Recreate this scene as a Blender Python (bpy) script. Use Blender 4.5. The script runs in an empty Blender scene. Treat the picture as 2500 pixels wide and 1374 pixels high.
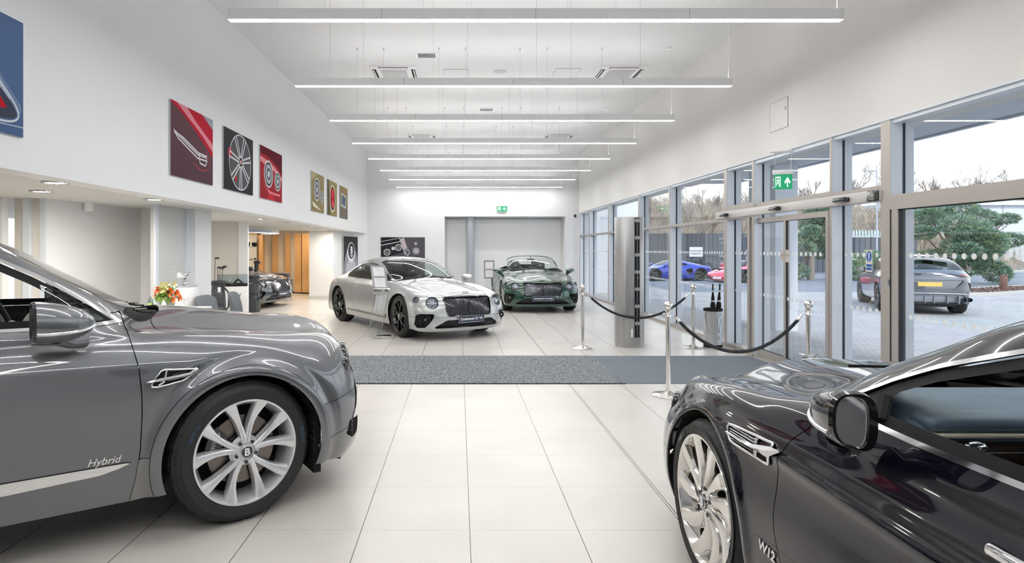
import bpy, math, random
import numpy as np
from mathutils import Vector, Matrix
random.seed(7)
SC = bpy.context.scene
COL = SC.collection
PI = math.pi
# ------------------------------------------------------------------ camera
FPX, VPX, VPY, EYE = 1460.0, 1120.5, 608.3, 1.553
cam_d = bpy.data.cameras.new('camera')
cam_d.sensor_width = 36.0
cam_d.lens = 36.0 * FPX / 2500
cam_d.shift_x = (1250 - VPX) / 2500
cam_d.shift_y = -(687 - VPY) / 2500
cam_d.clip_start = 0.05
cam_d.clip_end = 400
cam = bpy.data.objects.new('camera', cam_d)
cam.location = (0, 0, EYE)
cam.rotation_euler = (PI / 2, 0, 0)
COL.objects.link(cam)
SC.camera = cam
SC.view_settings.view_transform = 'Standard'
SC.view_settings.look = 'None'
SC.view_settings.gamma = 1
SC.view_settings.exposure = 0.5
SC.cycles.max_bounces = 8
SC.cycles.diffuse_bounces = 4
SC.cycles.glossy_bounces = 4
SC.cycles.transparent_max_bounces = 20
SC.cycles.adaptive_threshold = 0.04
SC.cycles.caustics_reflective = False
SC.cycles.caustics_refractive = False
SC.cycles.sample_clamp_indirect = 6
# ------------------------------------------------------------------ sky
world = bpy.data.worlds.new('overcast_sky')
SC.world = world
world.use_nodes = True
_nt = world.node_tree
_bg = _nt.nodes['Background']
_tc = _nt.nodes.new('ShaderNodeTexCoord')
_sp = _nt.nodes.new('ShaderNodeSeparateXYZ')
_rp = _nt.nodes.new('ShaderNodeValToRGB')
_rp.color_ramp.elements[0].position = 0.45
_rp.color_ramp.elements[0].color = (0.42, 0.43, 0.44, 1)
_rp.color_ramp.elements[1].position = 0.55
_rp.color_ramp.elements[1].color = (0.98, 0.99, 1.0, 1)
_e = _rp.color_ramp.elements.new(1.0)
_e.color = (0.55, 0.72, 1.0, 1)
_mr = _nt.nodes.new('ShaderNodeMath'); _mr.operation = 'MULTIPLY_ADD'
_mr.inputs[1].default_value = 0.5; _mr.inputs[2].default_value = 0.5
_nt.links.new(_tc.outputs['Generated'], _sp.inputs[0])
_nt.links.new(_sp.outputs['Z'], _mr.inputs[0])
_nt.links.new(_mr.outputs[0], _rp.inputs[0])
_nt.links.new(_rp.outputs[0], _bg.inputs[0])
SKY_STRENGTH = 1.5
_bg.inputs[1].default_value = SKY_STRENGTH
sun_d = bpy.data.lights.new('sun', 'SUN')
sun_d.energy = 1.6
sun_d.angle = 0.12
sun_d.color = (1.0, 0.93, 0.84)
sun = bpy.data.objects.new('sun', sun_d)
sun.rotation_euler = (math.radians(48), math.radians(-8), math.radians(15))
COL.objects.link(sun)
ADDED_UP_EMIT = 14.0  # glowing strips added on top of the bars to brighten the ceiling
BAR_EMIT = 29.0          # light bars
SPOT_EMIT = 210.0         # recessed downlights

# ------------------------------------------------------------------ helpers
def lin(h):
    r = []
    for i in (0, 2, 4):
        c = int(h[i:i + 2], 16) / 255
        r.append(c / 12.92 if c <= 0.04045 else ((c + 0.055) / 1.055) ** 2.4)
    return r
def setin(b, name, v):
    if name in b.inputs: b.inputs[name].default_value = v
MATS = {}
def pm(name, color, rough=0.5, metal=0.0, coat=0.0, emit=None, es=0.0, bump=None, noise=None, spec=0.5, crough=0.03):
    """principled material; color hex (sRGB) or linear triple; noise=(scale, amount) colour variation, bump=(scale, strength)"""
    if name in MATS: return MATS[name]
    m = bpy.data.materials.new(name)
    m.use_nodes = True
    nt = m.node_tree
    b = nt.nodes['Principled BSDF']
    c = lin(color) if isinstance(color, str) else list(color)
    b.inputs['Base Color'].default_value = (*c, 1)
    b.inputs['Roughness'].default_value = rough
    b.inputs['Metallic'].default_value = metal
    setin(b, 'Coat Weight', coat); setin(b, 'Coat Roughness', crough)
    if coat >= 1 and max(c) > .02: setin(b, 'Coat IOR', 1.7)
    setin(b, 'Specular IOR Level', spec)
    if emit is not None:
        e = lin(emit) if isinstance(emit, str) else list(emit)
        b.inputs['Emission Color'].default_value = (*e, 1)
        b.inputs['Emission Strength'].default_value = es
        if es < 10: m.cycles.emission_sampling = 'NONE'
    if noise or bump:
        tc = nt.nodes.new('ShaderNodeTexCoord')
    if noise:
        n = nt.nodes.new('ShaderNodeTexNoise'); n.inputs['Scale'].default_value = noise[0]
        n.inputs['Detail'].default_value = 4
        nt.links.new(tc.outputs['Object'], n.inputs['Vector'])
        r = nt.nodes.new('ShaderNodeValToRGB')
        a = noise[1]
        r.color_ramp.elements[0].position = 0.3; r.color_ramp.elements[1].position = 0.7
        r.color_ramp.elements[0].color = (*[max(0, x * (1 - a)) for x in c], 1)
        r.color_ramp.elements[1].color = (*[min(1, x * (1 + a)) for x in c], 1)
        nt.links.new(n.outputs['Fac'], r.inputs[0])
        nt.links.new(r.outputs[0], b.inputs['Base Color'])
    if bump:
        n = nt.nodes.new('ShaderNodeTexNoise'); n.inputs['Scale'].default_value = bump[0]
        nt.links.new(tc.outputs['Object'], n.inputs['Vector'])
        bp = nt.nodes.new('ShaderNodeBump'); bp.inputs['Strength'].default_value = bump[1]
        bp.inputs['Distance'].default_value = 0.01
        nt.links.new(n.outputs['Fac'], bp.inputs['Height'])
        nt.links.new(bp.outputs[0], b.inputs['Normal'])
    MATS[name] = m
    return m
def glassmat(name, tint=(0.9, 0.95, 0.95), refl=1.0, rough=0.0):
    """thin clear sheet: tinted transparency plus fresnel reflection"""
    if name in MATS: return MATS[name]
    m = bpy.data.materials.new(name); m.use_nodes = True
    nt = m.node_tree; nt.nodes.clear()
    o = nt.nodes.new('ShaderNodeOutputMaterial')
    t = nt.nodes.new('ShaderNodeBsdfTransparent'); t.inputs[0].default_value = (*tint, 1)
    g = nt.nodes.new('ShaderNodeBsdfGlossy'); g.inputs['Roughness'].default_value = rough
    ge = nt.nodes.new('ShaderNodeNewGeometry')
    f = nt.nodes.new('ShaderNodeVectorMath'); f.operation = 'DOT_PRODUCT'
    nt.links.new(ge.outputs['Incoming'], f.inputs[0]); nt.links.new(ge.outputs['Normal'], f.inputs[1])
    def mth(op, a, v=None, w=None):
        q = nt.nodes.new('ShaderNodeMath'); q.operation = op; q.use_clamp = op == 'MULTIPLY_ADD'
        if op == 'SUBTRACT': q.inputs[0].default_value = 1.0; nt.links.new(a, q.inputs[1])
        else:
            nt.links.new(a, q.inputs[0])
            if v is not None: q.inputs[1].default_value = v
            if w is not None: q.inputs[2].default_value = w
        return q
    a1 = mth('ABSOLUTE', f.outputs['Value']); a2 = mth('SUBTRACT', a1.outputs[0]); a3 = mth('POWER', a2.outputs[0], 5.0)
    mu = mth('MULTIPLY_ADD', a3.outputs[0], .96 * refl, .04 * refl)
    mx = nt.nodes.new('ShaderNodeMixShader')
    nt.links.new(mu.outputs[0], mx.inputs[0])
    nt.links.new(t.outputs[0], mx.inputs[1]); nt.links.new(g.outputs[0], mx.inputs[2])
    nt.links.new(mx.outputs[0], o.inputs[0])
    MATS[name] = m
    return m

def tag(o, label=None, cat=None, group=None, kind=None):
    if label: o['label'] = label
    if cat: o['category'] = cat
    if group: o['group'] = group
    if kind: o['kind'] = kind
    return o
def thing(name, label, cat, loc=(0, 0, 0), rz=0.0, group=None):
    o = bpy.data.objects.new(name, None)
    o.empty_display_size = 0.1
    o.location = loc; o.rotation_euler = (0, 0, rz)
    COL.objects.link(o)
    return tag(o, label, cat, group)
def copy_tree(o, parent=None):
    c = o.copy(); COL.objects.link(c); c.parent = parent
    for ch in list(o.children):
        copy_tree(ch, c)
    return c

class MB:
    """collects geometry for one mesh object"""
    def __init__(s):
        s.v = []; s.f = []; s.m = []; s.mats = []; s.n = None
    def mi(s, mat):
        if mat not in s.mats: s.mats.append(mat)
        return s.mats.index(mat)
    def add(s, vs, fs, mat):
        k = len(s.v); i = s.mi(mat)
        s.v += [tuple(map(float, v)) for v in vs]
        s.f += [tuple(k + a for a in f) for f in fs]
        s.m += [i] * len(fs)
        return s
    def box(s, a, b, mat):
        (x0, y0, z0), (x1, y1, z1) = a, b
        x0, x1 = min(x0, x1), max(x0, x1); y0, y1 = min(y0, y1), max(y0, y1); z0, z1 = min(z0, z1), max(z0, z1)
        vs = [(x0, y0, z0), (x1, y0, z0), (x1, y1, z0), (x0, y1, z0), (x0, y0, z1), (x1, y0, z1), (x1, y1, z1), (x0, y1, z1)]
        return s.add(vs, [(0, 3, 2, 1), (4, 5, 6, 7), (0, 1, 5, 4), (1, 2, 6, 5), (2, 3, 7, 6), (3, 0, 4, 7)], mat)
    def quad(s, a, b, c, d, mat):
        return s.add([a, b, c, d], [(0, 1, 2, 3)], mat)
    def rbox(s, c, size, r, mat, n=4, rot=None):
        """rounded box"""
        hx, hy, hz = [q / 2 for q in size]
        r = min(r, hx, hy, hz)
        nu, nv = 4 * n, 2 * n
        vs = []
        for j in range(nv + 1):
            th = PI * j / nv
            jj = 1 if j > nv / 2 else -1
            for i in range(nu):
                ph = 2 * PI * (i + 0.5) / nu
                nx, ny, nz = math.sin(th) * math.cos(ph), math.sin(th) * math.sin(ph), math.cos(th)
                sx = 1 if nx > 0 else -1; sy = 1 if ny > 0 else -1
                sz = 1 if j < nv / 2 else -1
                if j == nv // 2:
                    vs.append((sx * (hx - r) + r * nx, sy * (hy - r) + r * ny, (hz - r)))
                else:
                    vs.append((sx * (hx - r) + r * nx, sy * (hy - r) + r * ny, sz * (hz - r) + r * nz))
            if j == nv // 2:
                for i in range(nu):
                    x, y, z = vs[-nu]
                    vs.append((x, y, -z))
        rows = len(vs) // nu
        fs = []
        for j in range(rows - 1):
            for i in range(nu):
                a = j * nu + i; b = j * nu + (i + 1) % nu
                fs.append((a, a + nu, b + nu, b))
        fs.append(tuple(range(nu)))
        fs.append(tuple(reversed(range((rows - 1) * nu, rows * nu))))
        R = rot if rot is not None else Matrix.Identity(3)
        vs = [tuple(R @ Vector(v) + Vector(c)) for v in vs]
        return s.add(vs, fs, mat)
    def tube(s, path, r, mat, seg=8, caps=True, closed=False):
        """tube along path; r number or list"""
        P = [Vector(p) for p in path]
        n = len(P)
        rs = r if isinstance(r, (list, tuple)) else [r] * n
        vs = []; up = None
        for i, p in enumerate(P):
            if closed: d = P[(i + 1) % n] - P[i - 1]
            else: d = P[min(i + 1, n - 1)] - P[max(i - 1, 0)]
            if d.length < 1e-9: d = Vector((0, 0, 1))
            d.normalize()
            if up is None:
                up = Vector((0, 0, 1)) if abs(d.z) < 0.9 else Vector((1, 0, 0))
            a = d.cross(up)
            if a.length < 1e-6: a = d.cross(Vector((0, 1, 0)))
            a.normalize(); b = a.cross(d).normalized(); up = b
            for k in range(seg):
                t = 2 * PI * k / seg
                vs.append(p + (a * math.cos(t) + b * math.sin(t)) * rs[i])
        fs = []
        m = n if closed else n - 1
        for i in range(m):
            for k in range(seg):
                q = (i + 1) % n
                fs.append((i * seg + k, i * seg + (k + 1) % seg, q * seg + (k + 1) % seg, q * seg + k))
        if caps and not closed:
            fs.append(tuple(reversed(range(seg)))); fs.append(tuple(range((n - 1) * seg, n * seg)))
        return s.add(vs, fs, mat)
    def cyl(s, a, b, r, mat, seg=20, r2=None):
        return s.tube([a, b], [r, r if r2 is None else r2], mat, seg)
    def lathe(s, prof, mat, seg=32, c=(0, 0, 0), axis='z', arc=None):
        """prof: list (radius, height)"""
        vs = []
        for (r, h) in prof:
            for k in range(seg):
                t = 2 * PI * k / seg
                x, y = r * math.cos(t), r * math.sin(t)
                if axis == 'z': p = (c[0] + x, c[1] + y, c[2] + h)
                elif axis == 'y': p = (c[0] + x, c[1] + h, c[2] + y)
                else: p = (c[0] + h, c[1] + x, c[2] + y)
                vs.append(p)
        fs = []
        for i in range(len(prof) - 1):
            for k in range(seg):
                q = (k + 1) % seg
                f = (i * seg + k, i * seg + q, (i + 1) * seg + q, (i + 1) * seg + k)
                fs.append(f if axis != 'y' else tuple(reversed(f)))
        return s.add(vs, fs, mat)
    def prism(s, pts, vec, mat):
        """polygon (3d pts) extruded by vec"""
        n = len(pts); v = Vector(vec)
        vs = [Vector(p) for p in pts] + [Vector(p) + v for p in pts]
        fs = [tuple(reversed(range(n))), tuple(range(n, 2 * n))] + [(i, (i + 1) % n, n + (i + 1) % n, n + i) for i in range(n)]
        return s.add(vs, fs, mat)
    def ball(s, c, r, mat, seg=16, sc=(1, 1, 1)):
        prof = []
        n = seg // 2
        vs = []; fs = []
        for j in range(n + 1):
            th = PI * j / n
            for i in range(seg):
                ph = 2 * PI * i / seg
                vs.append((c[0] + r * sc[0] * math.sin(th) * math.cos(ph), c[1] + r * sc[1] * math.sin(th) * math.sin(ph), c[2] + r * sc[2] * math.cos(th)))
        for j in range(n):
            for i in range(seg):
                q = (i + 1) % seg
                fs.append((j * seg + i, (j + 1) * seg + i, (j + 1) * seg + q, j * seg + q))
        return s.add(vs, fs, mat)
    def xform(s, fn, start=0):
        s.v = s.v[:start] + [tuple(fn(v)) for v in s.v[start:]]
        return s
    def text(s, body, size, mat, fn, depth=0.002, shear=0.0, bold=0.0, align='CENTER'):
        """text outlines; fn maps (x, y, z) of flat text (z = thickness) to 3d"""
        vs, fs = text_mesh(body, size, depth, shear, bold, align)
        return s.add([fn(*v) for v in vs], fs, mat)
    def build(s, name, parent=None, smooth=40, loc=None):
        me = bpy.data.meshes.new(name)
        me.from_pydata(s.v, [], s.f)
        for m in s.mats: me.materials.append(m)
        me.polygons.foreach_set('material_index', s.m)
        if smooth:
            me.polygons.foreach_set('use_smooth', [True] * len(s.f))
            me.update()
            me.set_sharp_from_angle(angle=math.radians(smooth))
        me.update()
        o = bpy.data.objects.new(name, me)
        COL.objects.link(o)
        if parent is not None: o.parent = parent
        if loc: o.location = loc
        return o
_TC = {}
def text_mesh(body, size, depth, shear, bold, align):
    key = (body, size, depth, shear, bold, align)
    if key in _TC: return _TC[key]
    cu = bpy.data.curves.new('t', 'FONT')
    cu.body = body; cu.size = size; cu.extrude = depth / 2; cu.shear = shear; cu.offset = bold
    cu.align_x = align; cu.align_y = 'CENTER'; cu.resolution_u = 3
    o = bpy.data.objects.new('t', cu)
    COL.objects.link(o)
    me = bpy.data.meshes.new_from_object(o.evaluated_get(bpy.context.evaluated_depsgraph_get()))
    vs = [tuple(v.co) for v in me.vertices]; fs = [tuple(p.vertices) for p in me.polygons]
    bpy.data.objects.remove(o); bpy.data.curves.remove(cu); bpy.data.meshes.remove(me)
    _TC[key] = (vs, fs)
    return vs, fs
def struct(o):
    o['kind'] = 'structure'
    return o
# pixel helpers (photo is 2500 x 1374)
def at(px, py, Y): return Vector(((px - VPX) * Y / FPX, Y, EYE - (py - VPY) * Y / FPX))
def onfloor(px, py, z=0.0):
    Y = (EYE - z) * FPX / (py - VPY)
    return Vector(((px - VPX) * Y / FPX, Y, z))
# ------------------------------------------------------------------ car surface tools
def bs_matrix(n, sub, sym_end=False):
    """uniform cubic B-spline evaluation matrix and its derivative with linear-extrapolated ends"""
    N = (n - 1) * sub + 1
    A = np.zeros((N, n + 2)); D = np.zeros((N, n + 2))
    for k in range(N):
        i = min(k // sub, n - 2); t = (k - i * sub) / sub
        w = [(1 - t) ** 3 / 6, (3 * t ** 3 - 6 * t ** 2 + 4) / 6, (-3 * t ** 3 + 3 * t ** 2 + 3 * t + 1) / 6, t ** 3 / 6]
        for j in range(4): A[k, i + j] += w[j]
    return A
def refine(C, sr, sc, it=2):
    """C (R, K, 3) control net; last column is the centre line (y = 0, mirrored ghost)"""
    R, K, _ = C.shape
    Ar, Ac = bs_matrix(R, sr), bs_matrix(K, sc)
    def pad(P):
        Q = np.zeros((R + 2, K + 2, 3))
        Q[1:-1, 1:-1] = P
        Q[0, 1:-1] = 2 * P[0] - P[1]; Q[-1, 1:-1] = 2 * P[-1] - P[-2]
        Q[:, 0] = 2 * Q[:, 1] - Q[:, 2]
        Q[:, -1] = Q[:, -3] * np.array([1, -1, 1])
        return Q
    P = C.copy()
    for _ in range(it):
        Q = pad(P)
        S = np.einsum('ai,ijc,bj->abc', Ar, Q, Ac)[::sr, ::sc]
        P = P + 0.8 * (C - S)
        P[:, -1, 1] = 0
    S = np.einsum('ai,ijc,bj->abc', Ar, pad(P), Ac)
    S[:, -1, 1] = 0
    return S
def grid_normals(S):
    du = np.gradient(S, axis=0); dv = np.gradient(S, axis=1)
    dv[:, -1] = (S[:, -1] - S[:, -2]); dv[:, -1, 0] = 0; dv[:, -1, 2] = 0
    n = np.cross(du, dv)
    l = np.linalg.norm(n, axis=2, keepdims=True); l[l < 1e-12] = 1
    return n / l
class Patch:
    def __init__(s, V, U, N, F):
        s.V, s.U, s.N, s.F = V, U, N, F
    @staticmethod
    def grid(S, sr, sc):
        a, b, _ = S.shape
        N = grid_normals(S)
        # orient outward (positive y on the side)
        if N[a // 2, b // 3, 1] < 0: N = -N; flip = True
        else: flip = False
        N[:, -1, 1] = 0
        uu, vv = np.meshgrid(np.arange(a) / sr, np.arange(b) / sc, indexing='ij')
        F = []
        for i in range(a - 1):
            for j in range(b - 1):
                f = (i * b + j, (i + 1) * b + j, (i + 1) * b + j + 1, i * b + j + 1)
                F.append(tuple(reversed(f)) if flip else f)
        return Patch(S.reshape(-1, 3), np.stack([uu.ravel(), vv.ravel()], 1), N.reshape(-1, 3), F)
    def split(s, fn, gap=0.0):
        """returns (inside where fn < -gap/2, outside where fn > gap/2)"""
        d = fn(s.V[:, 0], s.V[:, 1], s.V[:, 2], s.U[:, 0], s.U[:, 1])
        if gap == 0: return s.clip(-d), s.clip(d)
        return s.clip(-d - gap / 2), s.clip(d - gap / 2)
    def clip(s, d):
        d = np.where(np.abs(d) < 1e-7, 1e-7, d)
        pos = d > 0
        newV, newU, newN = [], [], []
        base = len(s.V); cut = {}
        def cp(a, b):
            k = (a, b) if a < b else (b, a)
            if k in cut: return cut[k]
            t = d[a] / (d[a] - d[b])
            newV.append(s.V[a] * (1 - t) + s.V[b] * t); newU.append(s.U[a] * (1 - t) + s.U[b] * t)
            newN.append(s.N[a] * (1 - t) + s.N[b] * t)
            cut[k] = base + len(newV) - 1
            return cut[k]
        F = []
        for f in s.F:
            c = sum(1 for a in f if pos[a])
            if c == len(f): F.append(f)
            elif c:
                g = []
                for i, a in enumerate(f):
                    b = f[(i + 1) % len(f)]
                    if pos[a]: g.append(a)
                    if pos[a] != pos[b]: g.append(cp(a, b))
                if len(g) >= 3: F.append(tuple(g))
        V = np.vstack([s.V] + ([np.array(newV)] if newV else []))
        U = np.vstack([s.U] + ([np.array(newU)] if newU else []))
        N = np.vstack([s.N] + ([np.array(newN)] if newN else []))
        used = sorted({a for f in F for a in f})
        if not used: return Patch(V[:0], U[:0], N[:0], [])
        mp = {a: i for i, a in enumerate(used)}
        return Patch(V[used], U[used], N[used], [tuple(mp[a] for a in f) for f in F])
    def offset(s, d):
        return Patch(s.V + s.N * d, s.U, s.N, s.F)
    def mirror(s):
        k = np.array([1, -1, 1])
        return Patch(s.V * k, s.U, s.N * k, [tuple(reversed(f)) for f in s.F])
    def both(s):
        """weld with the mirrored half"""
        m = s.mirror(); n = len(s.V)
        on = np.abs(s.V[:, 1]) < 1e-6
        mp = [i if on[i] else n + i for i in range(n)]
        return Patch(np.vstack([s.V, m.V]), np.vstack([s.U, m.U]), np.vstack([s.N, m.N]), s.F + [tuple(mp[a] for a in f) for f in m.F])
    def to_obj(s, name, mat, parent, rim=0.0, rim_mat=None, thick=False):
        V = [tuple(v) for v in s.V]; N = [tuple(v) for v in s.N]; F = list(s.F); mi = [0] * len(F)
        if rim:
            E = {}
            for f in s.F:
                for i, a in enumerate(f):
                    b = f[(i + 1) % len(f)]
                    if (b, a) in E: E.pop((b, a))
                    else: E[(a, b)] = 1
            for (a, b) in E:
                if abs(s.V[a][1]) < 1e-5 and abs(s.V[b][1]) < 1e-5: continue
                pa, pb = s.V[a], s.V[b]; na, nb = s.N[a], s.N[b]
                qa, qb = pa - na * rim, pb - nb * rim
                fn = np.cross(qa - pa, pb - pa)
                l = np.linalg.norm(fn)
                if l < 1e-12: continue
                fn = fn / l
                k = len(V)
                V += [tuple(pa), tuple(qa), tuple(qb), tuple(pb)]
                N += [tuple(fn)] * 4
                F.append((k, k + 1, k + 2, k + 3)); mi.append(1 if rim_mat else 0)
        me = bpy.data.meshes.new(name)
        me.from_pydata(V, [], F)
        me.materials.append(mat)
        if rim_mat: me.materials.append(rim_mat)
        me.polygons.foreach_set('material_index', mi)
        me.polygons.foreach_set('use_smooth', [True] * len(F))
        me.update()
        me.normals_split_custom_set_from_vertices(N)
        o = bpy.data.objects.new(name, me)
        COL.objects.link(o); o.parent = parent
        return o
def sd_poly(pts, x, y, r=0.0):
    """signed distance to polygon (negative inside), vectorised, rounded outward by r"""
    P = np.array(pts, float); n = len(P)
    d = np.full(x.shape, 1e9); s = np.ones(x.shape)
    for i in range(n):
        j = (i - 1) % n
        ex, ey = P[j] - P[i]
        wx, wy = x - P[i][0], y - P[i][1]
        t = np.clip((wx * ex + wy * ey) / (ex * ex + ey * ey + 1e-12), 0, 1)
        bx, by = wx - ex * t, wy - ey * t
        d = np.minimum(d, bx * bx + by * by)
        c1 = y >= P[i][1]; c2 = y < P[j][1]; c3 = ex * wy > ey * wx
        sw = (c1 & c2 & c3) | (~c1 & ~c2 & ~c3)
        s = np.where(sw, -s, s)
    return s * np.sqrt(d) - r
def smooth_poly(pts, n=3, closed=True):
    """Catmull-Rom through 2d points"""
    out = []; m = len(pts)
    rng = range(m) if closed else range(m - 1)
    for i in rng:
        if closed: p = [pts[(i + k) % m] for k in (-1, 0, 1, 2)]
        else: p = [pts[max(i - 1, 0)], pts[i], pts[i + 1], pts[min(i + 2, m - 1)]]
        for k in range(n):
            t = k / n
            out.append(tuple(0.5 * ((2 * p[1][c]) + (-p[0][c] + p[2][c]) * t + (2 * p[0][c] - 5 * p[1][c] + 4 * p[2][c] - p[3][c]) * t * t + (-p[0][c] + 3 * p[1][c] - 3 * p[2][c] + p[3][c]) * t ** 3) for c in range(len(pts[0]))))
    if not closed: out.append(tuple(pts[-1]))
    return out
class Look:
    """finds points on a car's own side or front surface"""
    def __init__(s, P):
        side = (P.N[:, 1] > 0.25) & (P.V[:, 1] > 0.45)
        s.sv, s.sn = P.V[side], P.N[side]
        fr = (P.N[:, 0] > 0.15) & (P.V[:, 0] > 0.1)
        s.fv, s.fn = P.V[fr], P.N[fr]
        re = (P.N[:, 0] < -0.15)
        s.rv, s.rn = P.V[re], P.N[re]
    def side(s, x, z, off=0.0, sg=1):
        d = (s.sv[:, 0] - x) ** 2 + (s.sv[:, 2] - z) ** 2
        k = np.argsort(d)[:5]; w = 1 / (d[k] + 1e-6); w /= w.sum()
        n = (s.sn[k] * w[:, None]).sum(0); n /= np.linalg.norm(n)
        y = 0
        for q, ww in zip(k, w):
            v, m = s.sv[q], s.sn[q]
            y += ww * (v[1] - (m[0] * (x - v[0]) + m[2] * (z - v[2])) / m[1])
        p = np.array([x, y, z]) + n * off
        return Vector((p[0], p[1] * sg, p[2])), Vector((n[0], n[1] * sg, n[2]))
    def front(s, y, z, off=0.0, rear=False):
        V, N = (s.rv, s.rn) if rear else (s.fv, s.fn)
        ya = abs(y); sg = 1 if y >= 0 else -1
        d = (V[:, 1] - ya) ** 2 + (V[:, 2] - z) ** 2
        k = np.argsort(d)[:5]; w = 1 / (d[k] + 1e-6); w /= w.sum()
        n = (N[k] * w[:, None]).sum(0); n /= np.linalg.norm(n)
        x = 0
        for q, ww in zip(k, w):
            v, m = V[q], N[q]
            x += ww * (v[0] - (m[1] * (ya - v[1]) + m[2] * (z - v[2])) / m[0])
        p = np.array([x, ya, z]) + n * off
        return Vector((p[0], p[1] * sg, p[2])), Vector((n[0], n[1] * sg, n[2]))

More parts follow.
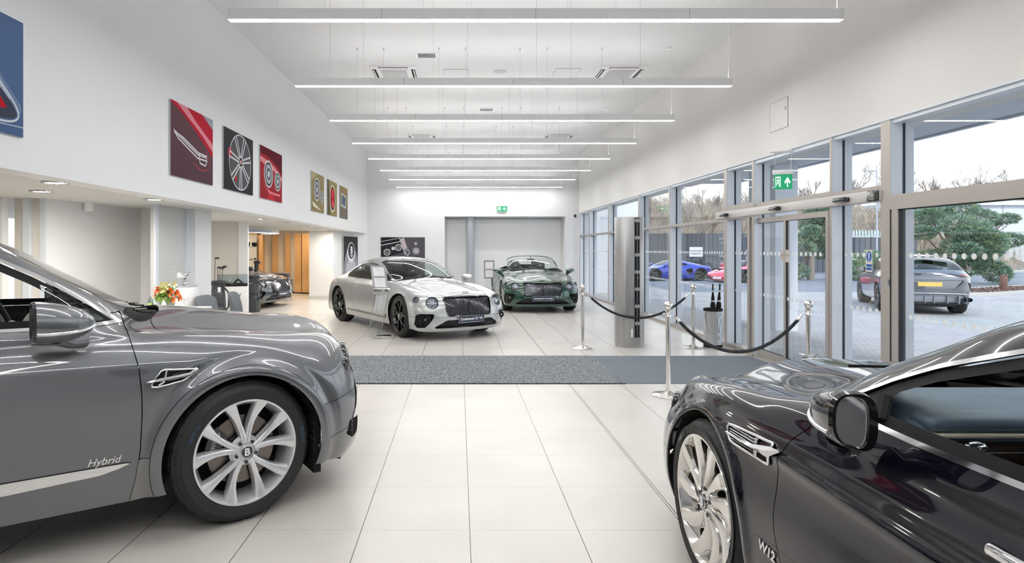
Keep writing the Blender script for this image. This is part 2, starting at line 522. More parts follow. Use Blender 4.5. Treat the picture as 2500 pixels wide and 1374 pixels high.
# control net shared by the luxury coupe / saloon / utility bodies: rows run from the front lip over the bonnet and roof to the rear lip,
# columns run from the sill to the centre line
NET = [
 [(.60,.86,.17),(.66,.80,.165),(.72,.72,.16),(.76,.64,.16),(.795,.54,.16),(.815,.45,.16),(.83,.36,.16),(.845,.26,.16),(.855,.13,.16),(.86,0,.16)],
 [(.54,.885,.18),(.63,.86,.22),(.72,.78,.235),(.78,.69,.24),(.82,.58,.24),(.85,.48,.24),(.87,.38,.24),(.885,.27,.24),(.895,.14,.24),(.90,0,.24)],
 [(.48,.90,.19),(.57,.905,.27),(.67,.86,.34),(.755,.765,.37),(.81,.64,.375),(.85,.53,.375),(.875,.41,.375),(.892,.29,.375),(.90,.15,.375),(.905,0,.375)],
 [(.42,.905,.19),(.50,.925,.29),(.58,.915,.41),(.68,.85,.51),(.755,.72,.555),(.80,.59,.57),(.835,.45,.575),(.86,.31,.58),(.872,.16,.58),(.88,0,.58)],
 [(.37,.91,.19),(.43,.935,.30),(.48,.94,.45),(.54,.91,.60),(.60,.80,.70),(.655,.65,.74),(.715,.49,.74),(.765,.33,.745),(.795,.17,.755),(.805,0,.76)],
 [(.30,.91,.19),(.33,.94,.31),(.35,.95,.47),(.37,.935,.63),(.39,.86,.755),(.42,.71,.815),(.47,.53,.79),(.52,.36,.805),(.55,.18,.835),(.56,0,.85)],
 [(.20,.91,.19),(.20,.945,.32),(.20,.958,.48),(.20,.95,.65),(.19,.885,.79),(.19,.74,.858),(.20,.57,.835),(.22,.39,.86),(.24,.19,.895),(.25,0,.91)],
 [(0,.91,.19),(0,.945,.32),(0,.96,.48),(-.02,.955,.66),(-.04,.90,.81),(-.05,.775,.885),(-.06,.61,.868),(-.06,.42,.895),(-.05,.20,.93),(-.05,0,.945)],
 [(-.30,.91,.19),(-.30,.94,.31),(-.30,.955,.47),(-.32,.952,.66),(-.34,.905,.82),(-.36,.805,.902),(-.37,.65,.898),(-.34,.45,.925),(-.31,.22,.96),(-.30,0,.97)],
 [(-.55,.91,.19),(-.55,.935,.30),(-.55,.945,.45),(-.57,.945,.65),(-.60,.91,.82),(-.62,.825,.912),(-.63,.70,.925),(-.58,.50,.952),(-.52,.25,.985),(-.50,0,.995)],
 [(-.80,.91,.19),(-.80,.93,.30),(-.80,.94,.45),(-.82,.94,.65),(-.84,.91,.825),(-.85,.84,.92),(-.86,.755,.985),(-.81,.62,1.055),(-.76,.32,1.105),(-.74,0,1.12)],
 [(-1.1,.91,.19),(-1.1,.93,.30),(-1.1,.94,.45),(-1.1,.94,.65),(-1.1,.91,.83),(-1.1,.845,.925),(-1.11,.765,1.055),(-1.08,.625,1.185),(-1.04,.33,1.235),(-1.02,0,1.25)],
 [(-1.4,.91,.19),(-1.4,.93,.30),(-1.4,.94,.45),(-1.4,.94,.65),(-1.4,.91,.83),(-1.4,.85,.93),(-1.4,.765,1.11),(-1.38,.615,1.29),(-1.35,.34,1.345),(-1.33,0,1.36)],
 [(-1.8,.91,.19),(-1.8,.93,.30),(-1.8,.94,.45),(-1.8,.94,.65),(-1.8,.912,.83),(-1.8,.85,.932),(-1.8,.755,1.145),(-1.8,.60,1.335),(-1.8,.33,1.388),(-1.8,0,1.402)],
 [(-2.15,.91,.19),(-2.15,.935,.30),(-2.15,.95,.45),(-2.15,.955,.65),(-2.15,.93,.83),(-2.15,.862,.937),(-2.15,.755,1.135),(-2.15,.59,1.32),(-2.15,.32,1.375),(-2.15,0,1.39)],
 [(-2.5,.91,.19),(-2.5,.94,.31),(-2.5,.962,.46),(-2.5,.97,.66),(-2.5,.95,.835),(-2.5,.885,.943),(-2.5,.765,1.08),(-2.5,.585,1.255),(-2.5,.31,1.32),(-2.5,0,1.335)],
 [(-2.85,.91,.19),(-2.85,.945,.32),(-2.85,.968,.48),(-2.85,.977,.66),(-2.85,.96,.83),(-2.85,.885,.943),(-2.85,.755,1.025),(-2.85,.57,1.145),(-2.85,.30,1.215),(-2.85,0,1.235)],
 [(-3.15,.91,.19),(-3.15,.94,.32),(-3.16,.96,.47),(-3.17,.965,.65),(-3.18,.945,.82),(-3.19,.865,.925),(-3.2,.725,.975),(-3.2,.54,1.05),(-3.2,.28,1.105),(-3.2,0,1.12)],
 [(-3.3,.905,.19),(-3.33,.93,.32),(-3.36,.945,.47),(-3.40,.935,.65),(-3.43,.90,.80),(-3.46,.81,.89),(-3.48,.67,.93),(-3.5,.49,.965),(-3.5,.25,.99),(-3.5,0,1.0)],
 [(-3.4,.90,.20),(-3.45,.92,.32),(-3.5,.92,.47),(-3.56,.89,.65),(-3.62,.82,.775),(-3.69,.71,.85),(-3.75,.59,.885),(-3.79,.44,.91),(-3.83,.22,.925),(-3.85,0,.93)],
 [(-3.5,.90,.20),(-3.55,.91,.31),(-3.62,.89,.45),(-3.70,.84,.6),(-3.77,.75,.71),(-3.83,.64,.77),(-3.87,.53,.79),(-3.9,.4,.80),(-3.92,.2,.81),(-3.93,0,.81)],
 [(-3.6,.88,.20),(-3.66,.88,.29),(-3.73,.84,.4),(-3.80,.77,.5),(-3.86,.68,.55),(-3.9,.58,.56),(-3.93,.48,.56),(-3.95,.35,.56),(-3.97,.18,.56),(-3.98,0,.56)],
 [(-3.66,.85,.20),(-3.71,.83,.26),(-3.77,.78,.31),(-3.82,.71,.33),(-3.86,.62,.33),(-3.89,.53,.33),(-3.91,.43,.33),(-3.93,.32,.33),(-3.945,.16,.33),(-3.95,0,.33)],
 [(-3.68,.80,.20),(-3.72,.74,.2),(-3.76,.68,.2),(-3.79,.6,.2),(-3.81,.52,.2),(-3.83,.44,.2),(-3.85,.35,.2),(-3.865,.26,.2),(-3.875,.13,.2),(-3.88,0,.2)],
]
NET = np.array(NET, float)
def warp(net, xm=None, zm=None, ym=None, fn=None):
    C = net.copy()
    if xm: C[:, :, 0] = np.interp(C[:, :, 0], [a for a, b in xm], [b for a, b in xm])
    if zm: C[:, :, 2] = np.interp(C[:, :, 2], [a for a, b in zm], [b for a, b in zm])
    if ym: C[:, :, 1] *= ym
    if fn: C = fn(C)
    return C

# ------------------------------------------------------------------ wheels
def mats_car():
    pm('tyre_rubber', (.018, .018, .019), .62, bump=(60, .15))
    pm('black_plastic', (.010, .010, .011), .75, spec=.25)
    pm('dark_cavity', (.004, .004, .004), .9)
    pm('chrome', (.86, .86, .87), .06, 1.0)
    pm('satin_chrome', (.72, .72, .73), .13, 1.0); pm('dark_chrome', (.20, .21, .24), .16, 1.0)
    pm('gloss_black', (.006, .006, .007), .12, coat=1.0)
    pm('silver_alloy', (.80, .81, .84), .30, .6, coat=.9)
    pm('polished_alloy', (.80, .78, .75), .10, .97)
    pm('brake_steel', (.24, .21, .19), .35, 1.0)
    pm('white_mark', (.85, .86, .88), .45)
    pm('side_mark', (.035, .055, .11), .5)
    pm('lens_clear', (.9, .92, .95), .03, 0)
    glassmat('car_glass', (.55, .64, .63), 1.3)
    glassmat('car_glass_clear', (.80, .87, .86), 1.2)
    glassmat('lamp_glass', (.93, .96, .98), 1.6)
    pm('lamp_reflector', (.75, .78, .84), .15, .9)
    pm('lamp_dark', (.05, .055, .07), .2, .5)
    pm('led_white', (.9, .92, 1), .3, emit=(.9, .95, 1), es=.35)
    pm('red_lens', (.35, .01, .012), .1, coat=1)
    pm('leather_black', (.03, .03, .032), .45)
    pm('leather_grey', (.16, .17, .18), .45)
    pm('leather_cream', (.55, .50, .42), .45)
    pm('leather_blue', (.13, .18, .24), .42)
    pm('dark_veneer', (.035, .014, .008), .15, coat=1)
    pm('plate_dark', (.03, .045, .08), .35)
    pm('yellow_plate', 'EBC56A', .5)
mats_car()
def tyre(parent, R, w, rim_r, seg=96, marks=None, sgn=1):
    """tyre about the y axis, outer side towards +y*sgn; y = 0 is the outer sidewall plane"""
    b = MB(); mt = MATS['tyre_rubber']
    prof = [(rim_r - .004, -.012), (rim_r + .008, -.002), (rim_r + .03, .004), ((R + rim_r) / 2 + .01, .008), (R - .045, .003), (R - .028, -.004), (R - .014, -.018), (R - .004, -.036)]
    n = 5; inner = -w
    tread = []
    a0, a1 = -.036, inner + .036
    for k in range(n):
        t0 = a0 + (a1 - a0) * (k + .04) / n; t1 = a0 + (a1 - a0) * (k + .84) / n; t2 = a0 + (a1 - a0) * (k + .90) / n; t3 = a0 + (a1 - a0) * (k + .98) / n
        tread += [(R, t0), (R, t1)]
        if k < n - 1: tread += [(R - .008, t2), (R - .008, t3)]
    prof = prof + tread + [(R - .004, inner + .034), (R - .02, inner + .012), (R - .06, inner), (rim_r, inner + .01)]
    vs = []
    for (r, h) in prof:
        for k in range(seg * 2):
            t = 2 * PI * k / (seg * 2)
            rr = r
            if (-.05 < h < -.016 or inner + .016 < h < inner + .05) and r > R - .03 and (k % 6 == 0): rr = r - .005
            if r == R and not (-.05 < h) and k % 8 == (0 if int(h * 100) % 2 else 4): rr = r - .004
            vs.append((rr * math.cos(t), h * sgn, rr * math.sin(t)))
    fs = []; s2 = seg * 2
    for i in range(len(prof) - 1):
        for k in range(s2):
            q = (k + 1) % s2
            f = (i * s2 + k, i * s2 + q, (i + 1) * s2 + q, (i + 1) * s2 + k)
            fs.append(f if sgn < 0 else tuple(reversed(f)))
    b.add(vs, fs, mt)
    for (txt, r0, ang, size, mk) in (marks or []):
        def fn(x, y, z):
            a = ang - x / r0
            rr = r0 + y
            return (rr * math.cos(a) * -sgn * -1 if False else rr * math.cos(a), sgn * (.009 + z), rr * math.sin(a))
        # seen from outside (+y*sgn): mirror x for the +y side so the letters read correctly
        def fn2(x, y, z, ang=ang, r0=r0):
            a = ang - x / r0
            rr = r0 + y
            return (rr * math.cos(a) * (-sgn), sgn * (.0075 + z), rr * math.sin(a))
        b.text(txt, size, MATS[mk], fn2, depth=.002, bold=.001)
    return b.build('tyre', parent, 50)
def spoke_prism(b, pts, y0, y1, mat, bev=.004, sgn=1, crown=None):
    """flat spoke outline (polar pts (r, angle)) between y0 (front) and y1 (back); crown(r) shifts y"""
    P = [(r * math.cos(a), r * math.sin(a), r) for r, a in pts]
    n = len(P)
    cx = sum(p[0] for p in P) / n; cz = sum(p[1] for p in P) / n
    def ring(sc, y):
        out = []
        for (x, z, r) in P:
            dx, dz = x - cx, z - cz; l = math.hypot(dx, dz) or 1
            k = (l - sc) / l
            out.append((cx + dx * k, (y + (crown(r) if crown else 0)) * sgn, cz + dz * k))
        return out
    vs = ring(bev, y0) + ring(0, y0 - bev) + ring(0, y1)
    fs = [tuple(range(n))]
    for q in range(2):
        for i in range(n):
            j = (i + 1) % n
            fs.append((q * n + i, (q + 1) * n + i, (q + 1) * n + j, q * n + j))
    if sgn > 0: fs = [tuple(reversed(f)) for f in fs]
    # triangulate the face as a fan from centroid-free polygon
    b.add(vs, fs, mat)
def wheel(parent, name, loc, R=.375, w=.265, rim_r=.285, style='twin', sgn=1, steer=0.0, marks=None, seg=64, badge=True, spin=0.0, caliper_text=None, cal=2.6):
    """wheel with tyre, rim, disc, caliper; outer face at y = 0 facing +y*sgn"""
    e = MB()
    root = None
    col = {'twin': 'silver_alloy', 'blade': 'polished_alloy', 'black': 'gloss_black', 'star': 'gloss_black'}[style]
    mat = MATS[col]
    b = MB()
    rr = rim_r
    prof = [(rr + .006, -.004), (rr + .004, .002), (rr - .006, .0), (rr - .012, -.010), (rr - .018, -.03), (rr - .03, -.05), (rr - .034, -w + .03), (rr, -w + .01)]
    b.lathe([(r, h * sgn) for r, h in prof], mat, seg, axis='y')
    hub = .062
    def crown(r):
        t = max(0, min(1, (r - hub) / (rr - hub)))
        return -.035 * (1 - t) ** 1.5 * 0 - .030 * math.sin(PI * min(1, t * 1.02)) * .6 - .012 * (1 - t)
    if style == 'twin':
        for k in range(5):
            a = PI / 2 + k * 2 * PI / 5 + spin
            for sg in (-1, 1):
                # each pair leaves the hub close together and spreads
                o = []
                for t in np.linspace(0, 1, 7):
                    r = .05 + (rr - .052) * t
                    c = a + sg * (.13 + .205 * t)
                    wd = (.0175 + .004 * t + .024 * max(0, t - .5) ** 1.3 * 2) / max(r, .05)
                    o.append((r, c, wd))
                pts = [(r, c - wd) for r, c, wd in o] + [(r, c + wd) for r, c, wd in reversed(o)]
                strip(b, o, crown, mat, sgn)
        b.lathe([(.0, -.018 * sgn), (.05, -.018 * sgn), (.075, -.022 * sgn), (.09, -.045 * sgn)], mat, 40, axis='y')
    elif style == 'blade':
        for k in range(10):
            a = PI / 2 + k * 2 * PI / 10 + spin
            o = []
            for t in np.linspace(0, 1, 8):
                r = .045 + (rr - .047) * t
                c = a + .42 * t ** 1.3 - .1
                wd = (.013 + .036 * math.sin(PI * min(1, t * .62 + .0)) ** 1.5) / max(r, .05)
                o.append((r, c, wd))
            strip(b, o, crown, mat, sgn, tilt=.10)
        b.lathe([(.0, -.014 * sgn), (.05, -.014 * sgn), (.066, -.02 * sgn), (.08, -.05 * sgn)], mat, 40, axis='y')
    else:
        for k in range(5 if style == 'star' else 5):
            a = PI / 2 + k * 2 * PI / 5 + spin
            for sg in (-1, 1):
                o = []
                for t in np.linspace(0, 1, 6):
                    r = .05 + (rr - .052) * t
                    c = a + sg * (.10 + .26 * max(0, t - .25) / .75)
                    wd = (.013) / max(r, .05)
                    o.append((r, c, wd))
                strip(b, o, crown, mat, sgn)
            o = [(r, a, .012 / r) for r in np.linspace(.06, rr * .62, 4)]
            strip(b, o, crown, mat, sgn)
        b.lathe([(.0, -.012 * sgn), (.05, -.012 * sgn), (.07, -.02 * sgn), (.085, -.045 * sgn)], mat, 32, axis='y')
    # lug nuts
    for k in range(5):
        a = PI / 2 + k * 2 * PI / 5 + spin + (0 if style != 'twin' else PI / 5)
        x, z = .06 * math.cos(a), .06 * math.sin(a)
        b.cyl((x, -.03 * sgn, z), (x, -.010 * sgn, z), .010, MATS['lamp_dark'], 10)
    t = tyre(parent, R, w, rr, seg, marks, sgn)
    t.name = 'tyre'
    o = b.build('rim', t, 35); t.name = name
    d = MB()
    d.lathe([(.08, -.09 * sgn), (.195, -.09 * sgn), (.195, -.12 * sgn), (.08, -.12 * sgn)], MATS['brake_steel'], 48, axis='y')
    d.lathe([(0, -.075 * sgn), (.085, -.075 * sgn), (.09, -.12 * sgn)], MATS['lamp_dark'], 32, axis='y')
    d.lathe([(.195, -.14 * sgn), (rr - .03, -.16 * sgn)], MATS['dark_cavity'], 32, axis='y')
    d.lathe([(0, -.15 * sgn), (rr - .02, -.17 * sgn)], MATS['dark_cavity'], 32, axis='y')
    disc = d.build('brake_disc', t, 35)
    c = MB()
    for k in range(10):
        a0 = cal - .42 + .84 * k / 10; a1 = cal - .42 + .84 * (k + 1) / 10
        P = [(q * math.cos(a), q * math.sin(a)) for q, a in ((.13, a0), (.22, a0), (.22, a1), (.13, a1))]
        c.prism([(x, -.055 * sgn, z) for x, z in P], (0, -.075 * sgn, 0), MATS['gloss_black'])
    if caliper_text:
        r0 = .178
        def fn(x, y, z):
            a = cal - x / r0 * (1 if sgn < 0 else -1)
            q = r0 + y
            return (q * math.cos(a), (-.054 + z) * sgn, q * math.sin(a))
        c.text(caliper_text, .030, MATS['white_mark'], fn, depth=.002)
    c.build('brake_caliper', t, 35)
    if badge:
        g = MB()
        g.lathe([(0, -.003 * sgn), (.031, -.003 * sgn), (.033, -.006 * sgn), (.033, -.02 * sgn)], MATS['gloss_black'], 32, axis='y')
        g.lathe([(.031, -.0035 * sgn), (.0325, -.001 * sgn), (.035, -.003 * sgn), (.035, -.02 * sgn)], MATS['satin_chrome'], 32, axis='y')
        g.text('B', .058, MATS['white_mark'], lambda x, y, z: (x * -sgn, (-.001 + z) * sgn, y - .002), depth=.003, bold=.0022)
        g.build('centre_cap', t, 35)
    t.location = loc
    t.rotation_euler = (0, 0, steer)
    return t
def strip(b, o, crown, mat, sgn, tilt=0.0):
    """spoke as bevelled bar following centre line o = [(r, angle, half width angle)]"""
    sec = [(-1.0, -.050), (-1.0, -.016), (-.78, -.004), (-.30, .001), (.30, .001), (.78, -.004), (1.0, -.016), (1.0, -.050)]
    vs = []
    for (r, c, wd) in o:
        for (k, h) in sec:
            a = c + wd * k
            y = h + crown(r) + (tilt * wd * r * k)
            vs.append((r * math.cos(a), y * sgn, r * math.sin(a)))
    m = len(sec); fs = []
    for i in range(len(o) - 1):
        for k in range(m - 1):
            f = (i * m + k, i * m + k + 1, (i + 1) * m + k + 1, (i + 1) * m + k)
            fs.append(f if sgn < 0 else tuple(reversed(f)))
    b.add(vs, fs, mat)
# ------------------------------------------------------------------ car assembly
def circ(x, z, cx, cz, r): return np.hypot(x - cx, z - cz) - r
def well(parent, cx, cz, r, y0, y1, zmin, name='wheel_well'):
    mt = MATS['dark_cavity']
    for sg in (-1, 1):
        b = MB()
        a0 = -math.asin(min(.95, (cz - zmin) / r)); a1 = PI - a0
        n = 28
        A = [a0 + (a1 - a0) * k / n for k in range(n + 1)]
        vs = []
        for a in A:
            rr = r * (1.0 if len(vs) % 4 else .985)
            vs += [(cx + rr * math.cos(a), sg * y1, cz + rr * math.sin(a)), (cx + rr * math.cos(a), sg * y0, cz + rr * math.sin(a))]
        b.add(vs, [(2 * i, 2 * i + 1, 2 * i + 3, 2 * i + 2) for i in range(n)], mt)
        b.add([(cx + r * math.cos(a), sg * y0, cz + r * math.sin(a)) for a in A], [tuple(range(n + 1))], mt)
        b.build(name, parent, 40)
def seat(parent, x, y, z, mat, mat2=None, head=True, sc=1.0, name='seat', wing=False):
    b = MB(); m2 = mat2 or mat
    b.rbox((x, y, z + .10), (.50 * sc, .50, .18), .07, mat)
    R = Matrix.Rotation(math.radians(-14), 3, 'Y')
    b.rbox((x - .30 * sc, y, z + .42), (.14, .48, .62), .065, mat, rot=R)
    b.rbox((x - .26 * sc, y, z + .40), (.12, .30, .48), .05, m2, rot=R)
    if head:
        b.rbox((x - .395 * sc, y, z + .80), (.10, .27, .19), .05, mat, rot=R)
        b.quad((x - .345, y - .05, z + .82), (x - .345, y + .05, z + .82), (x - .345, y + .012, z + .79), (x - .345, y - .012, z + .79), MATS['white_mark'])
    return b.build(name, parent, 50)
def steering(parent, c, r, mat, tilt=24):
    b = MB()
    R = Matrix.Rotation(math.radians(-tilt), 3, 'Y')
    P = []
    for k in range(40):
        a = 2 * PI * k / 40
        P.append(Vector(c) + R @ Vector((0, r * math.cos(a), r * math.sin(a))))
    b.tube(P, .017, mat, 10, closed=True)
    b.rbox(c, (.05, .17, .12), .03, mat, rot=R)
    for a in (0, PI, -PI / 2):
        b.tube([Vector(c), Vector(c) + R @ Vector((0, r * math.cos(a), r * math.sin(a)))], .018, MATS['satin_chrome'], 8)
    return b.build('steering_wheel', parent, 50)
def lattice(parent, look, poly, pitch, off, mat, name, wire=.0035, back=None, bars='diamond', ang=math.radians(32), rear=False, mirror=True):
    """diamond mesh grille inside poly (y, z) following the nose surface"""
    b = MB()
    P = [(p[0], p[1]) for p in poly]
    ys = [p[0] for p in P]; zs = [p[1] for p in P]
    y0, y1, z0, z1 = min(ys), max(ys), min(zs), max(zs)
    cache = {}
    def pt(y, z, o):
        k = (round(y, 3), round(z, 3))
        if k not in cache: cache[k] = look.front(y, z, 0, rear)[0]
        p = cache[k]
        return Vector((p.x + (o if not rear else -o), y, z))
    PA = np.array(P)
    for sg in (1, -1):
        dx, dz = math.cos(ang), math.sin(ang) * sg
        nx, nz = -dz, dx
        cs = [p[0] * nx + p[1] * nz for p in P]
        c = math.floor(min(cs) / pitch) * pitch
        while c < max(cs):
            c += pitch
            ts = []
            for i in range(len(P)):
                a, q = P[i], P[(i + 1) % len(P)]
                da, dq = a[0] * nx + a[1] * nz - c, q[0] * nx + q[1] * nz - c
                if (da > 0) != (dq > 0):
                    t = da / (da - dq)
                    X, Z = a[0] + (q[0] - a[0]) * t, a[1] + (q[1] - a[1]) * t
                    ts.append(X * dx + Z * dz)
            ts.sort()
            for i in range(0, len(ts) - 1, 2):
                n = max(2, int((ts[i + 1] - ts[i]) / .06) + 1)
                line = []
                for k in range(n + 1):
                    t = ts[i] + (ts[i + 1] - ts[i]) * k / n
                    line.append(pt(nx * c + dx * t, nz * c + dz * t, off))
                b.tube(line, wire, mat, 4, caps=False)
    if back:
        n = 14
        for k in range(n):
            ya, yb = y0 + (y1 - y0) * k / n, y0 + (y1 - y0) * (k + 1) / n
            b.quad(pt(ya, z0, off - .03), pt(yb, z0, off - .03), pt(yb, z1, off - .03), pt(ya, z1, off - .03), back)
    return b.build(name, parent, 60)
def lamp(parent, look, y, z, r, sg=1, name='headlight', axis=None, dep=.05, rear=False, led=True, out=.012):
    """round lamp: bezel, dark bowl, reflectors, crossing light guides and a domed lens"""
    p, n = look.front(y, z)
    a = Vector(axis).normalized() if axis else n.normalized()
    p = p - a * r * .13
    p.y *= sg; a.y *= sg
    up = Vector((0, 0, 1)); e1 = up.cross(a).normalized(); e2 = a.cross(e1).normalized()
    def T(u, v, w): return p + e1 * u + e2 * v + a * w
    b = MB()
    def ring(prof, mat, seg=36):
        vs = []
        for rr, h in prof:
            for k in range(seg):
                t = 2 * PI * k / seg
                vs.append(T(rr * math.cos(t), rr * math.sin(t), h))
        b.add(vs, [(i * seg + k, i * seg + (k + 1) % seg, (i + 1) * seg + (k + 1) % seg, (i + 1) * seg + k) for i in range(len(prof) - 1) for k in range(seg)], mat)
    ring([(r * 1.06, -dep), (r * 1.05, out * .3), (r * 1.0, out), (r * .92, out * .5), (r * .90, -.01)], MATS['gloss_black'])
    ring([(r * .93, -.008), (r * .6, -dep * .7), (0, -dep)], MATS['lamp_dark'])
    k = 7
    for i in range(k):
        u = (-1 + 2 * (i + .5) / k) * r * .8
        h = math.sqrt(max(0, (r * .86) ** 2 - u * u))
        b.tube([T(-h, u, -dep * .45), T(h, u, -dep * .45)], r * .05, MATS['lamp_reflector'], 6)
    if led:
        ring([(r * .40, -dep * .35), (r * .46, -dep * .2), (r * .52, -dep * .35)], MATS['lamp_reflector'])
        b.tube([T(-r * .85, 0, -dep * .15), T(r * .85, 0, -dep * .15)], r * .035, MATS['led_white'], 6)
        b.tube([T(-r * .3, r * .25, -dep * .15), T(r * .25, r * .25, -dep * .15), T(r * .25, -r * .25, -dep * .15), T(-r * .3, -r * .25, -dep * .15)], r * .03, MATS['led_white'], 6)
    o = b.build(name, parent, 40)
    g = MB(); b2 = b; b = g
    ring([(r * .95, out * .5), (r * .8, out * 1.2), (r * .5, out * 1.7), (r * .2, out * 1.95), (0.001, out * 2.0)], MATS['lamp_glass'])
    l = g.build('lens', o, 60)
    return o
def door_mirror(parent, c, sg, size, paint, glass_back=True, seg=28, rows=14, stalk=None, name='door_mirror', detail=False):
    """wing mirror: a shell that is blunt and flat behind (towards -x) and tapers forward; c = centre of the glass"""
    lx, ly, lz = size
    b = MB()
    vs = []
    prof = []
    for j in range(rows + 1):
        t = j / rows
        x = lx * t
        k = (1 - t ** 2.2) ** .55 if t < 1 else 0
        prof.append((x, k))
    for (x, k) in prof:
        for i in range(seg):
            a = 2 * PI * i / seg
            ca, sa = math.cos(a), math.sin(a)
            q = 2.8
            yy = math.copysign(abs(ca) ** (2 / q), ca) * ly / 2 * k
            zz = math.copysign(abs(sa) ** (2 / q), sa) * lz / 2 * k
            t = x / lx
            zz += -.10 * lz * t
            yy += -.20 * ly * t
            zz *= (1 - .20 * (yy / (ly / 2))) if zz < 0 else 1
            vs.append((c[0] + x + .10 * yy, c[1] + sg * yy, c[2] + zz))
    fs = []
    for j in range(rows):
        for i in range(seg):
            q = (i + 1) % seg
            f = (j * seg + i, (j + 1) * seg + i, (j + 1) * seg + q, j * seg + q)
            fs.append(f)
    b.add(vs, fs, paint)
    # rear bezel and glass
    rim = vs[:seg]
    cc = Vector((c[0], c[1], c[2]))
    def sh(k, dx, ky=1.0, oy=0.0): return [tuple(cc + Vector((v[0] - cc[0], (v[1] - cc[1]) * ky, v[2] - cc[2])) * k + Vector((dx, sg * oy, 0))) for v in rim]
    b.add(rim + sh(.95, -.014) + sh(.86, -.014, .80, ly * .06) + sh(.83, -.004, .80, ly * .06), [(r * seg + i, r * seg + (i + 1) % seg, (r + 1) * seg + (i + 1) % seg, (r + 1) * seg + i) for r in range(3) for i in range(seg)], MATS['gloss_black'])
    o = b.build(name, parent, 50)
    g = MB(); g.add(sh(.835, -.005, .80, ly * .06), [tuple(range(seg))], MATS['chrome'])
    g.build('mirror_glass', o, 0)
    # indicator strip round the shell
    s = MB()
    P = []
    for j in range(0, rows):
        x, k = prof[j]
        i0 = 0 if True else 0
        for a in (-.32,):
            ca, sa = math.cos(a), math.sin(a)
            yy = abs(ca) ** (2 / 2.8) * ly / 2 * k; zz = -abs(sa) ** (2 / 2.8) * lz / 2 * k - .10 * lz * x / lx
            yy += -.20 * ly * x / lx
            P.append((c[0] + x + .10 * yy, c[1] + sg * (yy + .001), c[2] + zz))
    s.tube(P, lz * .045, MATS['satin_chrome'] if detail else MATS['chrome'], 8)
    s.build('indicator', o, 50)
    if stalk:
        t = MB()
        a, q = Vector((c[0] + lx * .35, c[1] - sg * ly * .15, c[2] - lz * .38)), Vector(stalk)
        m = (a + q) / 2 + Vector((0, 0, -.02))
        t.tube([a, m, q], [.042, .034, .05], paint if not detail else MATS['gloss_black'], 14)
        t.build('mirror_arm', o, 50)
    return o
def ribbon(b, look, pts, r, mat, off=0.0, sg=1, seg=6, flat=None):
    P = [look.side(x, z, off, sg)[0] for x, z in pts]
    b.tube(P, r, mat, seg)

def build_body(root, net, sr, sc, paint, spec, disp=None):
    """cuts the closed body surface into its panels and openings; returns (patch, look)"""
    S = refine(net, sr, sc)
    if disp is not None: S = disp(S)
    P = Patch.grid(S, sr, sc)
    look = Look(P)
    full = P
    for (cx, cz, r) in spec['arches']:
        P = P.split(lambda x, y, z, u, v: np.where(y > .45, circ(x, z, cx, cz, r), 9.0))[1]
    shell = P
    rm = MATS['dark_cavity']
    for (name, fn, gap, mat, mode, off) in spec['regions']:
        i, o = P.split(fn, gap)
        P = o
        if mat is None or not len(i.F): continue
        if off: i = i.offset(off)
        if mode == 'both':
            i.both().to_obj(name, mat, root, rim=.012 if gap else 0, rim_mat=rm if gap else None)
        else:
            i.to_obj(name, mat, root, rim=.012 if gap else 0, rim_mat=rm if gap else None)
            i.mirror().to_obj(name, mat, root, rim=.012 if gap else 0, rim_mat=rm if gap else None)
    P.both().to_obj('body_shell', paint, root, rim=.014, rim_mat=rm)
    # dark inner lining behind the skin so gaps and cabin read as solid
    L = spec.get('lining')
    if L:
        ins = shell.split(L['cut'])[0] if L.get('cut') else shell
        for fn in L.get('holes', []): ins = ins.split(fn)[1]
        ins.offset(-.035).both().to_obj('cabin_lining', L['mat'], root)
    return full, look
def uvpoly(poly, r=0.0): return lambda x, y, z, u, v: sd_poly(poly, u, v, r)
def xzpoly(poly, r=0.0, ymin=.4, extra=None):
    def f(x, y, z, u, v):
        d = sd_poly(poly, x, z, r)
        return np.where(y > ymin, d, 1.0)
    return f
def yzpoly(poly, r=0.0, xmin=.3):
    def f(x, y, z, u, v):
        return np.where(x > xmin, sd_poly(poly, y, z, r), 1.0)
    return f
def lampcut(look_p, axis, r, xmin=.2):
    a = np.array(Vector(axis).normalized()); c = np.array(look_p)
    def f(x, y, z, u, v):
        d = np.stack([x, y, z], 1) - c
        l = d @ a
        return np.where(x > xmin, np.sqrt(np.maximum(0, (d ** 2).sum(1) - l * l)) - r, 1.0)
    return f
def expand(fn, e): return lambda x, y, z, u, v: fn(x, y, z, u, v) - e
def band(fn, w): return lambda x, y, z, u, v: np.abs(fn(x, y, z, u, v)) - w
GT_GRILLE = [(-.01, .425), (.405, .425), (.43, .44), (.462, .69), (.45, .715), (.40, .722), (-.01, .728)]
GT_LOWER = [(-.01, .225), (.63, .225), (.645, .235), (.47, .335), (.43, .345), (-.01, .345)]
GT_SIDE = [(.675, .445), (.70, .455), (.87, .455), (.90, .43), (.905, .29), (.88, .24), (.80, .24), (.69, .39)]
